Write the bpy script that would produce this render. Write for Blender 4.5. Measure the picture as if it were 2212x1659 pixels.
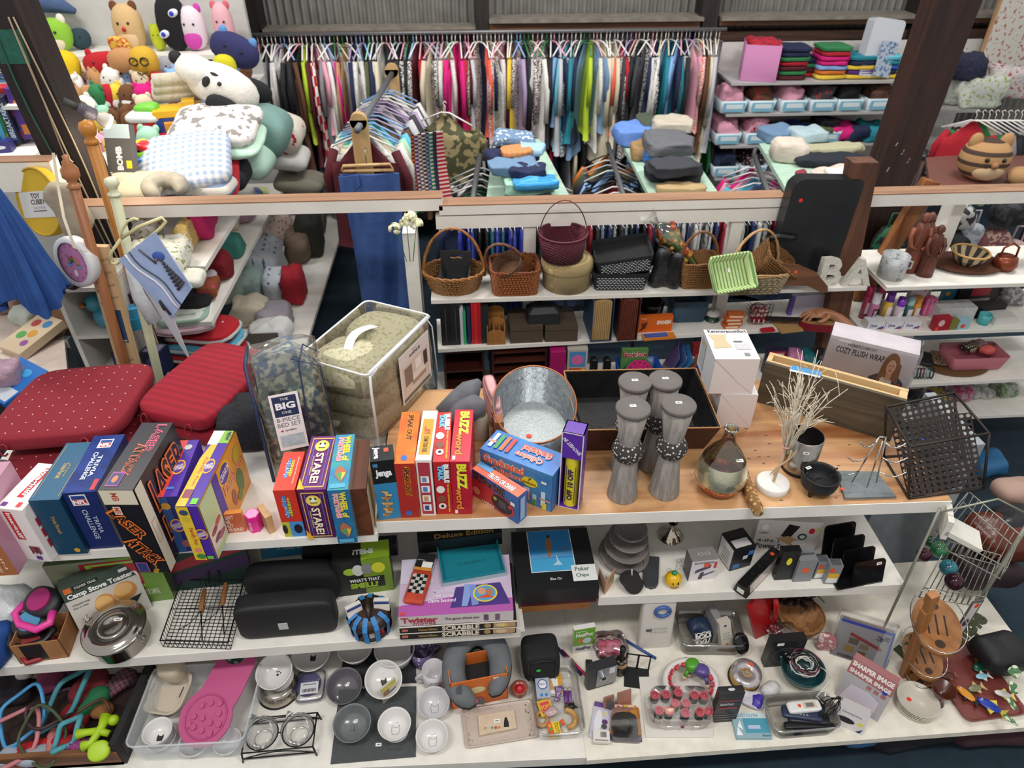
import bpy,random
from math import*
from mathutils import Vector,Matrix,noise
for o in list(bpy.data.objects):bpy.data.objects.remove(o)
SC=bpy.context.scene
COL=SC.collection
RN=random.Random(11)
V=Vector
CH,FPX,PITCH,YAW=2.9,1533.0,radians(36.5),radians(3.5)
FW=V((sin(YAW)*cos(PITCH),cos(YAW)*cos(PITCH),-sin(PITCH)))
RT=V((cos(YAW),-sin(YAW),0));UP=RT.cross(FW);CAMP=V((0,0,CH))
cd=bpy.data.cameras.new('camera');cam=bpy.data.objects.new('camera',cd);COL.objects.link(cam)
cam.matrix_world=Matrix.Translation(CAMP)@Matrix((RT,UP,-FW)).transposed().to_4x4()
cd.sensor_width=36;cd.lens=FPX/2212*36;cd.clip_start=.05
cd.dof.use_dof=True;cd.dof.focus_distance=2.65;cd.dof.aperture_fstop=2.6
SC.camera=cam
SC.view_settings.view_transform='Standard';SC.view_settings.look='None';SC.view_settings.gamma=1
SC.view_settings.use_curve_mapping=False;SC.view_settings.exposure=0.0
w=bpy.data.worlds.new('world');SC.world=w;w.use_nodes=True
w.node_tree.nodes['Background'].inputs[0].default_value=(1,.985,.96,1)
w.node_tree.nodes['Background'].inputs[1].default_value=0.58
def lamp(x,y,z,sx,sy,e,rz=0,col=(1,.97,.93),tilt=0):
 l=bpy.data.lights.new('ceiling_lamp','AREA');l.shape='RECTANGLE';l.size=sx;l.size_y=sy;l.energy=e;l.color=col
 o=bpy.data.objects.new('ceiling_lamp',l);COL.objects.link(o);o.location=(x,y,z);o.rotation_euler=(tilt,0,rz)
for x,y,e in((-1.5,.2,62),(1.3,.2,62),(-2.4,3.9,80),(.4,4.2,80),(3.0,4.0,60)):
 lamp(x,y,4.4,1.3,.35,e)
def ray(px,py):return FW*FPX+RT*(px-1106)+UP*(829.5-py)
def on(px,py,z):d=ray(px,py);return CAMP+d*((z-CH)/d.z)
def ony(px,py,y):d=ray(px,py);return CAMP+d*(y/d.y)
def proj(p):
 v=V(p)-CAMP;D=v.dot(FW);return FPX*v.dot(RT)/D+1106,829.5-FPX*v.dot(UP)/D,D
def mpp(p):return proj(p)[2]/FPX
def solve(fn,lo,hi):
 a=fn(lo)
 for _ in range(40):
  m=(lo+hi)/2
  if(fn(m)>0)==(a>0):lo=m
  else:hi=m
 return(lo+hi)/2
MC={}
def lin(h):
 if not isinstance(h,str):return h
 h=h.lstrip('#');c=[int(h[i:i+2],16)/255 for i in(0,2,4)]
 return tuple(((x+.055)/1.055)**2.4 if x>.04 else x/12.92 for x in c)
def mat(c='cccccc',r=.55,m=0.,k=None,c2=None,s=1.,b=0.,t=.5,ax=2):
 """k: pattern kind, c2 second colour, s scale, b bump, t threshold, ax axis"""
 key=(c,r,m,k,c2,s,b,t,ax)
 if key in MC:return MC[key]
 M=bpy.data.materials.new((k or 'plain')+'_'+str(c));M.use_nodes=True;N=M.node_tree.nodes;L=M.node_tree.links
 P=N['Principled BSDF'];out=N['Material Output'];MC[key]=M
 c1=(*lin(c),1);P.inputs['Base Color'].default_value=c1;P.inputs['Roughness'].default_value=r;P.inputs['Metallic'].default_value=m
 def node(t_,**kw):
  n=N.new(t_)
  for a,v_ in kw.items():
   if hasattr(n,a):setattr(n,a,v_)
   else:n.inputs[a.replace('_',' ')].default_value=v_
  return n
 if k in('clear','glass'):
  N.remove(P);tr=node('ShaderNodeBsdfTransparent');gl=node('ShaderNodeBsdfGlossy',Roughness=r)
  tr.inputs[0].default_value=c1;gl.inputs[0].default_value=(1,1,1,1)
  lw=node('ShaderNodeLayerWeight',Blend=.35);mx=node('ShaderNodeMixShader')
  ma=node('ShaderNodeMath',operation='MULTIPLY_ADD');ma.inputs[1].default_value=.75;ma.inputs[2].default_value=t*.2
  L.new(lw.outputs['Fresnel'],ma.inputs[0]);L.new(ma.outputs[0],mx.inputs[0]);L.new(tr.outputs[0],mx.inputs[1]);L.new(gl.outputs[0],mx.inputs[2])
  if b:
   tc=node('ShaderNodeTexCoord');nz=node('ShaderNodeTexNoise',Scale=s);bp=node('ShaderNodeBump',Strength=b,Distance=.02)
   L.new(tc.outputs['Object'],nz.inputs['Vector']);L.new(nz.outputs['Fac'],bp.inputs['Height']);L.new(bp.outputs[0],gl.inputs['Normal'])
  L.new(mx.outputs[0],out.inputs[0]);return M
 if k=='frost':
  P.inputs['Alpha'].default_value=t;return M
 if k=='emit':
  P.inputs['Emission Color'].default_value=c1;P.inputs['Emission Strength'].default_value=s;return M
 if k is None and not b:return M
 tc=node('ShaderNodeTexCoord');src=tc.outputs['Object'];h=None
 mp=node('ShaderNodeMapping');mp.inputs['Scale'].default_value=(s,s,s);L.new(src,mp.inputs[0]);v=mp.outputs[0]
 C2=(*lin(c2 or c),1);fac=None
 def math(op,a,b_=None,c_=None):
  n=node('ShaderNodeMath',operation=op)
  for i,q in enumerate((a,b_,c_)):
   if q is None:continue
   if isinstance(q,(int,float)):n.inputs[i].default_value=q
   else:L.new(q,n.inputs[i])
  return n.outputs[0]
 if k in('wood','woody'):
  sc=[10,10,10];sc[ax]=.8;mp.inputs['Scale'].default_value=[q*s for q in sc]
  nz=node('ShaderNodeTexNoise',Scale=1.6,Detail=6.,Distortion=1.2);L.new(v,nz.inputs['Vector'])
  fac=math('MULTIPLY_ADD',nz.outputs['Fac'],3.2,-1.1)
 elif k in('stripe','stripes'):
  sp=node('ShaderNodeSeparateXYZ');L.new(v,sp.inputs[0])
  fr=math('FRACT',sp.outputs[ax]);fac=math('GREATER_THAN',fr,t)
 elif k=='plaid':
  sp=node('ShaderNodeSeparateXYZ');L.new(v,sp.inputs[0]);a_,b_=[i for i in range(3)if i!=ax]
  f1=math('GREATER_THAN',math('FRACT',sp.outputs[a_]),t);f2=math('GREATER_THAN',math('FRACT',sp.outputs[b_]),t)
  fac=math('MULTIPLY',math('ADD',f1,f2),.5)
 elif k=='check':
  ck=node('ShaderNodeTexChecker',Scale=1.);L.new(v,ck.inputs[0]);fac=ck.outputs['Fac']
 elif k in('dots','holes'):
  vo=node('ShaderNodeTexVoronoi',Scale=1.);vo.inputs['Randomness'].default_value=0. if k=='dots' else .9;vo.voronoi_dimensions='2D' if k=='dots' and ax==2 else '3D'
  L.new(v,vo.inputs['Vector']);fac=math('LESS_THAN',vo.outputs['Distance'],t)
 elif k=='weave':
  sp=node('ShaderNodeSeparateXYZ');L.new(v,sp.inputs[0])
  if ax==2:u=math('ADD',sp.outputs[0],sp.outputs[1])
  else:u=sp.outputs[1]
  w1=math('SINE',math('MULTIPLY',u,6.283));w2=math('SINE',math('MULTIPLY',sp.outputs[2]if ax==2 else sp.outputs[0],6.283*1.7))
  h=math('MULTIPLY',w1,w2);fac=math('MULTIPLY_ADD',h,.5,t)
 elif k=='rings':
  wv=node('ShaderNodeTexWave',Scale=1.,Distortion=t);wv.bands_direction='XYZ'[ax];L.new(v,wv.inputs['Vector']);fac=wv.outputs['Fac'];h=fac
 elif k=='speck':
  nz=node('ShaderNodeTexNoise',Scale=8.,Detail=2.);L.new(v,nz.inputs['Vector']);fac=math('GREATER_THAN',nz.outputs['Fac'],t)
 elif k=='camo':
  nz=node('ShaderNodeTexNoise',Scale=8.,Detail=1.);L.new(v,nz.inputs['Vector']);fac=math('MULTIPLY_ADD',nz.outputs['Fac'],6.,-2.6)
 else:
  nz=node('ShaderNodeTexNoise',Scale=6.,Detail=4.);L.new(v,nz.inputs['Vector']);fac=math('MULTIPLY_ADD',nz.outputs['Fac'],2.,-.5)
 if c2:
  mx=node('ShaderNodeMix',data_type='RGBA');cl=math('MINIMUM',math('MAXIMUM',fac,0.),1.)
  L.new(cl,mx.inputs[0]);mx.inputs[6].default_value=c1;mx.inputs[7].default_value=C2;L.new(mx.outputs[2],P.inputs['Base Color'])
 if b:
  bp=node('ShaderNodeBump',Strength=min(1,abs(b)),Distance=.006)
  if h is None:
   nz=node('ShaderNodeTexNoise',Scale=9.,Detail=4.);L.new(v,nz.inputs['Vector']);h=nz.outputs['Fac']if k not in('wood',)else fac
  L.new(h,bp.inputs['Height']);L.new(bp.outputs[0],P.inputs['Normal'])
 return M
def asmat(c):return c if isinstance(c,bpy.types.Material)else mat(c)
I4=Matrix.Identity(4)
def TR(x=0,y=0,z=0):return Matrix.Translation((x,y,z))
def RO(a,ax='Z'):return Matrix.Rotation(radians(a),4,ax)
def SCL(x,y=None,z=None):return Matrix.Diagonal((x,y if y is not None else x,z if z is not None else x,1))
TXC={}
def textmesh(s,off=.0):
 if(s,off)in TXC:return TXC[(s,off)]
 cu=bpy.data.curves.new('t','FONT');cu.body=s;cu.size=1;cu.offset=off;cu.resolution_u=2;cu.space_line=.9
 cu.align_x='CENTER'
 o=bpy.data.objects.new('t',cu);me=o.to_mesh()
 vs=[tuple(v.co)for v in me.vertices];fs=[tuple(p.vertices)for p in me.polygons]
 o.to_mesh_clear();bpy.data.objects.remove(o);bpy.data.curves.remove(cu)
 if not vs:vs=[(0,0,0),(1,0,0),(0,1,0)];fs=[(0,1,2)]
 x0=min(v[0]for v in vs);x1=max(v[0]for v in vs);y0=min(v[1]for v in vs);y1=max(v[1]for v in vs)
 vs=[((v[0]-x0)/(x1-x0)-.5,(v[1]-y0)/max(1e-6,y1-y0)-.5,0)for v in vs]
 TXC[(s,off)]=(vs,fs);return vs,fs
class MB:
 def __init__(s):s.v=[];s.f=[];s.mi=[];s.sm=[];s.ms=[];s.T=I4
 def add(s,vs,fs,m,T=I4,sm=False):
  m=asmat(m)
  if m not in s.ms:s.ms.append(m)
  k=s.ms.index(m);n=len(s.v);A=s.T@T
  s.v+=[A@V(q)for q in vs];s.f+=[[n+i for i in f]for f in fs];s.mi+=[k]*len(fs);s.sm+=[sm]*len(fs);return s
 def box(s,x0,y0,z0,x1,y1,z1,m,T=I4):
  vs=[(x,y,z)for z in(z0,z1)for y in(y0,y1)for x in(x0,x1)]
  return s.add(vs,[(0,2,3,1),(4,5,7,6),(0,1,5,4),(2,6,7,3),(0,4,6,2),(1,3,7,5)],m,T)
 def cbox(s,cx,cy,z0,sx,sy,sz,m,T=I4):return s.box(cx-sx/2,cy-sy/2,z0,cx+sx/2,cy+sy/2,z0+sz,m,T)
 def taper(s,z0,z1,a,b_,m,T=I4,cap=True,r=.0,seg=3,th=0,sm=True):
  """rounded-rect frustum: a=(sx,sy) at z0, b_ at z1; th>0 makes an open tray with wall thickness"""
  def ring(sx,sy,z,rr):
   rr=max(.0005,min(rr,sx/2-.0006,sy/2-.0006));out=[]
   for qx,qy,a0 in((1,1,0),(-1,1,90),(-1,-1,180),(1,-1,270)):
    for i in range(seg+1):
     an=radians(a0+90*i/seg);out.append((qx*(sx/2-rr)+rr*cos(an),qy*(sy/2-rr)+rr*sin(an),z))
   return out
  rs=[ring(*a,z0,r),ring(*b_,z1,r)]
  if th:rs+=[ring(b_[0]-2*th,b_[1]-2*th,z1,r-th/2),ring(a[0]-2*th,a[1]-2*th,z0+th,r-th/2)]
  n=len(rs[0]);vs=[p for q in rs for p in q];fs=[]
  for j in range(len(rs)-1):
   fs+=[(j*n+i,j*n+(i+1)%n,(j+1)*n+(i+1)%n,(j+1)*n+i)for i in range(n)]
  s.add(vs,fs,m,T,sm and r>.004)
  e=(len(rs)-1)*n
  s.add([vs[i]for i in range(n)][::-1],[tuple(range(n))],m,T)
  if cap:s.add(vs[e:e+n],[tuple(range(n))],m,T)
  return s
 def lathe(s,pr,m,T=I4,seg=24,sm=True,sx=1,sy=1,wob=0):
  vs=[];fs=[];n=len(pr)
  for r,z in pr:
   for i in range(seg):
    a=2*pi*i/seg;q=1+wob*sin(a*seg/2)*(1 if r>0 else 0);vs.append((r*q*cos(a)*sx,r*q*sin(a)*sy,z))
  for j in range(n-1):
   for i in range(seg):fs.append((j*seg+i,j*seg+(i+1)%seg,(j+1)*seg+(i+1)%seg,(j+1)*seg+i))
  return s.add(vs,fs,m,T,sm)
 def disc(s,r,m,T=I4,seg=20,ry=None):return s.add([(r*cos(2*pi*i/seg),(ry or r)*sin(2*pi*i/seg),0)for i in range(seg)],[tuple(range(seg))],m,T)
 def cyl(s,r,z0,z1,m,T=I4,seg=20,r2=None):return s.lathe([(r,z0),(r2 or r,z1)],m,T,seg).disc(r2 or r,m,T@TR(0,0,z1),seg).add([(r*cos(-2*pi*i/seg),r*sin(-2*pi*i/seg),z0)for i in range(seg)],[tuple(range(seg))],m,T)
 def tube(s,pts,r,m,T=I4,seg=6,closed=False,rr=None):
  pts=[V(p)for p in pts];n=len(pts);vs=[];fs=[];pn=None
  for i,p in enumerate(pts):
   a=pts[(i-1)%n]if(i or closed)else p;c=pts[(i+1)%n]if(i<n-1 or closed)else p
   t=(c-a)
   if t.length<1e-9:t=V((0,0,1))
   t.normalize()
   if pn is None:pn=t.orthogonal().normalized()
   else:
    pn=pn-t*pn.dot(t)
    pn=pn.normalized()if pn.length>1e-6 else t.orthogonal().normalized()
   bn=t.cross(pn);q=rr[i]if rr else r
   vs+=[p+pn*(q*cos(2*pi*j/seg))+bn*(q*sin(2*pi*j/seg))for j in range(seg)]
  for i in range(n if closed else n-1):
   for j in range(seg):fs.append((i*seg+j,i*seg+(j+1)%seg,((i+1)%n)*seg+(j+1)%seg,((i+1)%n)*seg+j))
  if not closed:fs+=[tuple(range(seg))[::-1],tuple((n-1)*seg+j for j in range(seg))]
  return s.add(vs,fs,m,T,True)
 def bar(s,a,b_,r,m,T=I4):return s.tube([a,b_],r,m,T,4)
 def prism(s,poly,z0,z1,m,T=I4,sm=False):
  n=len(poly);vs=[(x,y,z0)for x,y in poly]+[(x,y,z1)for x,y in poly]
  s.add(vs,[(i,(i+1)%n,n+(i+1)%n,n+i)for i in range(n)],m,T,sm)
  return s.add(vs,[tuple(range(n))[::-1],tuple(range(n,2*n))],m,T)
 def soft(s,sx,sy,sz,m,T=I4,e=.5,ez=.7,nu=24,nv=10,w=0.,ws=6.,seed=0.,flat=0):
  """super-ellipsoid with wrinkles; base at z=0"""
  vs=[];fs=[]
  sg=lambda q,k_:copysign(abs(q)**k_,q)
  for j in range(nv+1):
   ph=-pi/2+pi*j/nv
   for i in range(nu):
    th=2*pi*i/nu;x=sg(cos(ph),ez)*sg(cos(th),e);y=sg(cos(ph),ez)*sg(sin(th),e);z=sg(sin(ph),ez)
    p=V((x*sx/2,y*sy/2,z*sz/2))
    if w:p+=V((x,y,z if not(flat and z<0)else 0))*(w*noise.noise(p*ws+V((seed,seed*1.7,0))))
    p.z=max(p.z,-sz/2)+sz/2;vs.append(p)
  for j in range(nv):
   for i in range(nu):fs.append((j*nu+i,j*nu+(i+1)%nu,(j+1)*nu+(i+1)%nu,(j+1)*nu+i))
  return s.add(vs,fs,m,T,True)
 def ball(s,r,m,T=I4,sx=1,sy=1,sz=1,nu=16,nv=10):return s.soft(2*r*sx,2*r*sy,2*r*sz,m,T@TR(0,0,-r*sz),1,1,nu,nv)
 def grid(s,fn,nu,nv,m,T=I4,sm=True,th=0):
  vs=[V(fn(i/nu,j/nv))for j in range(nv+1)for i in range(nu+1)]
  fs=[(j*(nu+1)+i,j*(nu+1)+i+1,(j+1)*(nu+1)+i+1,(j+1)*(nu+1)+i)for j in range(nv)for i in range(nu)]
  s.add(vs,fs,m,T,sm)
  if th:
   n=len(vs);nn=[]
   for j in range(nv+1):
    for i in range(nu+1):
     a=vs[j*(nu+1)+min(i+1,nu)]-vs[j*(nu+1)+max(i-1,0)];b_=vs[min(j+1,nv)*(nu+1)+i]-vs[max(j-1,0)*(nu+1)+i]
     c_=a.cross(b_);nn.append(c_.normalized()if c_.length>1e-12 else V((0,0,1)))
   v2=[p-q*th for p,q in zip(vs,nn)]
   s.add(v2,[f[::-1]for f in fs],m,T,sm)
   ed=[j*(nu+1)for j in range(nv+1)];ed2=[j*(nu+1)+nu for j in range(nv+1)];e3=list(range(nu+1));e4=[nv*(nu+1)+i for i in range(nu+1)]
   for E_ in(ed,ed2,e3,e4):
    s.add([vs[i]for i in E_]+[v2[i]for i in E_],[(i,i+1,len(E_)+i+1,len(E_)+i)for i in range(len(E_)-1)],m,T)
  return s
 def text(s,st,w_,h_,m,T=I4,off=.0):
  vs,fs=textmesh(st,off);return s.add(vs,fs,m,T@SCL(w_,h_,1))
 def quad(s,w_,h_,m,T=I4):return s.add([(-w_/2,-h_/2,0),(w_/2,-h_/2,0),(w_/2,h_/2,0),(-w_/2,h_/2,0)],[(0,1,2,3)],m,T)
 def obj(s,name,parent=None):
  me=bpy.data.meshes.new(name);me.from_pydata([tuple(q)for q in s.v],[],s.f)
  for m in s.ms:me.materials.append(m)
  me.polygons.foreach_set('material_index',s.mi);me.polygons.foreach_set('use_smooth',s.sm);me.update()
  o=bpy.data.objects.new(name,me);COL.objects.link(o)
  if parent:o.parent=parent
  return o
def tag(o,label=None,cat=None,group=None,kind=None):
 if label:o['label']=label
 if cat:o['category']=cat
 if group:o['group']=group
 if kind:o['kind']=kind
 return o
def thing(name,label,cat,loc,rz=0,group=None):
 o=bpy.data.objects.new(name,None);COL.objects.link(o);o.empty_display_size=.05
 o.matrix_world=TR(*loc)@(RO(rz)if not isinstance(rz,Matrix)else rz);return tag(o,label,cat,group)
def one(mb,name,label,cat,loc=(0,0,0),rz=0,group=None,kind=None):
 o=mb.obj(name);o.matrix_world=TR(*loc)@(RO(rz)if not isinstance(rz,Matrix)else rz);return tag(o,label,cat,group,kind)
def struct(mb,name):return tag(mb.obj(name),kind='structure')
def dup(root,loc,rz=0,label=None,group=None):
 def cp(o,par):
  c=o.copy();COL.objects.link(c)
  if par:c.parent=par;c.matrix_parent_inverse=o.matrix_parent_inverse.copy();c.matrix_basis=o.matrix_basis.copy()
  for ch in[q for q in bpy.data.objects if q.parent==o]:cp(ch,c)
  return c
 r=cp(root,None);r.matrix_world=TR(*loc)@(RO(rz)if not isinstance(rz,Matrix)else rz);return tag(r,label,None,group)
def fit(z,bl,br,ty,by):
 """front-bottom-left / right pixels on plane z, pixel row of top-front-left and top-back-left -> origin, angle, w, d, h"""
 a=on(*bl,z);b=on(*br,z);u=(b-a);w_=u.length;u.normalize();n=V((-u.y,u.x,0))
 h=solve(lambda q:proj(a+V((0,0,q)))[1]-ty,.002,1.5)if ty else .1
 d=solve(lambda q:proj(a+V((0,0,h))+n*q)[1]-by,.002,2.)if by else .1
 return a,degrees(atan2(u.y,u.x)),w_,d,h
def face(F,w_,d,h):
 return{'F':(Matrix(((1,0,0,0),(0,0,-1,0),(0,1,0,0),(0,0,0,1))),w_,h),
   'T':(TR(0,0,h),w_,d),
   'R':(TR(w_,0,0)@Matrix(((0,0,1,0),(1,0,0,0),(0,1,0,0),(0,0,0,1))),d,h),
   'L':(TR(0,d,0)@Matrix(((0,0,-1,0),(-1,0,0,0),(0,1,0,0),(0,0,0,1))),d,h)}[F]
def decals(mb,D,w_,d,h):
 """(face,'r',u0,v0,u1,v1,col) rect; (face,'o',u,v,rx_fraction_of_width,ry_fraction_of_height,col) disc; (face,'t',u0,v0,u1,v1,col,'text',rot,bold); (face,'p',[(u,v)..],col) polygon"""
 base=mb.T;kn=0
 for q in D:
  kn+=1;A,fw_,fh=face(q[0],w_,d,h);Z=TR(0,0,.0003+.00022*kn)
  if q[1]=='r':mb.quad((q[4]-q[2])*fw_,(q[5]-q[3])*fh,q[6],A@Z@TR((q[2]+q[4])/2*fw_,(q[3]+q[5])/2*fh))
  elif q[1]=='o':mb.disc(q[4]*fw_,q[6],A@Z@TR(q[2]*fw_,q[3]*fh),18,q[5]*fh)
  elif q[1]=='p':mb.add([(u*fw_,v*fh,0)for u,v in q[2]],[tuple(range(len(q[2])))],q[3],A@Z)
  elif q[1]=='t':
   rot=q[8]if len(q)>8 else 0;off=q[9]if len(q)>9 else .0
   W_=(q[4]-q[2])*fw_;H_=(q[5]-q[3])*fh
   if rot%180:W_,H_=H_,W_
   mb.text(q[7],W_,H_,q[6],A@Z@TR((q[2]+q[4])/2*fw_,(q[3]+q[5])/2*fh)@RO(rot),off)
def tx(F,u0,v0,u1,v1,col,s,rot=0,off=.02,ol=None):
 out=[]
 if ol:out.append((F,'t',u0,v0,u1,v1,ol,s,rot,off+.05))
 return out+[(F,'t',u0,v0,u1,v1,col,s,rot,off)]
def sticker(mb,x,y,z,T=I4,col='f2f2ee',r=None,w_=.022,h_=.013):
 if r:mb.disc(r,col,T@TR(x,y,z),16)
 else:mb.quad(w_,h_,col,T@TR(x,y,z)).quad(w_*.6,h_*.25,'555555',T@TR(x,y,z+.0002))
def pbox(name,label,cat,z,bl,br,ty,by,col,D=(),sides=None,group=None,w_=None,d=None,h=None,tilt=None,edge=None):
 """printed cardboard box standing on plane z; sides: dict face->colour; returns object"""
 a,an,W_,D_,H_=fit(z,bl,br,ty,by);W_=w_ or W_;D_=d or D_;H_=h or H_
 mb=MB();cm=asmat(col)if not isinstance(col,str)else mat(col,.35)
 mb.box(0,0,0,W_,D_,H_,cm)
 DD=[(f,'r',.0,.0,1,1,c if not isinstance(c,str)else mat(c,.35))for f,c in(sides or{}).items()]
 mx=[]
 for q in list(DD)+list(D):
  q=list(q)
  for i,e in enumerate(q):
   if isinstance(e,str)and len(e)==6 and i>1 and not(q[1]=='t' and i==7):
    q[i]=mat(e,.4)
  mx.append(tuple(q))
 decals(mb,mx,W_,D_,H_)
 Mx=RO(an)
 if tilt:Mx=Mx@tilt
 o=one(mb,name,label,cat,(a.x,a.y,z),Mx,group);return o
WHITE=mat('ebe8e1',.5,0,'x','dedad2',1.2,.1)
CHIP=mat('edeae2',.5,0,'x','dfdbd2',2.5,.25)
mb=MB();mb.box(-6,-1,-.1,8,9,0,mat('142632',.9,0,'x','1b303d',2,.3));struct(mb,'floor')
cor=mat('8d8c88',.55,.25,'x','74726c',1.2,.1)
mb=MB();YB=6.75
mb.grid(lambda u,v:(-5+12*u,YB+.018*sin(u*12/.068*2*pi),4.6*v),1400,1,cor);struct(mb,'wall_back')
dark=mat('2a2120',.6,0,'wood','191413',1,.3)
brn=mat('7a5136',.65,0,'wood','4b3122',1,.3,ax=0)
def wx(px,y,py=60):return ony(px,py,y).x
for px0,px1 in((528,566),(1027,1056),(1508,1545),(1965,2000)):
 m_=MB();m_.box(wx(px0,6.6,30),6.5,0,wx(px1,6.6,30),6.7,4.6,dark);struct(m_,'wall_back_column')
def zz(py,y,px=1300):return ony(px,py,y).z
m_=MB()
gry=mat('8c857a',.7,0,'x','6d675f',2,.2)
m_.box(wx(566,6.6),6.5,zz(66,6.55),wx(1027,6.6),6.7,zz(58,6.55),brn).box(wx(566,6.6),6.5,zz(58,6.55),wx(1027,6.6),6.72,zz(57,6.55)+.012,gry)
m_.box(wx(1056,6.6),6.5,zz(60,6.55),wx(1508,6.6),6.7,zz(44,6.55),brn).box(wx(1056,6.6),6.46,zz(44,6.55),wx(1508,6.6),6.72,zz(42,6.55)+.02,gry)
m_.box(wx(1545,6.6),6.5,zz(56,6.55),5.5,6.7,zz(44,6.55),brn).box(wx(1545,6.6),6.46,zz(44,6.55),5.5,6.72,zz(42,6.55)+.02,gry)
m_.box(wx(1545,6.6),6.55,zz(92,6.55),5.5,6.7,zz(72,6.55),mat('54372a',.65,0,'wood','35231c',1,.3,ax=0));struct(m_,'trim_1')
railt=mat('a57f63',.6,0,'wood','8a674e',1,.2,ax=0);YR=3.28
def railseg(x0,y0,x1,y1,nm,th1=27):
 a=ony(x0,y0,YR);b=ony(x1,y1,YR);m_=MB();z=(a.z+b.z)/2
 k=mpp(a);m_.box(a.x,YR,z-th1*k*1.02,b.x,YR+.09,z,WHITE);m_.box(a.x,YR-.001,z,b.x,YR+.095,z+.006,railt);return m_,a.x,b.x,z
m_,ax0,ax1,az=railseg(140,447,955,431,'a');struct(m_,'trim_rail')
m_,bx0,bx1,bz=railseg(948,446,1700,428,'b',20)
m_.box(bx0-.02,YR+.005,bz-.12,bx1+.35,YR+.06,bz-.055,WHITE);struct(m_,'trim_rail')
m_,cx0,cx1,cz=railseg(1862,420,2400,412,'c',26);struct(m_,'trim_rail')
m_=MB()
postm=mat('2a1c19',.6,0,'wood','171010',1,.4)
p=on(118,200,2.2);xl=ony(60,200,3.62).x;xr=ony(150,200,3.62).x
m_.box(xl,3.55,0,xr,3.75,4.6,postm);LX=lambda z:-.07*(z-1.55)
for v in m_.v:v.x+=LX(v.z)
m_.box(xl+.02,3.546,2.16,xl+.15,3.5505,2.3,mat('1f5446',.8,0,'x','2a6a58',6,.4),TR(LX(2.2)))
o=struct(m_,'trim_post')
m_=MB()
rp=mat('b3a28a',.8)
for k_,(dx,cl,r_)in enumerate(((.05,'b3a28a',.004),(.075,'a8967c',.004),(.028,'a08c70',.0035),(-.035,'2a5a4a',.0045))):
 pts=[(xr+dx-.09+.016*sin(z*(2.5+k_)+k_*2)+LX(z),3.54,z)for z in[2.35-.13*i for i in range(12)]]
 m_.tube(pts,r_,mat(cl,.7))
one(m_,'cable','beige and green cables running down the dark left post','cable')
m_=MB()
rpost=mat('3b201a',.5,0,'wood','24130f',1,.3)
a0=ony(2075,0,3.75);a1=ony(1925,405,3.75)
d_=(a1-a0);e0=a0-d_*.9;e1=a1+d_*.62
k=mpp(a0);m_.add([],[],rpost)
wv=V((.125,0,0));yv=V((0,.15,0))
vs=[e1-wv*.72,e1+wv*.9,e1+wv*.9+yv,e1-wv*.72+yv,e0-wv,e0+wv*.9,e0+wv*.9+yv,e0-wv+yv]
m_.add(vs,[(0,3,2,1),(4,5,6,7),(0,1,5,4),(1,2,6,5),(2,3,7,6),(3,0,4,7)],rpost)
for i in range(7):
 q=a0.lerp(a1,.74+.04*(i%4))+V((-.06+.05*(i%3),-.002,-.01*i));m_.quad(.02,.006,'b9b0a4',TR(*q)@RO(90,'X')@RO(70))
struct(m_,'trim_post_brace')
m_=MB();b0=ony(1872,352,3.2);b1=ony(1826,600,3.2);bm=mat('6a442f',.6,0,'wood','4a2c1f',1,.3)
e1=b1+(b1-b0)*2.2;wv=V((.062,0,0));yv=V((0,.09,0))
vs=[e1-wv,e1+wv,e1+wv+yv,e1-wv+yv,b0-wv,b0+wv,b0+wv+yv,b0-wv+yv]
m_.add(vs,[(0,3,2,1),(4,5,6,7),(0,1,5,4),(1,2,6,5),(2,3,7,6),(3,0,4,7)],bm);struct(m_,'trim_post_short')
Z1,ZL,ZM,ZB=1.0,.97,.55,.22
ply=mat('cb9f70',.45,0,'wood','94592f',.5,.15,ax=0)
def slab(name,label,z,fl,fr,depth,th,top,front=None,cat='shelf',leg=None):
 a,an,w_,_,_=fit(z,fl,fr,None,None);m_=MB();m_.box(0,0,-th,w_,depth,0,front or WHITE)
 if top:m_.box(0,.004,-.004,w_,depth-.002,.0015,top)
 return one(m_,name,label,cat,(a.x,a.y,z),an),a,an,w_
SH1,a1,an1,w1=slab('display_counter_top','wooden counter top with white front board holding vases and boxes',Z1,(812,1129),(2057,1083),.78,.055,ply)
slab('display_shelf','white shelf at left holding board games and red cushions',ZL,(-160,1212),(814,1153),.95,.04,CHIP)
slab('display_shelf','white middle shelf at left holding toaster box, speaker case and games',ZM,(-160,1455),(1125,1359),.72,.05,CHIP)
slab('display_shelf','white middle shelf at right holding phone gadgets',ZM,(1294,1291),(1956,1263),.5,.05,CHIP)
slab('display_shelf','broad white bottom shelf of pet bowls and bins at left',ZB,(-160,1700),(1268,1637),.85,.05,CHIP)
cl=mat('ece8dc',.8,0,'x','d9d3c4',3,.5)
slab('display_shelf','bottom shelf at right covered with white cloth, holding electronics and kitchen things',ZB+.003,(1268,1643),(2330,1563),.8,.03,cl,cl)
def post(px,py,z,zt,w_=.04,d=.04,nm='shelf_post',lb='',m=WHITE):
 a=on(px,py,z);m_=MB();m_.box(0,0,0,w_,d,zt-z,m);return one(m_,nm,lb,'shelf post',(a.x,a.y,z),3)
post(1112,1366,ZM-.05,ZM-.049,.04,.3,'shelf_divider','white divider end at the right of the left middle shelf')
post(1945,1272,0,Z1-.056,.05,.36,'shelf_divider','grey-white end support of the counter at right',mat('9aa3a6',.6,0,'x','858e90',2,.2))
post(1105,1400,0,ZM-.05,.05,.3,'shelf_divider','white lower divider behind the neck pillow box')
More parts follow.
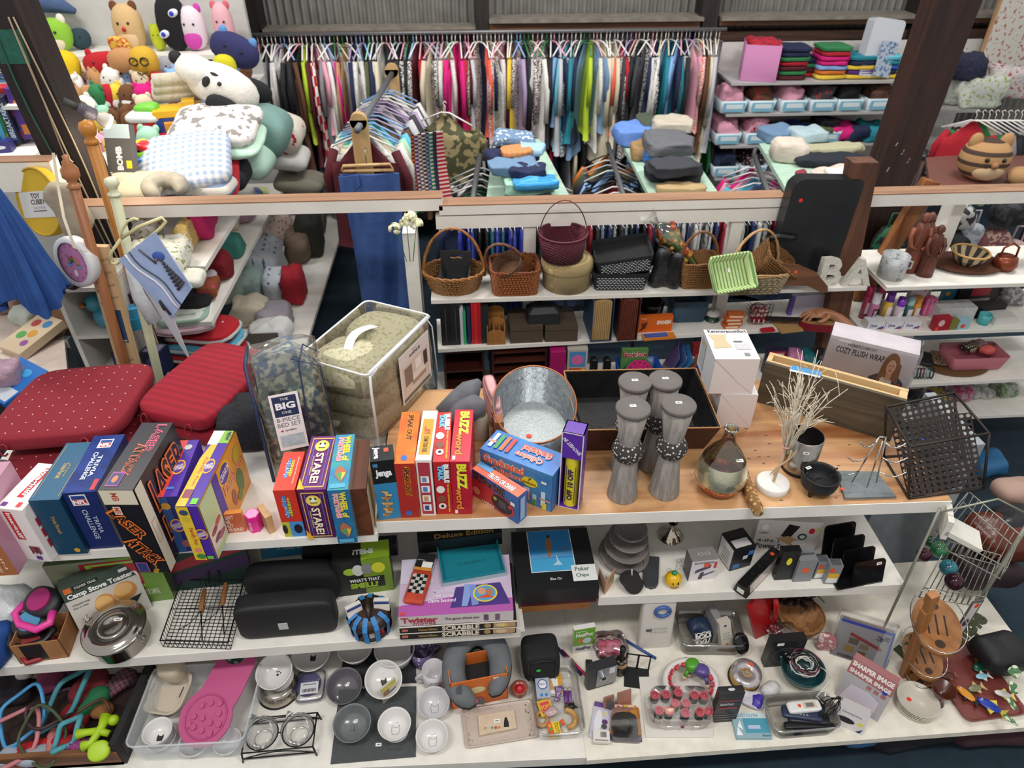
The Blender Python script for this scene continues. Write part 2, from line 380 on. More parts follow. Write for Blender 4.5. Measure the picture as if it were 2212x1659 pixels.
m_=MB();A=on(1118,1298,ZM);m_.box(-.2,.52,0,w1-.9,.53,.39,mat('c9c6c2',.6,0,'x','b4b0ad',1,.1));m_.box(-2.6,.56,-.0,-.2,.57,.36,mat('c9c6c2',.6,0,'x','b4b0ad',1,.1))
m_.box(-2.6,.57,-.34,1.5,.58,-.05,mat('8f8c88',.7))
one(m_,'partition_board','pale back panel behind the middle shelf of the front unit','panel',(A.x,A.y,ZM),3.2)
Y2=3.08;ZA,Zb,Zc=1.15,.885,.585
slab('display_shelf','white shelf holding the row of wicker baskets',ZA,(931,649),(1874,620),.3,.02,CHIP)
slab('display_shelf','white shelf of folders, file boxes and guitar under the baskets',Zb,(946,755),(1800,704),.3,.02,CHIP)
slab('display_shelf','lowest visible white shelf behind the counter with book covers',Zc,(946,880),(1800,828),.32,.02,CHIP)
slab('display_shelf','white shelf at right holding mug, wooden figures and woven bowls',ZA+.02,(1916,621),(2330,608),.42,.02,CHIP)
slab('display_shelf','white shelf at right holding body sprays and soap boxes',Zb,(1868,722),(2330,706),.42,.02,CHIP)
slab('display_shelf','white shelf at right holding pink basket and bangles',Zc,(1900,834),(2330,812),.42,.02,CHIP)
slab('display_shelf','lowest white shelf at right with bagged goods',.3,(1950,905),(2330,890),.42,.02,CHIP)
for px,py,w_,nm,lb in((893,700,.05,'shelf_post','white post at left end of the basket shelves'),):
 a=on(px+25,800,.55);x_=ony(895,600,3.2).x;m_=MB();m_.box(x_-.035,3.16,0,x_+.03,3.3,1.47,CHIP);one(m_,nm,lb,'shelf post')
x_=ony(1145,500,3.3).x;m_=MB();m_.box(x_-.03,3.3,.5,x_+.03,3.36,1.45,WHITE);one(m_,'shelf_post','white upright behind the maroon basket','shelf post')
x_=ony(1590,500,3.3).x;m_=MB();m_.box(x_-.03,3.3,.5,x_+.03,3.36,1.45,WHITE);one(m_,'shelf_post','white upright behind the green striped basket','shelf post')
x_=ony(2050,470,3.45).x;m_=MB();m_.box(x_-.03,3.4,.5,x_+.03,3.5,1.5,WHITE);one(m_,'shelf_post','white upright behind the wooden figures','shelf post')
m_=MB();m_.tube([(bx0,3.42,bz-.13),(bx1+.35,3.42,bz-.13)],.016,mat('9aa0a4',.35,.6));one(m_,'clothes_rod','grey rod under the white rail with many hanging items','rod')
GG='games on the top shelf'
k='F'
pbox('game_box','pink-topped box with brown front at far left end of the top shelf','board game',ZL,(-95,1250),(41,1241),1108,1004,'b7869b',
 tx('T',.55,.1,.66,.8,'e6d3dc','TAILER',270)+tx('T',.72,.1,.85,.8,'e6d3dc','ARCADE',270)+tx('F',.62,.08,.68,.8,'e8c9b0','THE ANSWER IS READ ONLY',270)+tx('F',.75,.05,.8,.8,'e8c9b0','A GAME FOR ALL PLAYERS',270)+tx('F',.86,.1,.9,.6,'e8c9b0','BRAIN',270),{'F':'a8683f'})
im=lambda f:[(f,'p',[(.38,.25),(.62,.25),(.72,.9),(.48,.9)],'c8202c')]+tx(f,.42,.28,.66,.87,'f4f2ee','Imaginiff',270,.03,'8a1018')
pbox('game_box','white game box with slanted red title panels, beside the pink-topped box','board game',ZL,(57,1207),(112,1213),1097,1000,'ece6e4',
 im('T')+[('F','r',.2,.42,.5,.95,'c8202c')]+tx('F',.24,.44,.46,.93,'f4f2ee','Imaginiff',270,.03)+[('T','r',.1,.05,.3,.13,'6a3a8a'),('T','r',.66,.05,.82,.15,'d04040'),('F','r',.5,.03,.72,.1,'6a3a8a')]+[('F','r',.45+.07*i,.14+.03*(i%2),.5+.07*i,.3,['222222','b02030','881020','333333'][i%4])for i in range(6)]+[('R','r',.1,.6-.2*i,.5,.75-.2*i,'a02030')for i in range(3)])
pbox('game_box','dark teal blue game box with gold script lettering','board game',ZL,(127,1198),(190,1195),1082,957,'1f5878',
 [('T','r',.08,.05,.1,.95,'b39a62'),('T','r',.9,.05,.92,.95,'b39a62')]+tx('T',.4,.35,.58,.62,'c9a968','Trivial Pursuit',270)+tx('T',.62,.38,.68,.6,'b39a62','GENUS EDITION',270)+tx('F',.42,.4,.56,.72,'b98f55','Trivial Pursuit',270)+[('F','o',.72,.08,.1,.04,'d29a3a')],{'F':'17405c','R':'123850'})
def nfl(f,u,v,su,sv):return[(f,'r',u-su,v-sv,u+su,v+sv,'e8ebf2'),(f,'r',u-su*.85,v-sv*.8,u+su*.85,v+sv*.1,'c03038'),(f,'r',u-su*.85,v+sv*.15,u+su*.85,v+sv*.8,'24408c')]+tx(f,u-su*.8,v-sv*.7,u+su*.8,v+sv*.0,'ffffff','NFL',0,.04)
pbox('game_box','glossy royal blue sports trivia game box with shield emblem','board game',ZL,(197,1187),(265,1182),1066,942,mat('23408f',.2,0,'x','16285f',3),
 nfl('T',.52,.84,.22,.08)+tx('T',.52,.25,.66,.62,'e8ebf2','TRIVIA',270)+tx('T',.33,.2,.48,.68,'e8ebf2','CHALLENGE',270)+[('T','r',.8,.02,.95,.2,'c03038')]+nfl('F',.42,.88,.24,.09)+tx('F',.56,.3,.7,.6,'b9c4dc','TRIVIA',270)+tx('F',.34,.2,.5,.72,'b9c4dc','CHALLENGE',270),{'F':'1b2a66','R':'131f50'})
la=lambda f,u0,v0,u1,v1,s_,r_=270:tx(f,u0,v0,u1,v1,'1b1216',s_,r_,.02,'e05a28')
LZ=[('T','r',0,0,1,.0,'000000')]
pbox('game_box','large black game box with orange outlined letters jutting over the shelf edge','board game',ZL,(298,1236),(366,1236),1058,913,'24222a',
 tx('T',.55,.52,.86,.97,'d45a7a','LASER',270,.06)+tx('T',.58,.54,.84,.95,'1a1016','LASER',270,.0)+tx('T',.32,.18,.62,.66,'e0663a','ATTACK',270,.06)+tx('T',.35,.2,.6,.64,'1a1016','ATTACK',270)+[('T','r',.12,.04,.5,.24,'9a4a8a'),('T','r',.15,.06,.47,.22,'2a3a6a'),('T','o',.3,.14,.08,.05,'d07a4a')]+
 [('F','r',0,.84,1,1,'d8cfb8')]+tx('F',.3,.88,.5,.97,'c04a3a','MB',270)+tx('F',.22,.42,.62,.8,'e8762c','LASER',300,.08)+tx('F',.26,.44,.58,.78,'1a0f10','LASER',300)+tx('F',.3,.1,.78,.46,'e8762c','ATTACK',300,.08)+tx('F',.34,.12,.74,.44,'1a0f10','ATTACK',300)+[('F','r',.08,.02,.45,.14,'9a4a8a'),('F','r',.12,.03,.41,.13,'2a3a6a'),('F','r',.2,.73,.42,.82,'e3dccb')]+tx('F',.22,.74,.4,.81,'c04a3a','MB',270)+tx('F',.5,.03,.85,.07,'d8a040','Game',330)+
 [('R','r',0,0,.14,1,'d8cfb8'),('R','r',.03,.35,.11,.6,'c88a84'),('R','r',.04,.36,.1,.59,'d8cfb8')]+tx('R',.2,.55,.95,.9,'e8762c','LASER',0,.08)+tx('R',.22,.57,.93,.88,'1a0f10','LASER')+tx('R',.2,.2,.95,.5,'e8762c','LATTA',0,.08)+tx('R',.22,.22,.93,.48,'1a0f10','LATTA'),{'F':'16141a','R':'251a22'})
cr=lambda f,u,v,ru,rv,rot=270:[(f,'o',u,v,ru,rv,'e8a838'),(f,'o',u,v,ru*.8,rv*.8,'5a3a9a')]+tx(f,u-ru*.8,v-rv*.35,u+ru*.8,v+rv*.35,'f4e8e0','CRANIUM',0 if rot==0 else 290,.02)
pbox('game_box','red and purple game box beside the large black game','board game',ZL,(386,1192),(428,1189),1075,952,'4a2a9a',
 [('T','p',[(0,0),(.35,0),(.45,1),(0,1)],'d8403c')]+cr('T',.52,.5,.32,.13)+[('T','o',.6,.86,.2,.05,'b8b8c4'),('T','r',.3,.12,.7,.16,'4a80c8'),('F','r',0,0,.5,1,'2f558f')]+cr('F',.5,.5,.34,.12)+[('F','o',.3,.85,.25,.06,'c8983a'),('F','o',.62,.16,.26,.07,'a05a5a')],{'F':'2d2a70'})
pbox('game_box','yellow and purple family game box with orange side','board game',ZL,(424,1208),(469,1208),1094,931,'4a2a9a',
 [('T','p',[(0,0),(.45,0),(.5,.8),(.2,.8),(0,.6)],'e8b83a'),('T','p',[(0,.82),(1,.82),(1,1),(0,1)],'8abf4a'),('T','p',[(0,.8),(.5,.8),(.55,1),(0,1)],'e8e8e4')]+cr('T',.62,.5,.26,.1)+tx('T',.22,.25,.4,.62,'d88050','Family Fun',270)+tx('T',.75,.86,.95,.98,'3a2a6a','NEW!',270)+[('T','r',.1,.1,.5,.2,'8a4a5a'),('T','r',.62,.02,.92,.09,'6ac83a')]+
 [('F','r',0,0,.55,1,'e0c034')]+cr('F',.75,.5,.28,.1)+tx('F',.2,.3,.45,.62,'c8502c','Family Fun',270)+[('F','o',.3,.9,.2,.05,'3a4a6a'),('F','o',.3,.78,.16,.04,'c8b83a'),('F','o',.3,.2,.16,.04,'e08080'),('F','o',.35,.08,.22,.05,'3a8a3a'),('F','r',.62,.03,.92,.09,'6ac83a')]+
 [('R','r',0,0,.3,1,'b9cc9a'),('R','r',0,.12,.28,.5,'d8c8c0'),('R','o',.1,.4,.07,.05,'8a4a3a'),('R','o',.2,.44,.07,.05,'b06a4a'),('R','o',.12,.25,.07,.05,'6a3a3a'),('R','o',.2,.2,.07,.05,'9a5a6a'),('R','r',.3,0,.42,1,'4a2a9a'),('R','r',.42,0,1,1,'dc9a3c'),('R','o',.55,.8,.14,.18,'e8b030'),('R','o',.55,.8,.11,.14,'5a3a9a')]+tx('R',.45,.75,.66,.86,'f4e8e0','CRANIUM')+tx('R',.45,.45,.95,.68,'d05a2c','Family Fun',0,.02,'e8d090')+[('R','o',.6,.28,.05,.14,'a85a3c'),('R','o',.8,.34,.08,.2,'5a7a3a'),('R','o',.72,.16,.06,.08,'7a8a3a'),('R','o',.86,.75,.09,.12,'c8a83a')],{'R':'dc9a3c'})
pbox('card_game_box','small orange box with white capital lettering at the shelf edge','card game',ZL,(487,1153),(533,1148),1113,1104,'d98a3c',
 tx('F',.1,.72,.6,.92,'f4d8c8',"DON'T")+tx('F',.1,.52,.4,.68,'f4d8c8','DIE')+tx('F',.1,.3,.5,.48,'f4d8c8','OUT')+tx('F',.18,.08,.9,.26,'f4d8c8','THERE!')+[],{'F':'c4623a'})
p=on(551,1150,ZL);m_=MB();hx=[(.027*cos(radians(60*i+15)),.027*sin(radians(60*i+15)))for i in range(6)]
m_.prism(hx,0,.075,mat('d8288c',.35)).prism([(x*.86,y*.86)for x,y in hx],.0751,.0765,'eaa0cc');m_.T=RO(-15)@TR(.0,-.0262,.035)@RO(90,'X');m_.text('MYSTERY',.04,.011,'f4e8f0',TR(0,0,.001)@RO(270));one(m_,'dice_tube','pink hexagonal dice tube with white lettering','game',(p.x,p.y+.02,ZL))
p=on(590,1152,ZL);m_=MB();m_.box(-.012,0,0,.012,.075,.085,mat('c9a374',.5,0,'wood','b08a58',2));m_.T=TR(-.0125,.0375,.0425)@RO(90,'Y')@RO(90);m_.quad(.055,.06,'b8806c',RO(180,'X'));one(m_,'square_picture','small square wooden frame with pinkish picture between pink tube and red box','frame',(p.x,p.y,ZL),RO(35))
dd=lambda f,a,b:tx(f,.28,a,.5,b,'3a78c8','double',90,.04,'e8ecf4')+tx(f,.48,a+.04,.66,b-.04,'b8cc3a','ditto',90,.04)
pbox('game_box','bright red game box with blue and yellow squares at the bottom','board game',ZL,(617,1160),(662,1158),1060,977,'d8412f',
 dd('T',.3,.82)+tx('T',.78,.15,.84,.85,'f0d8d0','THE GAME OF GREAT MINDS THINKING ALIKE',90)+[('F','r',.35,0,1,.34,'4a8ac8'),('F','r',0,0,.35,.34,'b8b83a'),('F','o',.72,.18,.2,.1,'1a1a2a'),('F','o',.1,.18,.12,.1,'2a2a2a')]+dd('F',.42,.9),{'F':'cc3527'})
def starebox(f):
 a=[(f,'r',.1,.04,.9,.06,'e0b860'),(f,'r',.1,.94,.9,.96,'e0b860'),(f,'r',.1,.04,.13,.96,'e0b860'),(f,'r',.87,.04,.9,.96,'e0b860'),(f,'r',.22,.08,.24,.92,'6a78c8'),(f,'r',.76,.08,.78,.92,'6a78c8')]
 a+=[(f,'o',.5,.8,.26,.11,'e8d060'),(f,'o',.5,.82,.1,.05,'f4f0e4'),(f,'o',.42,.84,.04,.02,'111111'),(f,'o',.58,.84,.04,.02,'111111'),(f,'r',.38,.755,.62,.768,'2a1a10')]
 return a+tx(f,.36,.1,.66,.66,'f2e4c4','STARE!',270,.03)+tx(f,.28,.25,.35,.6,'d8c08a','Second Edition',270)+[(f,'p',[(0,0),(.25,0),(.0,.2)],'e8b030')]
pbox('game_box','purple game box with yellow smiling face','board game',ZL,(667,1162),(726,1160),1059,943,'6a2a72',starebox('T')+starebox('F'),{'F':'5c2260'})
wf=lambda f:tx(f,.5,.5,.85,.97,'e8d83c','WHEEL of',270,.05,'2a6a8a')+tx(f,.2,.5,.5,.95,'e88a8a','FORTUNE',270,.05,'f4f4f4')+[(f,'p',[(.25,.25),(.6,.12),(.75,.2),(.85,.3),(.5,.42),(.3,.36)],'b06a4a'),(f,'p',[(.3,.27),(.6,.14),(.6,.3)],'5a9a5a'),(f,'p',[(.62,.15),(.8,.28),(.6,.3)],'d8c04a'),(f,'r',.1,.03,.85,.1,'58a8c8')]
pbox('game_box','shiny turquoise game box with a coloured wheel picture','board game',ZL,(731,1174),(773,1171),1060,940,mat('58bcae',.15,.3,'x','4a8ad0',3),wf('T')+wf('F'),{'F':mat('3a86b4',.2,.2,'x','2a6aa0',3)})
a,an,W_,D_,H_=fit(ZL,(772,1158),(808,1155),1058,951)
m_=MB();wd=mat('6a3a22',.35,0,'wood','4e2816',.8,.1,ax=1);m_.box(0,0,0,W_,D_,H_,wd);m_.box(W_-.003,.004,.01,W_+.001,D_-.004,H_-.02,'cbb894')
one(m_,'wooden_box','reddish brown wooden game box beside the turquoise box','box',tuple(a),an)
pbox('game_box','black and blue box with tumbling wooden blocks picture','board game',Z1,(819,1124),(867,1118),998,965,'15181a',
 tx('T',.1,.15,.42,.9,'f0f0f0','Jenga',270,.04)+[('T','r',.6,.55,.8,.8,'c8503c'),('F','r',0,0,1,.63,'2f80b0')]+tx('F',.15,.72,.85,.86,'f0f0f0','Jenga',0,.05)+tx('F',.1,.9,.3,.96,'5a9ad0','MB')+
 [('F','p',[(.2+.08*(i%4)+.04*(i//4),.08+.05*(i//2)),(.42+.07*(i%5),.06+.05*(i//2)),(.45+.07*(i%5),.1+.05*(i//2)),(.22+.07*(i%4),.12+.05*(i//2))],['c89a5a','a87838','d8b078'][i%3])for i in range(18)],{})
so=lambda f:tx(f,.4,.42,.72,.95,'f4a030','SPEAK OUT',270,.1)+tx(f,.42,.43,.7,.94,'4a1a10','SPEAK OUT',270,.04)+[(f,'o',.45,.1,.16,.05,'3a6ab8')]
pbox('game_box','orange topped game box with dark red front','board game',Z1,(867,1119),(908,1118),1002,890,mat('e0552a',.3,0,'x','f08a2c',2),so('T')+so('F'),{'F':'a82a22'})
pbox('game_box','white-edged game box with mustard top and small pictures','board game',Z1,(910,1114),(942,1114),994,887,'e9e4e2',
 [('T','r',.14,.1,.86,.82,'d09a30')]+tx('T',.3,.5,.7,.66,'b03a3a','Phrase',0)+tx('T',.35,.15,.65,.46,'3a2a1a','2 TEAMS. TOUGH TASKS',270)+[('F','r',.12,.04,.88,.96,'a83444')]+[('F','r',.22,.1+.17*i,.76,.22+.17*i,'ece8e4')for i in range(4)]+[('F','r',.32,.12+.17*i,.6,.2+.17*i,['3a4a8a','c89a5a','4a80c0','6a8aa8'][i])for i in range(4)])
bt=lambda f:tx(f,.6,.62,.92,.96,'f0f0f0','BUBBLE',270,.06,'1a2a4a')+tx(f,.25,.66,.6,.95,'78c8e8','TALK',270,.08,'1a2a6a')+tx(f,.75,.06,.85,.6,'f0e03c','THE CRAZY CAPTION BOARD GAME',270)+[(f,'o',.34,.5,.26,.07,'e8e4e0'),(f,'o',.36,.32,.28,.07,'8a4a3a'),(f,'o',.38,.18,.24,.06,'e8e4e0'),(f,'o',.38,.18,.1,.03,'222222')]
pbox('game_box','red game box with blue and white speech lettering','board game',Z1,(945,1111),(979,1110),998,891,'cc2a2c',bt('T')+bt('F'),{'F':'b92226'})
bzl=lambda f:tx(f,.3,.5,.82,.96,'e8e03c','BUZZ',270,.06,'3a1a1a')+tx(f,.2,.12,.6,.52,'e8862c','word',270,.04,'5a0a1a')+[(f,'r',.1,.03,.25,.1,'f0e8e0')]
pbox('game_box','crimson game box with yellow letters, rightmost of the red row','board game',Z1,(980,1111),(1020,1111),997,885,'c61f38',bzl('T')+bzl('F'),{'F':'b01a30'})
pbox('science_kit_box','blue science kit box with photos of measuring cylinders','box',Z1,(1040,1046),(1190,1107),969,928,mat('3f86c8',.3,0,'x','2a5fb0',2),
 tx('F',.03,.7,.62,.93,'e06a4a','Graduated',0,.03,'f0dcd4')+tx('F',.15,.48,.6,.68,'e06a4a','Cylinders',0,.02,'f0dcd4')+[('F','o',.7,.62,.11,.13,'e8d83a')]+tx('F',.67,.65,.73,.73,'2a2a2a','7')+tx('F',.61,.54,.79,.62,'2a2a2a','durable plastic')+
 [('F','r',.62,.12,.7,.46,'b8d4e8'),('F','r',.63,.12,.69,.35,'c84a4a'),('F','r',.74,.06,.8,.34,'b8d4e8'),('F','r',.745,.06,.795,.2,'4a9a4a'),('F','r',.86,.1,.92,.5,'c8e0f0'),('F','r',.88,.02,.94,.2,'d8c84a'),('F','r',.84,.26,.99,.31,'c8957a'),('F','r',.86,.72,.93,.78,'f0f0f0')]+
 tx('T',.45,.5,.86,.8,'e05a4a','Graduated',180,.03,'f0dcd4')+tx('T',.42,.2,.8,.5,'e05a4a','Cylinders',180,.02,'f0dcd4')+[('T','r',.05+.08*i,.2,.1+.08*i,.85,c)for i,c in enumerate(('c8e0f0','4a9a5a','e07040','c83c3c'))]+[('T','r',.02,.4,.12,.5,'c8957a')],{'F':mat('4f93c4',.3,0,'x','2f6aa8',2),'R':'2a66a8'})
pbox('electronic_game_box','small red and blue electronic game box with flame top','game',Z1,(1022,1069),(1118,1132),1012,997,mat('e8702c',.35,0,'x','d83a2c',3),
 tx('T',.3,.15,.85,.6,'f0ece0','TRUTH OR DARE',0,.04,'2a2a6a')+[('T','r',0,.5,.3,1,'4a9ad0'),('F','r',0,0,.5,.7,'b8343a'),('F','o',.68,.35,.26,.34,'b83a3a'),('F','o',.66,.36,.23,.29,'26262e'),('F','r',.6,.25,.76,.5,'4a4a58'),('F','o',.52,.45,.04,.06,'c8a83a'),('F','o',.84,.45,.04,.06,'c84a4a'),('F','o',.1,.3,.08,.14,'d89a7a')]+tx('F',.04,.72,.72,.95,'1a1a22','TRUTH or DARE',0,.04,'c87a4a')+tx('F',.22,.03,.5,.13,'f0ece0','A WARNING')+[('F','r',.86,.6,.95,.72,'f0f0f0'),('R','r',.2,.1,.7,.9,'9ab8dc')],{'F':'3a68a8','R':'3a6ab0'})
a,an,W_,D_,H_=fit(Z1,(1206,1093),(1249,1103),932,906)
m_=MB();pu=mat('5a2f9e',.3);m_.box(0,0,0,W_,D_,.004,pu).box(0,D_-.004,0,W_,D_,H_,pu).box(0,0,H_-.004,W_,D_,H_,pu).box(W_-.004,0,0,W_,D_,H_,pu).box(0,0,0,.004,D_,H_,pu).box(0,0,H_*.68,W_,.004,H_,pu)
m_.box(-.001,-.001,0,.003,.001,H_,'d8c8d8').box(W_-.003,-.001,0,W_+.001,.001,H_,'d8c8d8').box(0,-.001,H_-.003,W_,.001,H_,'d8c8d8').box(0,-.001,0,W_,.001,.003,'d8c8d8')
m_.T=TR(W_/2,-.001,H_*.84)@RO(90,'X');m_.text('SHOVEIT IN',.085,.016,'d8d0e4',RO(135),.04)
t_=thing('gift_box','tall purple open-fronted box holding yellow tube','box',tuple(a),an);m_.obj('carton',t_)
m_=MB();rr=W_*.36;m_.cyl(rr,.006,H_*.67,mat('d8c82c',.4),TR(W_/2,D_*.45,0));m_.T=TR(W_/2,D_*.45-rr-.001,H_*.32)@RO(90,'X');pm='3a2048'
m_.text('OFF 10 OFF',H_*.42,rr*.8,pm,RO(90),.05).quad(.002,H_*.5,pm,TR(-rr*.62,0,-.003)).quad(.002,H_*.5,pm,TR(rr*.62,0,-.003));m_.obj('tube',t_)
def cushion(name,label,mt_,cx,cy,z,sx,sy,rz,tx_,ty_,tie=True,st=False):
 t_=thing(name,label,'cushion',(cx,cy,z),RO(rz)@RO(tx_,'X')@RO(ty_,'Y'),'red seat cushions')
 m_=MB();m_.soft(sx,sy,.075,mt_,e=.38,ez=.35,nu=48,nv=14,w=.004,ws=8);m_.obj('pad',t_)
 m_=MB();m_.tube([(sx*.49*cos(a)*(1 if abs(cos(a))<.0 else 1),sy*.49*sin(a),.037)for a in(0,)]+[(sx*.5,0,.037)],.002,mt_)
 for q in((.28,-.5),(-.3,-.5)):
  m2=MB();m2.tube([(sx*q[0]+.016*cos(t),sy*q[1]-.012+.016*sin(t)*.6,.03+.02*sin(t))for t in[i*.7 for i in range(9)]],.004,mt_)
  if tie:m2.obj('tie',t_)
 return t_
rd=mat('a3172c',.75,0,'dots','a3172c',1.,.3,.1)
reddot=mat('7d1022',.85,0,'dots','d8b9a8',19.,.0,.055);redst=mat('960c26',.85,0,'rings','84091f',9.,.3,.1,1)
cushion('seat_cushion','red cushion with tiny white dots, upper of the left pair',reddot,-1.62,2.36,1.09,.52,.50,0,-2,-3)
cushion('seat_cushion','red dotted cushion beneath the upper dotted one',reddot,-1.55,2.30,.985,.56,.50,3,2,0)
cushion('seat_cushion','plain quilted red cushion, upper of the right pair',redst,-1.12,2.46,1.10,.36,.50,-22,2,0)
cushion('seat_cushion','plain quilted red cushion beneath the upper quilted one',redst,-1.07,2.45,1.02,.36,.48,-20,2,0)
floral=mat('8f9a94',.8,0,'speck','44576a',2.2,.6,.52)
a,an,W_,D_,H_=fit(ZL,(592,1040),(738,1008),700,660)
D_=.2;H_=min(H_,.5)
t_=thing('bedding_bag','clear zip bag of blue green floral bed set with navy piping and printed label','bedding bag',tuple(a),RO(an)@RO(-8,'X'))
m_=MB();m_.soft(W_*.93,D_*.9,H_*.88,mat('4c5c5a',.85,0,'camo','a4a48c',4.2,.7),TR(W_/2,D_/2,.005),.4,.4,36,20,.02,9,3);m_.soft(W_*.8,D_*.7,.1,mat('5a7088',.85,0,'camo','b4b4a4',5.,.7),TR(W_*.45,D_*.5,H_*.8),.6,.7,24,10,.02,12,5);m_.obj('comforter',t_)
m_=MB();clr=mat('ffffff',.06,0,'clear',None,14,.25,.3);m_.taper(0,H_,(W_,D_),(W_*.98,D_*.85),clr,TR(W_/2,D_/2,0),r=.03)
m_.add([(W_*.02,D_*.2,H_),(W_*.98,D_*.2,H_),(W_*.98,D_*.8,H_),(W_*.02,D_*.8,H_),(W_*.55,D_*.5,H_+.05),(W_*.8,D_*.5,H_+.045)],[(0,1,5,4),(1,2,5),(2,3,4,5),(3,0,4)],clr);m_.obj('bag',t_)
m_=MB();nv_=mat('1c2b4e',.5)
m_.tube([(.0,0,0),(0,0,H_),(.01,D_*.8,H_)],.007,nv_).tube([(W_,0,0),(W_*.98,0,H_*.9),(W_*.6,.0,H_)],.0025,nv_).tube([(W_*.62,0,0),(W_*.66,-.002,H_*.5),(W_*.7,0,H_*.95),(W_*.8,D_*.3,H_+.02),(W_,D_*.6,H_*.9)],.003,nv_);m_.obj('piping',t_)
m_=MB();m_.T=TR(W_*.4,-.006,H_*.5)@RO(90,'X');m_.box(-.052,-.12,-.002,.052,.12,0,mat('ece6e6',.3));m_.quad(.086,.085,'1e2f52',TR(0,.068,.0005))
m_.text('THE',.03,.010,'ecebee',TR(0,.098,.001)).text('BIG',.07,.028,'f2f2f4',TR(0,.07,.001),.04).text('ONE',.034,.010,'ecebee',TR(0,.042,.001)).text('8-PIECE',.084,.017,'6a6a72',TR(0,.012,.001)).text('BED SET',.084,.017,'6a6a72',TR(0,-.01,.001)).quad(.008,.007,'b02838',TR(-.03,-.035,.001)).text('QUEEN',.04,.007,'3a3a40',TR(.0,-.035,.001),.03).quad(.086,.05,mat('9ab0bc',.4,0,'x','c9d2d6',8),TR(0,-.08,.0008));m_.obj('label_card',t_)
cm=mat('c2bda1',.85,0,'speck','aba47e',8.,.6,.57)
nb=V((-.405,2.19,ZL));W_,D_,H_=.50,.34,.36
Rm=RO(60.5)
t_=thing('bedding_bag','large clear zip bag of beige leaf-patterned comforter with white piping','bedding bag',tuple(nb),RO(degrees(atan2(.47,.241))))
m_=MB()
for i,(x,y,z,sx,sy,sz)in enumerate(((.25,.16,.005,.5,.31,.13),(.25,.17,.10,.49,.32,.13),(.13,.17,.20,.25,.31,.16),(.37,.17,.20,.25,.31,.155),(.25,.10,.2,.47,.17,.15))):m_.soft(sx,sy,sz,cm,TR(x,y,z),.5,.55,36,14,.012,9,i)
m_.obj('comforter',t_)
m_=MB();m_.taper(0,H_,(W_,D_),(W_*.97,D_*.95),mat('ffffff',.05,0,'clear',None,9,.22,.35),TR(W_/2,D_/2,0),r=.035,seg=5);m_.obj('bag',t_)
m_=MB();wp=mat('e9eaec',.35)
def rrect(x0,y0,x1,y1,z,r_=.03):return[(x+r_*cos(radians(a)),y+r_*sin(radians(a)),z)for x,y,s_ in((x1-r_,y1-r_,0),(x0+r_,y1-r_,90),(x0+r_,y0+r_,180),(x1-r_,y0+r_,270))for a in range(s_,s_+91,30)]
m_.tube(rrect(.006,.006,W_-.006,D_-.006,H_),.004,wp,closed=True)
m_.tube([(.0,.0,0.02),(.006,.004,H_*.8),(.02,.01,H_-.01),(.06,.006,H_)],.006,wp);m_.tube([(W_,0,.02),(W_-.01,.005,H_*.85),(W_-.04,.01,H_)],.003,wp);m_.tube([(.0,D_,.02),(.006,D_-.005,H_*.85),(.04,D_-.01,H_)],.003,wp)
m_.grid(lambda u,v:(.12+.2*u,D_*.52-.02+.04*v+.03*sin(u*3),H_+.004+.012*sin(u*pi)),10,1,mat('e4e4e4',.6),th=.002)
m_.tube([(.02,.012,H_+.002),(.25,.008,H_+.005),(.48,.012,H_+.001)],.009,mat('dde0e4',.3));m_.obj('piping',t_)
m_=MB();m_.T=TR(.32,-.004,.2)@RO(90,'X')@RO(0);m_.box(-.12,-.12,-.002,.12,.12,0,mat('e2d6cf',.35));m_.quad(.21,.15,mat('d8c8bc',.4),TR(.0,-.015,.0005));m_.text('AVENUE',.09,.014,'4a3a34',TR(0,.085,.001),.02).text('FIFTH',.03,.006,'6a5a54',TR(0,.1,.001)).quad(.06,.09,'8a7468',TR(-.06,.0,.001)).quad(.1,.04,'e8dcd2',TR(.02,-.03,.0012)).quad(.11,.02,'a89080',TR(.02,-.055,.0014)).quad(.05,.05,'f0e8e0',TR(.02,.02,.0014)).quad(.03,.07,'4a3a38',TR(.08,.01,.0014)).quad(.22,.018,'6b6a60',TR(0,-.105,.001));m_.obj('label_card',t_)
def lath(name,label,cat,loc,parts,rz=0,group=None,seg=28,extra=None):
 t_=thing(name,label,cat,loc,rz,group)
 for pn,pr,m in parts:MB().lathe(pr,m,seg=seg).obj(pn,t_)
 return t_
gv=mat('a19b95',.85,0,'wood','827c77',3.,.6,ax=2);gd=mat('6c6663',.8,0,'x','625c59',3,.1);gb=mat('35302f',.8,0,'holes','c9c2b6',85.,.2,.33)
def stand(loc,lb):
 t_=thing('candle_stand',lb,'candle stand',loc,0,'grey hourglass candle stands')
 MB().lathe([(0,0),(.056,0),(.057,.006),(.036,.19),(.034,.2)],gv).obj('base',t_)
 MB().lathe([(.03,.175)]+[(.057*sin(radians(a)),.222-.05*cos(radians(a)))for a in range(32,150,9)]+[(.03,.268)],gb).obj('ball',t_)
 MB().lathe([(.034,.255),(.037,.27),(.055,.4),(.05,.402)],gv).obj('neck',t_)
 m_=MB().lathe([(.055,.398),(.0595,.4),(.0595,.412),(.057,.415),(0,.414)],gd,seg=32);sticker(m_,0,.005,.4155);m_.obj('top_plate',t_)
 return t_
for px,py,lb in((1368,879,'front left grey textured hourglass candle stand with black ball middle'),(1467,872,'front right grey textured hourglass candle stand'),(1372,823,'back left grey hourglass candle stand, mostly hidden'),(1438,819,'back right grey hourglass candle stand')):
 p=on(px,py,Z1+.414);stand((p.x,p.y,Z1),lb)
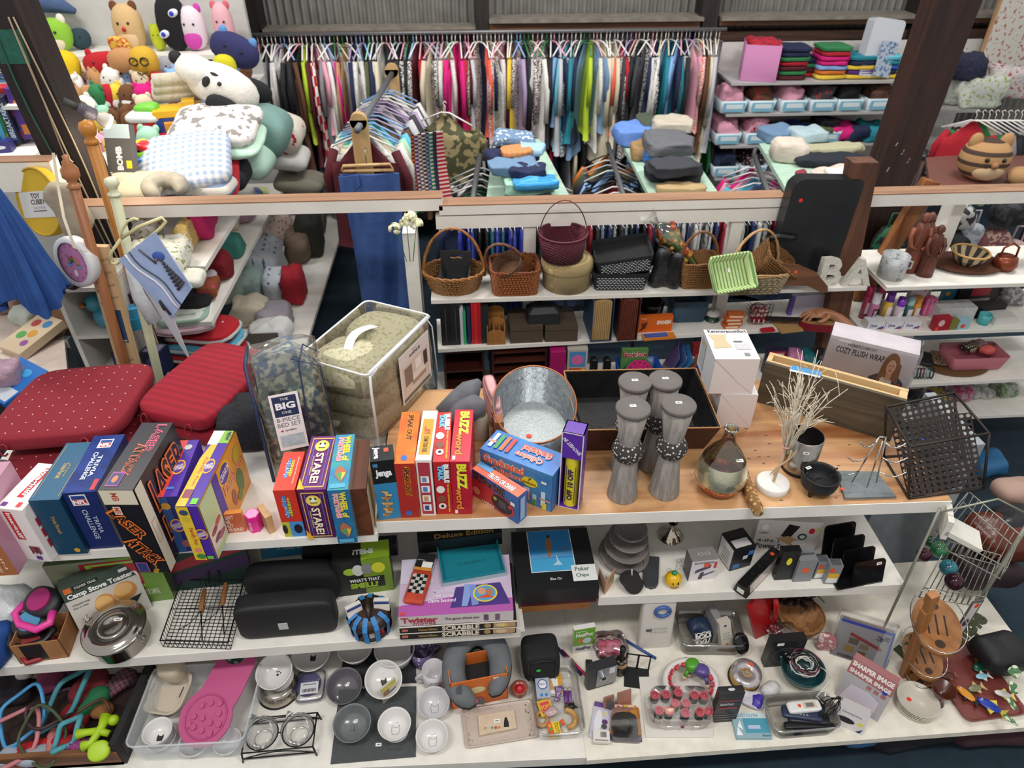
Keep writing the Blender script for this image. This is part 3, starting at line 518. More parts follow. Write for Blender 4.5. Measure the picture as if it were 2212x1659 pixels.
a=on(1160,790,Z1+.17);b=on(1163,957,Z1+.17);c=(a+b)/2;L2=(a-b).length
t_=thing('metal_tub','oval galvanised metal tub with copper rim and red dot inside','tub',(c.x-.012,c.y,Z1),-4)
gal=mat('8f979b',.35,.7,'x','737b80',6,.5);wdt=.33
m_=MB();m_.lathe([(0,.0),(.44,.0),(.5,.17),(.488,.168),(.43,.006),(0,.004)],gal,SCL(wdt,L2,1),40)
m_.lathe([(0,.0062),(.425,.0062)],mat('b9c0c0',.4,.3,'speck','9fa6a7',30,.1,.5),SCL(wdt,L2,1),40)
for kk in range(3):m_.tube([(wdt*(.452+.018*kk)*cos(radians(t)),L2*(.452+.018*kk)*sin(radians(t)),.045+.05*kk)for t in range(0,360,9)],.0015,gal,closed=True)
for kk in range(24):
 t0=radians(15*kk);z0=.055+.05*(kk%2);m_.tube([(wdt*.455*cos(t0+.06*i)*(1+.035*(z0/.055-1)),L2*.455*sin(t0+.06*i)*(1+.035*(z0/.055-1)),z0+(.02 if i%2 else 0))for i in range(5)],.0012,gal)
m_.disc(.012,'d0402c',TR(-.02,-.02,.009));m_.obj('tub_body',t_)
MB().tube([(wdt*.5*cos(radians(t)),L2*.5*sin(radians(t)),.17)for t in range(0,360,8)],.0035,mat('b5714a',.35,.6),closed=True).obj('rim',t_)
p=on(1078,975,Z1);m_=MB();m_.cbox(0,0,0,.035,.05,.17,mat('9a6444',.6,0,'wood','7a4a30',1.5,.2)).cbox(0,.05,0,.03,.04,.12,mat('a87450',.6,0,'wood','7a4a30',1.5,.2));one(m_,'wood_block','short reddish wooden block standing left of the metal tub','wood',(p.x,p.y,Z1),5)
p=on(1065,905,Z1);m_=MB();m_.soft(.06,.26,.15,mat('a06a72',.8,0,'rings','d9a9ab',14,.4,.5,2),w=.01,ws=8);one(m_,'wrapped_towel','pink ribbed towel in plastic squeezed behind the metal tub','towel',(p.x,p.y+.03,Z1),8)
def neckpillow(name,label,loc,R_,r1,mt_,rot,span=250,m2=None):
 t_=thing(name,label,'neck pillow',loc,rot)
 n=22;pts=[];rr=[]
 for i in range(n+1):
  a_=radians(-90-span/2+span*i/n+180);pts.append((R_*cos(a_),R_*1.12*sin(a_),r1));q=i/n
  rr.append(r1*min(1,(max(.02,1-abs(2*q-1)**5))**.5))
 MB().tube(pts,r1,mt_,seg=16,rr=rr).obj('cushion',t_);return t_
npg=mat('58595f',.85,0,'x','6e7077',2.5,.3)
p=on(1012,905,Z1)
A_,B_,C_2=ony(1036,822,2.24),ony(972,890,2.2),ony(1046,872,2.1)
t_=thing('neck_pillow','dark grey velvet neck pillow standing on end behind the red games','neck pillow',(B_.x,B_.y,Z1));O_=V((B_.x,B_.y,Z1));pts=[A_,A_.lerp(B_,.3),A_.lerp(B_,.65),B_+V((-.012,0,-.005)),B_+V((-.005,-.03,-.04)),B_.lerp(C_2,.4)+V((0,0,-.02)),B_.lerp(C_2,.75),C_2]
MB().tube([p-O_ for p in pts],.05,npg,seg=18,rr=[.012,.045,.052,.05,.05,.052,.046,.012]).obj('cushion',t_)
p=on(1045,955,Z1);m_=MB();m_.lathe([(.05,0),(.06,.02),(.055,.1),(.045,.12)],mat('d8d0bf',.8,0,'weave','b9b09c',120,.3),seg=20,sx=.7);one(m_,'cream_sandal','cream perforated fabric piece under the grey neck pillow','shoe',(p.x-.02,p.y+.05,Z1),20)
cs=[on(x,y,Z1+.13)for x,y in((1250,931),(1557,925),(1503,797),(1218,803))]
bl_=mat('1d1c1e',.3,0,'x','0f0f11',3,.15);lt=mat('4a2620',.5,0,'x','36190f',3,.2)
t_=thing('leather_tray','large black lined tray with flared brown leather sides and corded rim','tray',(0,0,0))
cen=sum(cs,V())/4;base=[V((*(cen.lerp(q,.86)).xy,Z1+.001))for q in cs];ins=[cen.lerp(q,.97)for q in cs];bi=[V((*(cen.lerp(q,.83)).xy,Z1+.012))for q in cs]
m_=MB();m_.add(base+cs,[(i,(i+1)%4,4+(i+1)%4,4+i)for i in range(4)]+[(3,2,1,0)],lt)
for i in range(4):
 q=base[i].lerp(base[(i+1)%4],.5).lerp(cs[i].lerp(cs[(i+1)%4],.5),.45)
m_.obj('outer_shell',t_)
m_=MB();m_.add(cs+ins,[(i,(i+1)%4,4+(i+1)%4,4+i)for i in range(4)],bl_);m_.add(ins+bi,[(i,(i+1)%4,4+(i+1)%4,4+i)for i in range(4)],bl_);m_.add(bi,[(0,1,2,3)],bl_);m_.obj('lining',t_)
m_=MB();pts=[]
for i in range(4):pts+=[cs[i].lerp(cs[(i+1)%4],j/40)+V((0,0,.003+.0015*(j%2)))for j in range(40)]
m_.tube(pts,.003,mat('a97c4e',.7),closed=True);m_.obj('cord',t_)
wc=mat('d8d3d3',.35,0,'x','e6e3e4',2)
a,an,W_,D_,H_=fit(Z1,(1545,922),(1618,924),851,790);D_=.17
Z2_=Z1+H_
def carton(label,z,bl,br,ty,by,D,name='air_filter_box'):
 return pbox(name,label,'box',z,bl,br,ty,by,wc,D,{'F':mat('dccfcc',.4),'L':mat('cfd2d6',.4)})
carton('lower white cube box on the counter with plain front',Z1,(1542,922),(1620,924),851,800,[('F','p',[(0,.98),(.5,.5),(.505,.5),(.02,1)],'c9bcb8'),('F','p',[(.5,.5),(1,.02),(1,.0),(.49,.5)],'c9bcb8')])
carton('upper white cube box with beige pillow picture on top',Z2_+.001,(1530,850),(1624,850),776,712,
       tx('T',.08,.88,.98,.99,'3a3a44','Kenmorecomfort',0)+[('T','p',[(.08,.35),(.5,.38),(.42,.62),(.48,.82),(.06,.82),(.14,.6)],'c9b894'),('T','r',.58,.55,.78,.6,'6a6a72'),('T','r',.58,.3,.9,.5,'c4c4c8'),('T','r',.7,.1,.82,.2,'8a8a90'),('F','p',[(.0,.98),(.5,.45),(.51,.47),(.01,1)],'c4b8b6'),('F','p',[(.5,.45),(1,0),(.98,0),(.49,.45)],'c4b8b6'),('L','r',.1,.12,.4,.9,'b4b8bc'),('L','r',.1,.7,.3,.85,'b8a888')])
a,an,W_,D_,H_=fit(Z1,(1631,868),(1922,955),783,763)
t_=thing('wooden_planter','long shallow wooden frame box with dark stained front and pale inner edge','wooden box',tuple(a),an)
sd=mat('5f5443',.6,0,'wood','3f372b',.9,.3,ax=0);pn=mat('d8bd8e',.6,0,'wood','c0a070',.8,.15,ax=0)
MB().box(0,0,0,W_,.016,H_,sd).obj('front_board',t_)
MB().box(.001,.0165,H_-.03,W_,.03,H_-.002,pn).box(0,D_-.004,H_-.06,W_,D_+.012,H_-.001,pn).box(0,.0165,0,.02,D_,H_-.003,pn).box(W_-.03,.0165,0,W_-.001,D_,H_-.003,pn).box(0,.03,H_-.05,W_,D_,H_-.045,mat('b89a6a',.7)).obj('frame',t_)
m_=MB();m_.quad(.12,.032,mat('4a90c8',.3),TR(.16,.02,H_+.003)@RO(5));m_.quad(.12,.02,mat('d8dce4',.3),TR(.16,.0,H_+.002)@RO(5));m_.obj('tag_strip',t_)
a,an,W_,D_,H_=fit(Z1,(1768,812),(1950,858),723,694)
t_=thing('throw_box','grey box in clear plastic with photo of a long-haired woman','box',tuple(a),an)
m_=MB();m_.box(0,0,0,W_,D_,H_-.001,mat('d8d2d6',.35,0,'x','c6c0c8',1.5))
D=tx('F',.1,.66,.66,.8,'4a4650','COZY PLUSH WRAP')+tx('F',.22,.84,.55,.91,'7a7680','PREMIERCOMFORT')+[('F','r',.1,.9,.25,.96,'ece8ea')]
D+=[('F','p',[(.52,.02),(.56,.3),(.66,.42),(.86,.42),(.94,.3),(.97,.02)],'2c3a5c'),('F','p',[(.68,.02),(.68,.42),(.8,.44),(.84,.02)],'e9e2e0'),('F','o',.75,.62,.09,.3,'8a6248'),('F','p',[(.64,.2),(.66,.7),(.86,.7),(.88,.2),(.83,.3),(.7,.35)],'8a6248'),('F','r',.73,.3,.79,.5,'d8a890'),('F','o',.757,.6,.05,.17,'deb29a'),('F','o',.738,.63,.008,.015,'2a2022'),('F','o',.776,.63,.008,.015,'2a2022'),('F','o',.757,.52,.016,.015,'b05858'),('F','o',.757,.575,.006,.02,'c8957e'),('F','o',.9,.2,.03,.08,'a84a3a'),('F','o',.6,.15,.03,.08,'a84a3a')]
D=[tuple(mat(e,.4)if isinstance(e,str)and len(e)==6 and i>1 and not(q[1]=='t' and i==7)else e for i,e in enumerate(q))for q in D]
decals(m_,D,W_,D_,H_);m_.obj('carton',t_)
m_=MB();m_.taper(0,H_+.006,(W_+.012,D_+.03),(W_+.02,D_+.02),mat('ffffff',.05,0,'clear',None,20,.15,.0),TR(W_/2,D_/2-.004,0));m_.obj('plastic_sleeve',t_)
p=on(1667,1052,Z1);t_=thing('branch_decoration','white twig tree tied with pink ribbon on a round white base','decoration',tuple(p))
MB().lathe([(0,0),(.058,0),(.06,.004),(.06,.027),(.057,.03),(0,.03)],mat('dcdad6',.6),seg=36).obj('base',t_)
tw=mat('ece4d4',.7,0,'x','c9bba0',5,.2);rn=random.Random(5)
m_=MB();m_.tube([(0,0,.03),(.005,.002,.1),(.012,.006,.22),(.02,.01,.27)],.006,mat('cdbb96',.7))
for i in range(34):
 a_=rn.uniform(0,2*pi);r_=rn.uniform(.02,.12);h=rn.uniform(.17,.36);o_=V((.018+.008*cos(a_),.008+.008*sin(a_),.16+.08*rn.random()))
 m1=o_+V((r_*.35*cos(a_),r_*.35*sin(a_),h*.5));e_=o_+V((r_*cos(a_)+rn.uniform(-.01,.01),r_*sin(a_),h))
 m_.tube([o_,o_.lerp(m1,.5)+V((rn.uniform(-.004,.004),0,0)),m1,m1.lerp(e_,.5)+V((rn.uniform(-.01,.01),rn.uniform(-.01,.01),0)),e_],.002,tw,seg=4,rr=[.0028,.0024,.002,.0015,.001])
 for _ in range(3):
  s_=m1.lerp(e_,rn.uniform(0,.8));d_=V((rn.uniform(-.05,.05),rn.uniform(-.05,.05),rn.uniform(.02,.07)));m_.tube([s_,s_+d_*.5+V((0,0,.006)),s_+d_],.0011,tw,seg=4,rr=[.0015,.0012,.0007])
m_.obj('twigs',t_)
m_=MB()
for i,c in enumerate(('d8a898','c9c488','d8a898')):m_.grid(lambda u,v:(-.01+.012*i+.006*v+.02*sin(u*3+i)-.02*u,-.012-.006*i,.2-.12*u-.01*sin(u*6)),10,1,mat(c,.5),th=.001)
m_.tube([(.01+.012*cos(t),.004+.012*sin(t),.2)for t in[i*.7 for i in range(9)]],.003,mat('d8a898',.5));m_.obj('ribbon',t_)
p=on(1550,1052,Z1)
t_=thing('flask_vase','large round glass flask vase with mirrored silver top and copper base','vase',tuple(p));t_.scale=(1.17,1.17,1.17)
pr=[(0,.004),(.045,0),(.064,.012),(.076,.035),(.080,.062),(.077,.09),(.066,.125),(.048,.158),(.03,.182),(.021,.2),(.018,.215),(.018,.24),(.0215,.247)]
MB().lathe(pr[:4]+[(.0762,.036)],mat('a0553a',.25,.75,'speck','c8876a',9,.1,.6),seg=40).lathe([(.076,.035),(.0801,.05)],mat('b06a4a',.2,.9,'speck','d0a890',12,0,.5),seg=40).obj('copper_base',t_)
MB().lathe([(.0795,.05),(.080,.062),(.077,.09),(.066,.125)],mat('d8d8bc',.28,.85,'speck','b4b294',3,.3,.6),seg=40).obj('mirrored_body',t_)
m_=MB();m_.lathe(pr[7-1:],mat('dfe8d8',.04,0,'clear',None,1,0,.5),seg=40);sticker(m_,.028,-.045,.155,RO(0));m_.obj('glass_neck',t_)
MB().tube([(.019*cos(i*pi/8),.019*sin(i*pi/8),.246)for i in range(16)],.0035,mat('e8eee8',.05,0,'clear',None,1,0,1.),closed=True).obj('lip',t_)
a=on(1638,1108,Z1+.02);b=on(1590,985,Z1+.02);m_=MB();pts=[a.lerp(b,i/10)+V((.003*sin(i*2),0,0))for i in range(11)]
m_.tube(pts,.019,mat('8a6236',.7,0,'holes','c9a46a',60,.5,.35),seg=12,rr=[.019,.022,.0225,.022,.023,.021,.022,.02,.021,.02,.017]);m_.disc(.016,'a98a5c',TR(*a)@RO(90,'X')@TR(0,0,.001));one(m_,'driftwood_stick','knobbly brown cactus wood stick lying over the counter edge','wood')
p=on(1722,1010,Z1);ss=mat('b5b1ac',.22,.95,'wood','8a8580',1.5,.05)
t_=thing('steel_canister','brushed steel cylinder with black inside and black base','canister',tuple(p),10)
MB().lathe([(.062,.012),(.062,.165),(.060,.165)],ss,seg=40).obj('shell',t_);MB().lathe([(.0605,.165),(.0595,.02),(0,.02)],mat('1c1a1a',.3),seg=40).obj('inner_wall',t_)
m_=MB().lathe([(0,0),(.064,0),(.064,.014),(.062,.016)],mat('161616',.5),seg=40);m_.obj('base',t_)
m_=MB();m_.T=TR(-.03,-.0545,.13)@RO(-29)@RO(90,'X');sticker(m_,0,0,.002);m_.obj('price_tag',t_)
p=on(1762,1060,Z1);bk=mat('17181a',.65,0,'x','222326',5,.2);t_=thing('cauldron','small black three-legged cauldron with chain handle','cauldron',tuple(p),12)
MB().lathe([(0,.014),(.04,.016),(.062,.035),(.068,.06),(.064,.08),(.069,.086),(.065,.088),(.06,.08),(.062,.058),(.05,.03),(0,.02)],bk,seg=36).obj('pot',t_)
for i in range(3):MB().lathe([(.007,0),(.01,.03)],bk,TR(.045*cos(2.1*i+1.5),.045*sin(2.1*i+1.5),0),8).obj('leg',t_)
m_=MB()
for i in range(12):
 q=V((.05-.006*i,-.02+.05*sin(i*.3),.088-.06*sin(pi*i/11)+.002));m_.tube([q+V((.004*cos(t),.003*sin(t)*(i%2),.003*sin(t)*(1-i%2)))for t in[0,1.57,3.14,4.71]],.001,bk,seg=4,closed=True)
m_.tube([(.062,0,.088),(.066,.002,.098),(.058,0,.1),(.055,.002,.088)],.002,bk).tube([(-.062,0,.088),(-.066,.002,.1),(-.058,.01,.1)],.002,bk);m_.obj('chain',t_)
m_=MB();sticker(m_,-.02,.045,.0875,RO(10));m_.obj('price_tag',t_)
cc=[on(x,y,Z1+.008)for x,y in((1825,1077),(1936,1074),(1893,1020),(1806,1018))]
t_=thing('mug_tree','chrome wire mug holder with curved arms on a grey slate base','mug tree',(cc[0].x,cc[0].y,Z1));t_['label']=t_['label']
O_=V((cc[0].x,cc[0].y,Z1));sl=mat('7d8587',.6,0,'x','596267',1.6,.4)
m_=MB();q4=[q-O_ for q in cc];lo=[V((q.x,q.y,0))for q in q4];hi=[V((q.x,q.y,.012))for q in q4];m_.add(lo+hi,[(i,(i+1)%4,4+(i+1)%4,4+i)for i in range(4)]+[(0,3,2,1),(4,5,6,7)],sl);m_.disc(.008,'dd4a34',TR(.01,.045,.0126));m_.obj('base',t_)
ch=mat('c8c6c2',.18,1.);cxy=sum(q4,V())/4
m_=MB();u=V((.985,-.1,0));n_=V((.1,.985,0));H_=.235
for s_ in(-1,1):m_.tube([cxy+u*(.045*s_)+V((0,0,.012)),cxy+u*(.012*s_)+V((.0,0,H_))],.003,ch)
m_.tube([cxy-n_*.028+V((0,0,.013)),cxy-n_*.01+V((0,0,H_-.01))],.0028,ch).tube([cxy-u*.013+V((0,0,H_)),cxy+u*.013+V((0,0,H_))],.003,ch)
m_.obj('post',t_)
for z,ln in((.21,.06),(.14,.075),(.07,.085)):
 for s_ in(-1,1):
  m_=MB();c0=cxy+u*s_*(.012+.033*(1-z/.235))+V((0,0,z));m_.tube([c0,c0+u*s_*ln*.35+V((0,0,-.012))-n_*.01,c0+u*s_*ln*.7+V((0,0,-.012))-n_*.015,c0+u*s_*ln+V((0,0,.004))-n_*.015,c0+u*s_*(ln+.008)+V((0,0,.014))-n_*.015],.0028,ch);m_.obj('arm',t_)
def perf(mb,o_,U,Vv,nx,ny,rr_,m):
 vs=[];fs=[]
 for j in range(ny):
  for i in range(nx):
   b0=len(vs);cx_,cy_=(i+.5)/nx,(j+.5)/ny
   vs+=[o_+U*((i+a_)/nx)+Vv*((j+b_)/ny)for a_,b_ in((0,0),(.5,0),(1,0),(1,.5),(1,1),(.5,1),(0,1),(0,.5))]
   vs+=[o_+U*(cx_+rr_*cos(radians(t))/nx)+Vv*(cy_+rr_*sin(radians(t))/ny)for t in(225,270,315,0,45,90,135,180)]
   fs+=[(b0+q,b0+(q+1)%8,b0+8+(q+1)%8,b0+8+q)for q in range(8)]
 mb.add(vs,fs,m)
B_=[on(x,y,Z1+.004)for x,y in((1909,987),(1963,1077),(2124,1056),(2068,975))]
T_=[on(x,y,Z1+.235)for x,y in((1914,879),(1966,965),(2137,936),(2062,849))]
fm=mat('2a211d',.5,.2);pm_=mat('332b28',.5,.2)
t_=thing('wire_magazine_rack','dark brown open cube rack with two slanted perforated metal panels','rack',(0,0,0))
m_=MB()
for i in range(4):
 m_.tube([B_[i],B_[(i+1)%4]],.005,fm,seg=4);m_.tube([T_[i],T_[(i+1)%4]],.005,fm,seg=4);m_.tube([B_[i],T_[i]],.005,fm,seg=4)
m_.obj('frame',t_)
for s_,e_,k_ in((B_[1].lerp(B_[0],.0),T_[0],0),(B_[2],T_[3].lerp(T_[2],.1),1)):
 pass
m_=MB();bm=B_[0].lerp(B_[1],.5);bm2=B_[3].lerp(B_[2],.5)
perf(m_,T_[0]*.97+bm*.03,(T_[3]-T_[0])*.98,(B_[1]-T_[0])*.98,11,15,.33,pm_);m_.obj('perforated_panel',t_)
m_=MB();perf(m_,B_[1]+V((0,0,.01)),(B_[2]-B_[1]),(T_[1].lerp(T_[0],.62)-B_[1])*.98,11,13,.33,pm_);m_.disc(.009,'3a55c8',TR(*(B_[1].lerp(T_[1].lerp(T_[0],.62),.72)+(B_[2]-B_[1])*.3))@RO(60,'X')@TR(0,0,.004));m_.obj('perforated_panel',t_)
m_=MB()
for px,py in((1612,925),(1632,972),(1618,990),(1640,986),(1662,958),(1650,1000),(1688,1080),(1812,1005),(1660,985),(1655,940),(1806,1075),(1835,960),(1700,930)):
 p=on(px,py,Z1+.0035);m_.cbox(p.x,p.y,p.z-.003,.012,.003,.002,'3a2a20',I4)
one(m_,'seed_pod_bits','tiny dark wood bits scattered on the counter around the twig tree','debris',kind='stuff')
def P2(px,py,z):p=on(px,py,z);return(p.x,p.y,z)
dk=mat('141416',.7,0,'x','1d1d20',3,.15)
cbm=mat('a8764a',.75,0,'x','946238',2,.2)
def obox(name,label,cat,z,bl,br,ty,by,m,th=.004,part='tray'):
 a,an,W_,D_,H_=fit(z,bl,br,ty,by);t_=thing(name,label,cat,tuple(a),an)
 m_=MB();m_.box(0,0,0,W_,D_,th,m).box(0,0,0,W_,th,H_,m).box(0,D_-th,0,W_,D_,H_,m).box(0,0,0,th,D_,H_,m).box(W_-th,0,0,W_,D_,H_,m);m_.obj(part,t_);return t_,W_,D_,H_,a
t_,W_,D_,H_,a=obox('cardboard_box','open cardboard tray holding retractable dog leashes','box',ZM,(45,1435),(150,1420),1398,1335,cbm)
m_=MB();decals(m_,[('F','r',.18,.1,.62,.95,mat('16161a',.5))],W_,D_,H_);m_.obj('label',t_)
lb=['black retractable leash with pink handle and pink disc, topmost in the cardboard tray','black retractable leash with light blue ring in the cardboard tray','small red leash case low in the cardboard tray']
for i,(px,py,z,sc_,c2,hc)in enumerate(((105,1305,ZM+.12,1.1,'a3206a','e0409a'),(75,1350,ZM+.07,1.,'4a90b8','1c1c20'),(70,1395,ZM+.015,.8,'8a2028','8a2028'))):
 t_=thing('retractable_leash',lb[i],'dog leash',P2(px,py,z),RO(-20+40*i)@RO(20,'X'),'retractable leashes');t_.scale=(sc_,)*3
 MB().soft(.13,.1,.05,mat('1b1b20',.5),e=.8,ez=.6).obj('case',t_);MB().cyl(.038,.045,.056,mat(c2,.6)).obj('disc',t_)
 MB().tube([(-.06,-.02,.03),(-.07,-.06,.03),(-.03,-.085,.03),(.04,-.085,.03),(.07,-.055,.03),(.055,-.02,.03)],.013,mat(hc,.4),seg=10).obj('handle',t_)
m_=MB();m_.soft(.16,.14,.12,mat('c4c8cc',.2,0,'x','e4e6ea',6,.8),w=.04,ws=12);one(m_,'plastic_bag','silvery white plastic bag with red label at left edge of the middle shelf','bag',P2(25,1330,ZM))
m_=MB();m_.soft(.18,.2,.1,mat('1f4f9a',.8,0,'x','163a78',4,.6),w=.03,ws=12);one(m_,'blue_cloth','crumpled royal blue fabric item left of the leash tray','cloth',P2(-30,1425,ZM))
col=[('F','r',0,0,.55,1,'83886e'),('F','r',.55,0,1,1,'6f9440'),('F','r',.3,.32,.78,.95,'a02430'),('F','r',.35,.36,.8,.92,'9ac04a'),('F','r',.4,.42,.8,.88,'b02a32')]+tx('F',.42,.48,.78,.82,'f0f0ea','Coleman',0,.05)+tx('F',.74,.18,.9,.3,'d8e0c0','OUR DE CAMPING')
pbox('camp_stove_box','green camping box with red logo panel behind the toaster box','box',ZM,(150,1322),(378,1294),1224,1160,'55643f',col+tx('T',.1,.2,.5,.8,'d8e0c0','CAMP',0),None)
a,an,W_,D_,H_=fit(ZM,(180,1377),(330,1312),1290,1280)
def fixm(D):return[tuple(mat(e,.4)if isinstance(e,str)and len(e)==6 and i>1 and not(q[1]=='t' and i==7)else e for i,e in enumerate(q))for q in D]
m_=MB();m_.box(0,0,0,W_,.06,H_,mat('3c4a40',.4));W0=W_
decals(m_,fixm([('F','r',0,0,1,.72,'c9c4bc'),('F','o',.46,.42,.15,.2,'c98a4a'),('F','o',.44,.46,.12,.13,'e0b070'),('F','o',.76,.52,.16,.17,'c98a4a'),('F','o',.74,.56,.13,.12,'e0b070'),('F','p',[(.3,.12),(.85,.24),(.95,.36),(.4,.3)],'26282c'),('F','r',.04,.86,.14,.96,'d06a30'),('F','r',.16,.88,.5,.95,'16181a')]+tx('F',.18,.895,.48,.94,'d8d8d0','OZARK TRAIL')+tx('F',.05,.72,.95,.84,'f0f0ec','Camp Stove Toaster',0,.04)+tx('F',.06,.6,.3,.64,'5a5a58','Collapsible design')+tx('F',.06,.54,.26,.58,'5a5a58','Easy to clean')+[('F','r',.78,.88,.9,.94,'ececec')]),W_,.06,H_)
one(m_,'toaster_box','grey and dark green toaster box with picture of buns','box',tuple(a),RO(an)@RO(-10,'X'))
p=P2(268,1382,ZM);t_=thing('steel_pot','round stainless steel lidded carrier pot with side clips','pot',p,RO(-20)@RO(6,'X'))
st=mat('b3aea6',.12,1.);MB().lathe([(0,0),(.09,0),(.1,.01),(.104,.085),(.108,.09)],st,seg=40).obj('pot_body',t_)
MB().lathe([(.112,.088),(.113,.096),(.108,.1),(.1,.098),(.095,.104),(.06,.108),(.056,.104),(.052,.108),(.034,.109),(.031,.106),(0,.107)],st,seg=48).obj('lid',t_)
m_=MB();sticker(m_,.015,.02,.1105,RO(20),'f0f0f0',None,.03,.012);m_.obj('price_tag',t_)
for s_ in(-1,1):m_=MB();m_.box(-.006,-.012,.06,.006,.012,.1,st,TR(s_*.112,0,0)).tube([(s_*.114,-.01,.1),(s_*.12,-.01,.11),(s_*.11,0,.115),(s_*.12,.01,.11)],.002,st);m_.obj('clip',t_)
g=[on(x,y,ZM+.02)for x,y in((350,1392),(496,1397),(530,1262),(396,1262))]
t_=thing('grill_basket','black wire grill basket with two twisted wooden handles','grill basket',(g[0].x,g[0].y,ZM));O_=V((g[0].x,g[0].y,ZM));g=[q-O_ for q in g];gk=mat('17171a',.5,.4)
m_=MB()
def lerp4(u,v,z=0):return g[0].lerp(g[1],u).lerp(g[3].lerp(g[2],u),v)+V((0,0,z-.015))
for i in range(15):m_.tube([lerp4(i/14,0,.04),lerp4(i/14,0),lerp4(i/14,1),lerp4(i/14,1,.04)],.0012,gk,seg=4)
for i in range(19):m_.tube([lerp4(0,i/18,.04),lerp4(0,i/18),lerp4(1,i/18),lerp4(1,i/18,.04)],.0012,gk,seg=4)
m_.tube([lerp4(0,0,.04),lerp4(1,0,.04),lerp4(1,1,.04),lerp4(0,1,.04)],.003,gk,closed=True);m_.tube([lerp4(.0,.5,.04),lerp4(1,.55,.04)],.002,gk)
m_.tube([lerp4(.45,.95,.04),lerp4(.44,1.05,.07),lerp4(.5,1.1,.075),lerp4(.6,1.08,.07),lerp4(.62,.95,.04)],.003,gk);m_.obj('basket',t_)
wdm=mat('a8713c',.6,0,'rings','7a4a22',45.,.5,1.,1)
for u,v0,v1 in((.48,.75,.42),(.78,.86,.52)):
 m_=MB();a_=lerp4(u,v0,.075);b_=lerp4(u+.02,v1,.06);m_.tube([a_.lerp(b_,i/10)for i in range(11)],.009,wdm,seg=10,rr=[.006]+[.009+.0015*(i%2)for i in range(9)]+[.007]);m_.tube([b_,lerp4(u+.1,v1-.35,.02)],.0025,gk).tube([b_,lerp4(u-.15,v1-.1,.025),lerp4(u-.3,v1-.2,.02)],.0015,gk);m_.obj('handle',t_)
a,an,W_,D_,H_=fit(ZM,(521,1388),(732,1369),1322,1280)
t_=thing('speaker_case','black hard shell speaker case with small grey badge','case',tuple(a),an);m_=MB();m_.soft(W_,D_,H_,mat('151517',.6,0,'x','1b1b1e',2,.05),TR(W_/2,D_/2,0),.22,.3,48,16);m_.obj('shell',t_)
m_=MB();m_.tube([(W_/2+W_*.495*sx_,D_/2+D_*.49*sy_,H_*.72)for sx_,sy_ in((-.98,-.9),(.98,-.9),(1,.9),(-1,.9))],.003,mat('0c0c0e',.7),closed=True);m_.obj('zip',t_)
m_=MB();m_.box(-.017,-.003,-.017,.017,0,.017,mat('b9b9b7',.5),TR(W_*.47,-.0005,H_*.42));m_.obj('badge',t_)
a,an,W_,D_,H_=fit(ZM,(535,1335),(738,1322),1275,1250);m_=MB();m_.soft(W_,.1,H_+.01,mat('111113',.85),TR(W_/2,.09,0),.3,.4,40,12,.006,8);one(m_,'soft_case','slouchy black fabric case behind the speaker case','case',tuple(a),an)
def boardbox(name,label,cat,z,bl,br,ty,by,c,D=(),**kw):return pbox(name,label,cat,z,bl,br,ty,by,c,D,**kw)
m_=MB();m_.box(0,0,0,.3,.012,.3,mat('1a3a34',.5));decals(m_,fixm([('F','p',[(.0,.3),(1,.55),(1,.8),(0,.42)],'a02838'),('F','p',[(0,.1),(1,.3),(1,.5),(0,.25)],'3a2450'),('F','p',[(.1,.75),(.9,.85),(1,1),(.2,1)],'1a5a44')]),.3,.012,.3)
p=on(372,1300,ZM);one(m_,'puzzle_box','dark box with red and green streaks standing behind the grill basket','box',(p.x,p.y+.05,ZM),RO(5)@RO(-12,'X'))
p=on(505,1262,ZM);m_=MB();m_.box(0,0,0,.3,.03,.2,mat('d8cfc0',.5));decals(m_,fixm([('F','r',.0,.5,.12,1,'a82834'),('F','r',.12,.45,.78,1,'1f7a48'),('F','r',.2,.55,.7,1,'d8d6b8'),('F','r',.3,.05,1,.5,'2f8ab8')]+tx('F',.32,.7,.6,.8,'1a1a1a','MONOPOLY')+tx('F',.52,.2,.92,.36,'e8f0f4','A PARKER GAME')),.3,.03,.2);one(m_,'board_game_box','cream, green and blue board game box leaning at the back','board game',(p.x,p.y+.1,ZM),RO(6)@RO(-25,'X'))
boardbox('black_box','matte black box behind the green and black smell game','box',ZM,(668,1262),(745,1254),1198,1180,'151719',[('F','o',.45,.5,.3,.3,'1a2334')])
boardbox('game_box','black and lime green party game box with cartoon faces','board game',ZM,(733,1290),(852,1274),1218,1180,'1c1e1c',[('F','r',.5,0,1,1,'7a9a2a'),('T','r',.5,0,1,1,'93b82c'),('F','r',.2,.18,.86,.5,'111111'),('F','o',.28,.7,.12,.1,'a8c83a'),('F','o',.42,.72,.1,.16,'d8d8d4'),('F','o',.58,.74,.1,.16,'8a8a86'),('F','o',.78,.74,.12,.15,'d8d83a')]+tx('F',.24,.38,.78,.48,'f0f0f0',"WHAT'S THAT",0,.04)+tx('F',.24,.2,.74,.36,'a8d030','SMELL?',0,.06)+tx('T',.35,.3,.72,.6,'f0f0f0',"SMELL?",180,.05))
boardbox('game_box','purple and black game box lying behind the smell game','board game',ZM,(680,1215),(860,1200),1190,1170,'2a1838')
p=P2(803,1352,ZM);t_=thing('card_caddy','brown domed card carousel strapped with blue painters tape','card holder',p,10)
br_=mat('33211b',.4,0,'x','241510',2);blt=mat('3a86c8',.6,0,'x','2f74b4',6,.1)
MB().lathe([(0,0),(.07,0),(.078,.01),(.078,.02),(.05,.03),(.05,.05),(.08,.062),(.082,.08),(.07,.098),(.04,.108),(0,.112)],br_,seg=36).obj('body',t_)
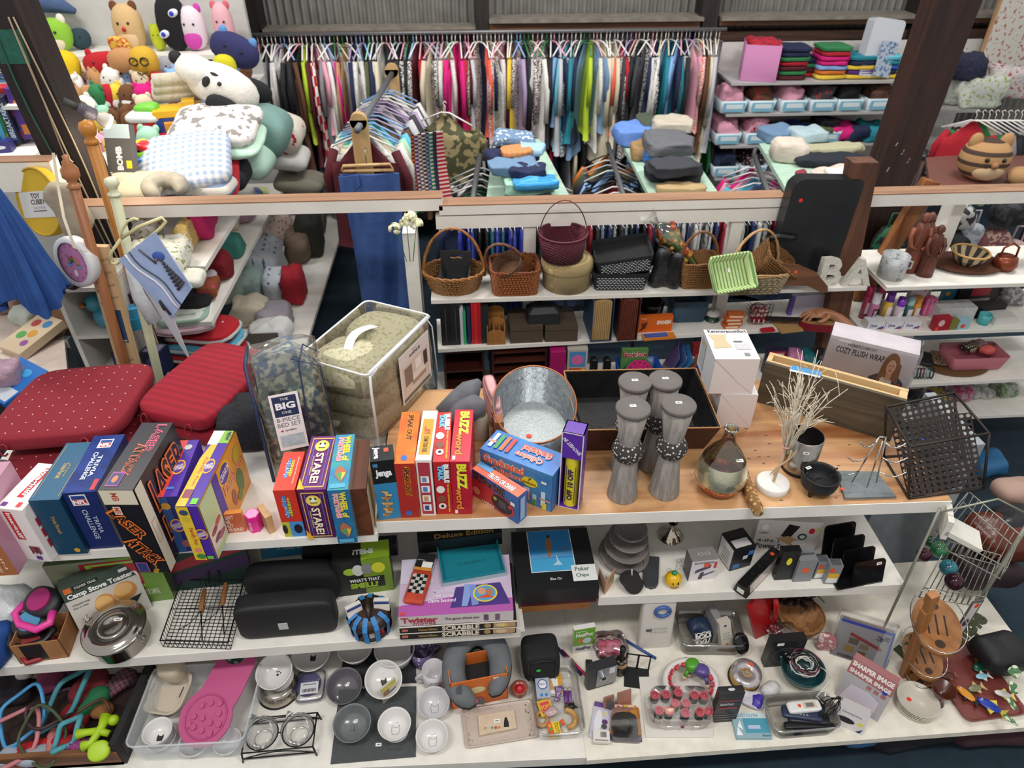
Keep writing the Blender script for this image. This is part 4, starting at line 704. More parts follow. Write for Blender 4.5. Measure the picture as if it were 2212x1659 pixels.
MB().tube([(0,-.045,.1),(0,-.03,.125),(0,0,.135),(0,.03,.125),(0,.045,.1)],.009,br_,seg=8).obj('handle',t_)
for an_ in(-135,-105,-75,-40,40,80,110,150,175,-160):
 m_=MB();c_,s_=cos(radians(an_)),sin(radians(an_));q=lambda r_,z,w_:V((r_*c_-w_*s_,r_*s_+w_*c_,z))
 pr=[(.045,.111),(.074,.1),(.086,.08),(.083,.06),(.08,.03),(.08,.005)];m_.add([q(r_,z,w_)for r_,z in pr for w_ in(-.009,.009)],[(2*i,2*i+1,2*i+3,2*i+2)for i in range(5)],blt);m_.obj('tape_strip',t_)
for s_,rz in((-1,20),(1,-12)):
 m_=MB();m_.cbox(0,0,0,.058,.02,.045,mat('d8cfc4',.5));m_.quad(.056,.012,'2a3f7a',TR(0,-.0103,.036)@RO(90,'X'));m_.quad(.056,.018,'e8e4e0',TR(0,0,.0452));q=m_.obj('card_deck',t_);q.location=(s_*.05,-.005,.095);q.rotation_euler=(radians(-15),0,radians(rz))
for i,an_ in enumerate((-90,-50)):m_=MB();m_.cbox(0,0,.022,.02,.03,.036,mat(['d8d4d0','b8243a'][i],.5));q=m_.obj('card_stack',t_);q.location=(.055*cos(radians(an_)),.055*sin(radians(an_)),0)
a,an,W_,D_,H_=fit(ZM,(865,1382),(1115,1367),1362,None);D_=.27;H_=.037
def scr(z,lab,dx):
 m_=MB();m_.box(0,0,0,W_,D_,H_,mat('141414',.5));m_.box(-.001,-.001,H_-.004,W_+.001,.002,H_+.0005,mat('d8d0c4',.8))
 decals(m_,fixm([('F','r',.8,.1,.99,.9,'b8946a'),('F','o',.87,.5,.05,.3,'d8c09a'),('F','o',.75,.5,.03,.35,'a88a5a'),('F','r',.02,.3,.07,.7,'c86a5a')]+tx('F',.36,.15,.68,.85,'ece0c8','SCRABBLE',0,.04)+tx('F',.16,.3,.32,.7,'b8904a','Deluxe Edition')),W_,D_,H_)
 if z>0:m_.T=TR(W_*.88,-.003,H_*.5)@RO(90,'X');m_.disc(.007,'e8e02c')
 return one(m_,'word_game_box',lab,'board game',(a.x+dx,a.y,ZM+z),an,'black word game boxes')
scr(0,'bottom black word game box of the stack',0);scr(H_+.001,'second black word game box with yellow dot, under the pink one',.002)
z_=ZM+2*H_+.002;m_=MB();h2=.055;m_.box(0,0,0,W_*.97,D_*.97,h2,mat('cfc6c6',.4));Wt,Dt=W_*.97,D_*.97
decals(m_,fixm(tx('F',.02,.3,.34,.9,'b03a4a','Twister',0,.05)+tx('F',.12,.05,.32,.3,'a04a6a','moves')+tx('F',.4,.35,.7,.7,'5a4a5a','The game where you')+[('F','r',.74,.15,.78,.8,'6a4a6a'),('F','r',.84,.15,.88,.8,'7a5a7a'),
 ('T','r',0,0,1,1,'c8b4cc'),('T','p',[(0,0),(1,0),(1,.22),(.5,.3),(0,.18)],'b05aa8'),('T','p',[(.45,.1),(.98,.12),(.9,.5),(.5,.45)],'4a3a80'),('T','p',[(.55,.12),(.6,.12),(.66,.48),(.58,.5)],'8aa0d8'),('T','p',[(.64,.12),(.7,.14),(.68,.48),(.62,.48)],'7a90d0'),('T','o',.76,.32,.11,.15,'e8d040'),('T','o',.76,.32,.095,.13,'5aa0c8'),('T','o',.73,.36,.035,.06,'d89a7a'),('T','o',.8,.34,.03,.06,'b87a5a'),('T','p',[(.68,.24),(.84,.24),(.78,.3)],'d8502c'),('T','r',0,.55,.3,1,'cfc8dc'),('T','r',.02,.02,.06,.07,'d04a4a')]+tx('T',.3,.36,.48,.42,'e8e0ec','Music CDs')+tx('T',.3,.28,.48,.34,'e8e0ec','144 total')+tx('T',.26,.2,.5,.26,'f0eaf4','Dance Sessions!')),Wt,Dt,h2)
one(m_,'dance_game_box','pink and purple dance game box on the black word game boxes','board game',(a.x+.003,a.y+.004,z_),an)
z3=z_+h2
q4=[on(x,y,z3+.03)for x,y in((952,1253),(1088,1229),(1077,1162),(944,1168))];c_=sum(q4,V())/4;u=q4[1]-q4[0];v_=q4[3]-q4[0];te=mat('1a7c8c',.35)
t_=thing('letter_tray','teal plastic tray lying on the pink and purple game box','tray',(c_.x,c_.y,z3+.001),degrees(atan2(u.y,u.x)));w_,d_=u.length,v_.length
m_=MB().taper(0,.03,(w_,d_),(w_,d_),te,th=.006,r=.004,cap=True);m_.text('SCRABBLE',w_*.45,.014,'0f5a66',TR(0,-.01,.0065));m_.obj('tray',t_)
m_=MB();m_.box(-w_/2-.001,-d_/2-.002,0,w_/2+.001,-d_/2-.0005,.02,mat('9ab0b4',.3));m_.obj('trim',t_)
p=on(902,1262,z3+.03);t_=thing('hand_warmer_pouch','orange and black checkered pouch with black hang tag on the pink game box','pouch',(p.x,p.y,z3+.001),-12)
m_=MB();m_.soft(.075,.15,.025,mat('c2452a',.7,0,'x','a8381f',4,.2),e=.2,ez=.5,w=.003,ws=20);m_.obj('pouch',t_)
m_=MB()
for i in range(4):
 for j in range(6):m_.quad(.0145,.0145,'b9b9b4' if(i+j)%2 else '141414',TR(-.022+.0145*i,-.03+.0145*j,.0262))
m_.obj('check_panel',t_)
m_=MB();m_.box(-.035,.07,.02,.035,.155,.022,mat('1d1c1e',.5));m_.quad(.04,.028,'e8e8e4',TR(.012,.1,.0224));m_.quad(.068,.014,'d08a3a',TR(0,.078,.0223));m_.text('EXTRA',.03,.005,'e0e0e0',TR(-.015,.12,.0225));m_.obj('hang_tag',t_)
boardbox('deluxe_game_box','black box with gold script at the back of the game stack','board game',z3+.001,(905,1197),(1085,1175),1172,1150,'121314',tx('T',.2,.1,.9,.5,'b8904a','Deluxe Edition'),d=.06)
a,an,W_,D_,H_=fit(ZM+.0,(1117,1305),(1292,1293),1279,1150)
t_z=ZM+.001
D_=min(D_,.38)
m_=MB();m_.box(0,0,0,W_,D_,H_,mat('17191b',.45));decals(m_,fixm([('T','r',.2,.28,.76,.99,'e8e8e8'),('T','r',.21,.29,.75,.985,'2a86c8'),('T','r',.21,.29,.75,.5,'4aa8d8'),('T','p',[(.21,.5),(.75,.52),(.75,.6),(.21,.58)],'5a9cd0'),('T','p',[(.44,.5),(.46,.5),(.5,.72),(.5,.84),(.44,.84),(.42,.72)],'a8704a'),('T','o',.47,.88,.02,.03,'3a2018'),('T','p',[(.48,.38),(.6,.38),(.56,.46),(.53,.6),(.54,.44)],'b8d8ec'),('T','r',.655,.58,.67,.68,'a8704a'),('T','r',.7,.1,1.0,.36,'e9ece8')]+tx('T',.74,.26,.92,.33,'5a6a6a','Poker')+tx('T',.74,.15,.9,.22,'5a6a6a','Chips')+tx('T',.42,.14,.56,.18,'d0d0d0','Blue On')),W_,D_,H_)
one(m_,'poker_chip_box','black box with sea picture and handwritten Poker Chips note','box',(a.x,a.y,t_z),an)
m_=MB();m_.box(.01,.01,0,W_-.003,D_-.1,.032,mat('521a20',.5,0,'x','3f1218',3));one(m_,'maroon_case','flat maroon case under the poker chip box','case',(a.x,a.y,t_z-.034),an)
m_=MB();m_.box(.012,.012,0,W_-.03,D_-.1,.038,mat('a06a38',.5,0,'wood','7a4a22',1.2,.1,ax=0));one(m_,'wooden_case','flat light brown wooden case beneath the maroon one','case',(a.x,a.y,t_z-.074),an)
gw=mat('8f8884',.75,0,'rings','6c6663',60.,.5,3.,0)
p=P2(1352,1228,ZM)
for i,lb in enumerate(('lowest','second','third','topmost')):
 m_=MB();r_=.105-.012*i;m_.lathe([(0,0),(r_*.55,0),(r_,.03),(r_-.004,.034),(r_*.6,.012),(0,.01)],gw,seg=36);one(m_,'ridged_bowl',lb+' of the stacked grey ridged bowls under the counter','bowl',(p[0]+.004*i,p[1]+.06,ZM+.001+.05*i),RO(14)@RO(8,'X'),'grey ridged bowls')
p=P2(1448,1158,ZM);m_=MB();m_.lathe([(.055,0),(.056,.006),(.046,.012),(.044,.022),(.034,.03),(.02,.045),(.01,.06),(.012,.08),(.022,.09)],mat('c9bfae',.08,1.),seg=36);one(m_,'silver_candlestick','polished silver candlestick base under the counter','candlestick',p)
p=P2(1305,1285,ZM);m_=MB();pk_=mat('c79a7e',.6);m_.box(0,0,0,.002,.07,.085,pk_,RO(12)).box(0,0,0,.002,.075,.085,pk_,RO(-38));m_.disc(.012,'8a9a3a',RO(-38)@TR(.0025,.045,.05)@RO(90,'Y'),ry=.02);m_.disc(.006,'d8c83a',RO(-38)@TR(.003,.05,.065)@RO(90,'Y'));one(m_,'folded_card','peach folding card with olive motif, left of the charcoal net','card',p)
p=P2(1361,1270,ZM);m_=MB();m_.soft(.09,.085,.08,mat('2c2a2a',.9,0,'weave','8a8480',260,1.,.15),e=.9,ez=.9,w=.02,ws=20).tube([(0,0,.078),(0,.01,.09),(.0,.012,.1)],.003,'c8c4bc');one(m_,'net_bag','black charcoal chunks in a pale net bag','bag',p)
p=P2(1405,1262,ZM);m_=MB();m_.prism([(-.028+.0,.13),(-.03,.0),(-.02,-.02),(0,-.028),(.02,-.02),(.03,.0),(.04,.13)],0,.018,mat('34373a',.5,0,'x','3f4245',4),RO(6));one(m_,'dark_slab','dark grey rounded slab lying right of the net bag','case',p,-16)
p=P2(1452,1262,ZM);t_=thing('smiley_note_holder','yellow smiling ball note holder with green top and wire curls','note holder',p)
m_=MB();m_.ball(.034,mat('e0b010',.3),TR(0,0,.033),nu=24,nv=14)
for x_ in(-.009,.011):m_.disc(.0035,'111111',TR(x_,-.0315,.042)@RO(70,'X'),ry=.006)
m_.tube([(.018*sin(t),-.0285-.004*cos(t),.025-.008*cos(t))for t in[-1.1+.22*i for i in range(11)]],.0012,'222222');m_.obj('ball',t_)
MB().ball(.011,mat('1f8a5a',.4),TR(0,0,.07)).obj('cap',t_)
m_=MB();wm=mat('b5b1aa',.2,1.)
for x_,z,dy in((-.025,.09,0),(.012,.13,.01),(.03,.11,0)):m_.tube([(0,0,.075),(x_*.6,dy,z-.012)]+[(x_+.009*sin(t),dy,z+.009*-cos(t))for t in[i*.63 for i in range(11)]],.0009,wm,seg=5)
m_.obj('wire_curl',t_)
t_p=pbox('phone_holder_box','grey and white bike phone holder box with orange dot','box',ZM,(1486,1257),(1541,1251),1214,1186,'d6d0d2',[('T','r',0,0,1,1,'85817f'),('L','r',0,0,1,1,'3c3c3e'),('F','p',[(.18,.4),(.75,.62),(.78,.78),(.2,.55)],'3f3860'),('F','o',.6,.78,.12,.12,'e0502c'),('F','p',[(.35,.1),(.5,.1),(.55,.45),(.42,.42)],'2c2a34'),('F','p',[(.5,.22),(.95,.4),(.95,.45),(.5,.3)],'4a3f60'),('F','r',.88,.6,.98,.9,'c8303a')]+tx('F',.1,.86,.85,.95,'6a6264','BIKE PHONE HOLDER')+[('T','o',.42,.5,.1,.12,'d8d8d8'),('T','o',.42,.5,.08,.1,'85817f'),('T','o',.68,.5,.1,.12,'d8d8d8'),('T','o',.68,.5,.08,.1,'85817f')])
pbox('speaker_box','black and white open-topped gadget box with blue pictures','box',ZM,(1575,1235),(1620,1222),1190,1152,'17191d',[('L','r',.05,.05,.95,.95,'d4d0cf'),('F','r',.1,.1,.42,.3,'3a7ac0'),('F','r',.5,.45,.72,.62,'d0d4dc'),('F','r',.72,.6,.95,.8,'3a7ac0'),('T','r',.1,.08,.85,.5,'c8c4c4'),('T','r',0,.6,1,1,'2c2c2e')]+[('L','r',.3,.2+.12*i,.8,.23+.12*i,'77777a')for i in range(5)])
pbox('charger_box','white charging station box with red dot at back','box',ZM,(1622,1186),(1756,1194),1122,1105,'d9d2cc',tx('F',.05,.28,.4,.38,'4a4640','4-IN-1')+tx('F',.05,.06,.72,.24,'3a3836','Power Station',0,.03)+[('F','p',[(.4,.5),(.55,.45),(.66,.85),(.48,.9)],'141414'),('F','p',[(.34,.42),(.6,.2),(.8,.3),(.52,.52)],'c89a6a'),('F','o',.72,.3,.12,.1,'e8e4e4'),('F','o',.74,.52,.07,.1,'202020'),('F','o',.74,.52,.045,.06,'d8e8d8'),('F','o',.86,.72,.045,.09,'c8243a'),('F','o',.95,.78,.03,.06,'d8c85a'),('F','o',.12,.78,.06,.1,'ece8e0')]+tx('F',.05,.55,.2,.62,'8a847c','QIMO'))
a_=on(1597,1284,ZM);b_=on(1672,1205,ZM);d_=(b_-a_);ang=degrees(atan2(d_.y,d_.x));L_=d_.length
m_=MB();m_.T=RO(90,'Z')@RO(90,'X');pr=[(-.03,0),(.03,0),(.022,.055),(-.018,.055)]
m_=MB();m_.add([(0,y,z)for y,z in pr]+[(L_,y,z)for y,z in pr],[(0,1,2,3),(7,6,5,4),(0,4,5,1),(1,5,6,2),(2,6,7,3),(3,7,4,0)],mat('121214',.25))
m_.add([(L_*.1,-.0305+.0005,.008),(L_*.92,-.0300,.008),(L_*.92,-.0205,.048),(L_*.1,-.0205,.048)],[(0,1,2,3)],mat('b9aba4',.15,.2,'x','d8ccc6',4));m_.quad(.03,.026,'e4e4e2',TR(-.0008,0,.024)@RO(-90,'Z')@RO(90,'X'))
for q in(.3,.5,.68):m_.cyl(.008,.055,.06,mat('1c1c1e',.3),TR(L_*q,.002,0))
m_.disc(.009,'e0502c',TR(L_*.86,0,.0557));one(m_,'clock_radio','long glossy black gadget with clear side and orange dot lying diagonally','radio',(a_.x,a_.y,ZM),ang)
pbox('black_case','small black case standing with yellow dot','case',ZM,(1672,1254),(1710,1252),1192,1186,'121315',[('F','o',.5,.65,.15,.12,'e8d81c')],d=.03)
for i,(bl_2,br_2,ty_,by_,lb,op)in enumerate((((1718,1228),(1748,1226),1195,1182,'back grey slide box with orange dot on top',0),((1712,1258),(1750,1256),1212,1200,'front grey cardboard slide box with orange dot',0),((1755,1252),(1780,1250),1216,1200,'grey box of dark cards with yellow price label',1),((1778,1262),(1806,1263),1222,1206,'rightmost grey box of dark cards with yellow price label',1))):
 pbox('slide_box',lb,'box',ZM,bl_2,br_2,ty_,by_,'84858a',[('F','o',.5,.55,.22,.12,'e0603a')]if not op else[('F','r',.1,.1,.9,.5,'e8e8e8'),('F','r',.1,.35,.9,.6,'e0b030'),('F','o',.3,.75,.2,.12,'e0502c')]+[('T','r',.1,.08+.13*j,.9,.14+.13*j,'22242a')for j in range(7)],group='grey slide boxes')
t_=thing('letter_sorter','glossy black four-panel letter sorter at right end of the middle shelf','letter sorter',P2(1870,1262,ZM),8);bg=mat('0e0e11',.12)
for i,(h,dx)in enumerate(((.115,0),(.135,-.02),(.155,-.04),(.18,-.055))):
 m_=MB();pl=[(-.07,0),(.07,0)]+[(.07-.015+.015*cos(radians(t)),h-.015+.015*sin(radians(t)))for t in(0,30,60,90)]+[(-.07+.015+.015*cos(radians(t)),h-.015+.015*sin(radians(t)))for t in(90,120,150,180)]
 m_.prism(pl,0,.005,bg,TR(dx,.045*i,.004)@RO(76,'X'))
 if i==0:sticker(m_,.04,h-.02,.0056,TR(dx,.0,.004)@RO(76,'X'))
 m_.obj('panel',t_)
MB().box(-.13,-.005,0,.07,.17,.01,bg).obj('base',t_)
bl4=mat('1a1a1c',.6);tw_=mat('8a5a34',.6,0,'wood','5f3b20',1,.2,ax=0)
rn=random.Random(21)
t_=thing('toy_crate','shallow wooden crate at lower left holding dog leashes and toys','crate',P2(120,1560,ZB))
m_=MB();m_.cbox(-.05,-.17,0,.75,.02,.09,tw_);m_.obj('side_panel',t_)
m_=MB();m_.cbox(-.05,.0,0,.75,.36,.02,mat('2a1a14',.8));m_.obj('bottom_panel',t_)
def loop(name,label,cat,px,py,z,rx,ry,r_,c,tilt=(0,0,0),squash=1.,group=None,flat=1.):
 m_=MB();m_.tube([(rx*cos(t),ry*sin(t)*(1+.25*sin(2*t)),.012*sin(3*t))for t in[i*2*pi/28 for i in range(28)]],r_,c,SCL(1,1,1),8,True)
 return one(m_,name,label,cat,P2(px,py,z),RO(tilt[2])@RO(tilt[0],'X')@RO(tilt[1],'Y'),group)
zt=ZB+.07
for a_ in((48,1545,.075,.1,.007,'4a9ad0',(20,0,10),'bright blue leash loop in the crate'),(20,1600,.09,.11,.008,'c07a80',(10,10,0),'dusty pink leash loop at far left of the crate'),(92,1590,.07,.1,.006,'3f4a30',(30,0,40),'dark olive collar loop in the crate'),(118,1530,.09,.07,.007,'3a2026',(0,20,30),'dark brown leash loop in the middle of the crate'),(140,1510,.05,.12,.01,'3f8590',(15,0,-20),'teal leash handle hanging in the crate'),(145,1585,.035,.06,.01,'4a93a0',(15,0,-15),'lower teal leash loop'),(205,1545,.06,.05,.006,'4a3020',(40,0,0),'brown leather collar beside the green toy')):
 loop('leash',a_[7],'leash',a_[0],a_[1],zt+.03,a_[2],a_[3],a_[4],mat(a_[5],.6),a_[6],group='leashes in the crate')
for px,py,sx,sy,sz,c,lb,rz,pat in((110,1625,.26,.1,.05,'b0141c','red cloth draped over the crate edge',8,None),(200,1500,.14,.14,.08,'6a1420','dark red patterned dog sweater in the crate',20,None),(205,1530,.08,.12,.07,'1d6a40','green fabric triangle in the crate',-30,None),(255,1490,.16,.08,.06,'8a5560','plaid dog coat in the crate',40,'plaid'),(30,1500,.16,.14,.06,'1d1720','black dog harness at left of crate',0,None),(120,1480,.1,.12,.07,'7a3050','pink purple harness with black straps in the crate',30,None),(60,1470,.05,.05,.05,'d8d0cc','white fluffy pompom in the crate',0,None),(55,1640,.16,.08,.05,'9aa4b0','clear wrapped pale item in the crate',10,None),(125,1605,.05,.13,.04,'c77a78','salmon pink strap in the crate',15,None),(225,1545,.08,.06,.05,'8a5a30','tan wicker ball in the crate',0,None),(150,1450,.2,.08,.05,'3a1f2c','dark purple leash bundle at the back of the crate',0,None),(15,1450,.12,.1,.05,'20202a','black bag of leashes under the middle shelf',0,None),(170,1550,.1,.15,.05,'8c1822','crimson cloth under the teal leashes',0,None)):
 m_=MB();m_.soft(sx,sy,sz,mat(c,.8,0,pat or 'x','2a3040' if pat else None,60 if pat else 4,.6,.6),e=.8,ez=.8,w=.03,ws=14,seed=px,nu=28,nv=12);one(m_,'pet_fabric_item',lb,'pet clothing',P2(px,py,ZB+.02),rz,'fabric items in the crate')
p=P2(218,1592,zt+.02);t_=thing('rubber_dog_toy','chartreuse rubber dog toy of round bulbs and paddle','dog toy',p,15);lg=mat('a5c81e',.45)
m_=MB();m_.tube([(-.075,.025,.02),(-.04,.02,.022),(0,.01,.025),(.035,-.01,.02)],.014,lg,seg=12,rr=[.019,.013,.014,.012]);m_.tube([(.02,.06,.03),(.01,.02,.03),(-.02,-.03,.025),(-.05,-.03,.02)],.014,lg,seg=12,rr=[.022,.014,.014,.02]);m_.ball(.02,lg,TR(.045,.04,.02));m_.obj('bulbs',t_)
MB().soft(.075,.07,.025,lg,TR(.01,-.065,.015)@RO(25,'X'),.9,.6).obj('paddle',t_)
m_=MB();m_.tube([(-.05,0,0),(-.02,0,0),(.02,0,0),(.05,0,0)],.022,mat('8a3a78',.6),seg=12,rr=[.018,.023,.023,.018])
for i in range(10):
 for j in range(10):m_.tube([(-.045+.01*i,.021*cos(j*.63+i*.3),.021*sin(j*.63+i*.3)),(-.045+.01*i,.028*cos(j*.63+i*.3),.028*sin(j*.63+i*.3))],.0022,mat('8a3a78',.6),seg=4)
one(m_,'spiky_chew_toy','purple spiky chew roll left of the green toy','dog toy',P2(178,1612,zt),5)
a=P2(268,1650,ZB);m_=MB();m_.box(-.012,0,0,.012,.33,.14,bl4);
for i in range(9):m_.box(.0125,.02+.035*i,.03,.013,.04+.035*i,.1,'2a2a2e')
m_.disc(.007,'2fb848',TR(.014,.26,.115)@RO(90,'Y'));one(m_,'black_basket','black plastic basket edge beside the clear bin, green dot on it','basket',a,-4)
cz=mat('e8eef0',.15,0,'frost',None,1,0,.28);clr=mat('ffffff',.05,0,'clear',None,1,0,.6)
def bin_(name,label,px4,z,h,th=.004,m=cz,flare=.93,rim=.004):
 q=[on(x,y,z+h)for x,y in px4];c_=sum(q,V())/4;u=((q[1]-q[0])+(q[2]-q[3]))/2;v_=((q[3]-q[0])+(q[2]-q[1]))/2
 t_=thing(name,label,'bin',(c_.x,c_.y,z),degrees(atan2(u.y,u.x)));W,D=u.length,abs(v_.dot(V((-u.y,u.x,0)).normalized()))
 m_=MB();m_.taper(0,h,(W*flare,D*flare),(W,D),m,th=th,r=.03,seg=4);m_.obj('bin',t_)
 MB().tube([(x,y,h)for x,y,_ in[((W/2-.03)*sx_+.03*cos(radians(t)),(D/2-.03)*sy_+.03*sin(radians(t)),0)for sx_,sy_,t0 in((1,1,0),(-1,1,90),(-1,-1,180),(1,-1,270))for t in(t0,t0+30,t0+60,t0+90)]],rim,m,closed=True).obj('rim',t_)
 return t_,W,D,c_
bin_('clear_bin','large frosted clear bin holding pink lick mat and white pet bowls',((272,1615),(535,1600),(560,1430),(330,1440)),ZB,.13)
wt=mat('dcdad8',.12);wt2=mat('cfcdd0',.15);gy=mat('67646a',.18);gy2=mat('777c7c',.18,0,'x','6a6f6f',3)
def bowl(label,px,py,z,rpx,h,m,inner=None,tilt=0,rz=0,foot=0,deco=None,name='pet_bowl',grp='ceramic pet bowls'):
 """px,py = centre of the rim"""
 p=on(px,py,z+foot+h);r_=rpx*mpp(p);t_=thing(name,label,'bowl',(p.x,p.y,z),RO(rz)@RO(tilt,'X'),grp)
 if foot:MB().lathe([(r_*.72,0),(r_*.5,foot*.8),(r_*.55,foot+.004)],m,seg=36).obj('foot',t_)
 pr=[(0,0),(r_*.62,0),(r_*.8,h*.3),(r_*.97,h*.85),(r_,h),(r_*.95,h),(r_*.9,h*.8)]
 bb=MB().lathe(pr,m,TR(0,0,foot),40).lathe([(r_*.9,h*.8),(r_*.75,h*.3),(r_*.6,h*.12),(0,h*.1)],inner or m,TR(0,0,foot),40).obj('bowl_body',t_)
 m_=MB();ink='26262a';Z0=foot+h*.1+.001
 if deco=='cat':m_.add([(.012*x,.012*y-.005,Z0)for x,y in((-.8,-1),(.8,-1),(1,0),(.9,1.2),(.3,.6),(-.3,.6),(-.9,1.2),(-1,0))],[tuple(range(8))],ink)
 elif deco=='catline':m_.tube([(.015*x,.015*y-.005,Z0)for x,y in((-.8,-1),(.8,-1),(1,0),(.9,1.2),(.3,.6),(-.3,.6),(-.9,1.2),(-1,0))],.0006,ink,seg=4,closed=True)
 elif deco=='leaf':
  for s_ in(-1,1):m_.tube([(s_*.005+.006*cos(t)*(1-.4*sin(t)),.012*sin(t),Z0)for t in[i*.45 for i in range(14)]],.0005,ink,seg=4,closed=True)
 elif deco=='paw':
  for x,y in((0,0),(-.008,.01),(0,.013),(.008,.01)):m_.disc(.005 if y==0 else .003,ink,TR(x,y,Z0))
 sticker(m_,.006,r_*.35,Z0+.001,I4,'e8e8e8',None,.012,.008);m_.obj('motif',bb);return t_
bowl('white paw printed pet bowl on a steel base',597,1438,ZB+.05,40,.055,wt,tilt=14,rz=-20,foot=.03,deco='paw')
p=P2(603,1492,ZB);m_=MB();m_.lathe([(0,0),(.078,0),(.08,.008),(.066,.05),(.06,.052)],mat('b5aca0',.15,1.),seg=40).lathe([(.078,0),(.083,0),(.083,.006),(.078,.008)],'19191b',seg=40);one(m_,'steel_bowl_base','steel ring with black rubber edge under the paw bowl','bowl',p)
bowl('white bowl with black cat face behind, under the middle shelf',672,1402,ZB+.03,42,.06,wt,tilt=12,deco='cat')
bowl('white glossy bowl with black line under shelf, behind the dark grey bowl',767,1398,ZB+.05,38,.05,wt)
bowl('large white upside bowl beside the paw print cup',852,1400,ZB+.03,44,.08,wt2,inner=wt)
bowl('dark grey leaf line bowl, back of the two grey bowls',744,1473,ZB+.0,39,.06,gy,tilt=14,deco='leaf')
bowl('grey leaf line bowl, front of the two grey bowls on the mat',761,1555,ZB+.008,41,.06,gy2,tilt=10,deco='leaf')
bowl('white tilted cat dish with black cat silhouette on a foot',824,1446,ZB+.01,40,.045,wt,tilt=24,rz=15,foot=.05,deco='cat')
bowl('white cat line bowl on a foot standing on the grey mat',852,1558,ZB+.008,36,.055,wt,foot=.02,deco='catline',tilt=6)
bowl('white cat line bowl, back of the pair at the mat right edge',937,1512,ZB,35,.06,wt2,deco='catline',tilt=8)
bowl('white cat line bowl, front of the pair at the mat right edge',933,1583,ZB,35,.06,wt,deco='catline',tilt=8)
bowl('small white bowl with black mark in the clear bin, upper of two',339,1578,ZB+.05,31,.05,wt,deco='cat')
bowl('small white ribbed bowl in the clear bin, lower of two',347,1590,ZB+.006,32,.045,wt2)
bowl('white cat bowl under the pink lick mat',420,1600,ZB+.006,34,.045,wt2,deco='cat')
bowl('white bowl at the bin right corner under the pink mat',490,1600,ZB+.006,30,.045,wt2)
t_=thing('pet_fountain','cream plastic pet water feeder in the clear bin','pet feeder',P2(372,1500,ZB+.03),RO(-12)@RO(12,'X'));fw_=mat('cbbfae',.3)
MB().taper(0,.05,(.13,.15),(.16,.18),fw_,th=.008,r=.05,seg=5).obj('basin',t_);MB().soft(.1,.09,.1,mat('cdbfa8',.2,0,'frost',None,1,0,.8),TR(0,.07,.03),.7,.6).obj('tank',t_)
m_=MB();m_.box(-.062,-.02,.0505,-.058,.02,.052,'2a2622').box(.058,-.02,.0505,.062,.02,.052,'2a2622');m_.obj('slot',t_)
t_=thing('lick_mat','pink silicone pet mat with hexagon ridges and round dish','pet mat',P2(450,1540,ZB+.1),RO(-14)@RO(18,'X'));pk_=mat('b5487c',.45)
out=[(.1*cos(radians(a))*(1.05 if a<180 else 1),.1*sin(radians(a))-.02)for a in range(150,391,12)]+[(.1,.08),(.11,.2),(.09,.3),(-.02,.31),(-.04,.2),(-.06,.08)]
MB().prism(out,0,.006,pk_).obj('base',t_)
MB().tube([(.078*cos(t),.078*sin(t)-.015,.008)for t in[i*pi/18 for i in range(36)]],.003,pk_,closed=True).obj('dish_rim',t_)
for i,(x,y)in enumerate(((-.03,.03),(.0,.045),(.035,.05),(.045,.015),(-.045,-.01),(-.01,-.01),(.025,-.02),(.06,-.02),(-.03,-.045),(.005,-.05),(.04,-.055),(-.05,-.04))):
 m_=MB();m_.prism([(x+.012*cos(radians(60*k)),y-.012+.012*sin(radians(60*k)))for k in range(6)],.006,.014,pk_);m_.obj('hexagon_ridge',t_)
MB().lathe([(.05,.007),(.046,.006),(0,.0065)],mat('2a4a3a',.2,.3,'speck','8a9aa0',6),TR(.02,.23,.001),32).obj('bowl_insert',t_)
t_=thing('bowl_stand','black wire pet bowl stand with two clear cat ear bowls','bowl stand',P2(612,1600,ZB),2);bw=mat('141416',.5,.3)
W_,D_=.255,.13;m_=MB()
for y in(-D_/2,D_/2):
 m_.tube([(-W_/2,y,.06),(W_/2,y,.06)],.0028,bw).tube([(-W_/2-.005,y,.02),(W_/2+.005,y,.02)],.0028,bw).tube([(-W_/2+W_*i/16,y,.02+.03*sin(pi*i/16))for i in range(17)],.0022,bw)
for x in(-W_/2,W_/2):m_.tube([(x,-D_/2,.06),(x,D_/2,.06)],.0028,bw)
m_.tube([(-.01,0,.06),(.01,0,.06)],.0025,bw)
for s_ in(-1,1):m_.tube([(s_*.066+.058*cos(t),.06*sin(t),.061)for t in[i*pi/12 for i in range(24)]],.0028,bw,closed=True)
m_.obj('frame',t_)
for sx_ in(-1,1):
 for sy_ in(-1,1):MB().tube([(sx_*W_/2,sy_*D_/2,.06),(sx_*(W_/2+.006),sy_*(D_/2+.004),.003)],.0035,bw).obj('leg',t_)
gl_=mat('ffffff',.03,0,'clear',None,1,0,.0)
for s_ in(-1,1):
 m_=MB();m_.lathe([(0,.025),(.03,.025),(.05,.04),(.06,.07),(.062,.08),(.059,.08),(.047,.042),(.03,.029),(0,.029)],gl_,TR(s_*.066,0,0),36)
 for e_ in(-1,1):m_.add([(s_*.066+e_*.015,.058,.079),(s_*.066+e_*.05,.04,.079),(s_*.066+e_*.038,.056,.11)],[(0,1,2)],gl_)
 m_.tube([(s_*.066+.032*cos(t),.032*sin(t),.031)for t in[i*pi/12 for i in range(24)]],.0012,mat('7a8084',.1,.5),closed=True);m_.obj('glass_bowl',t_)
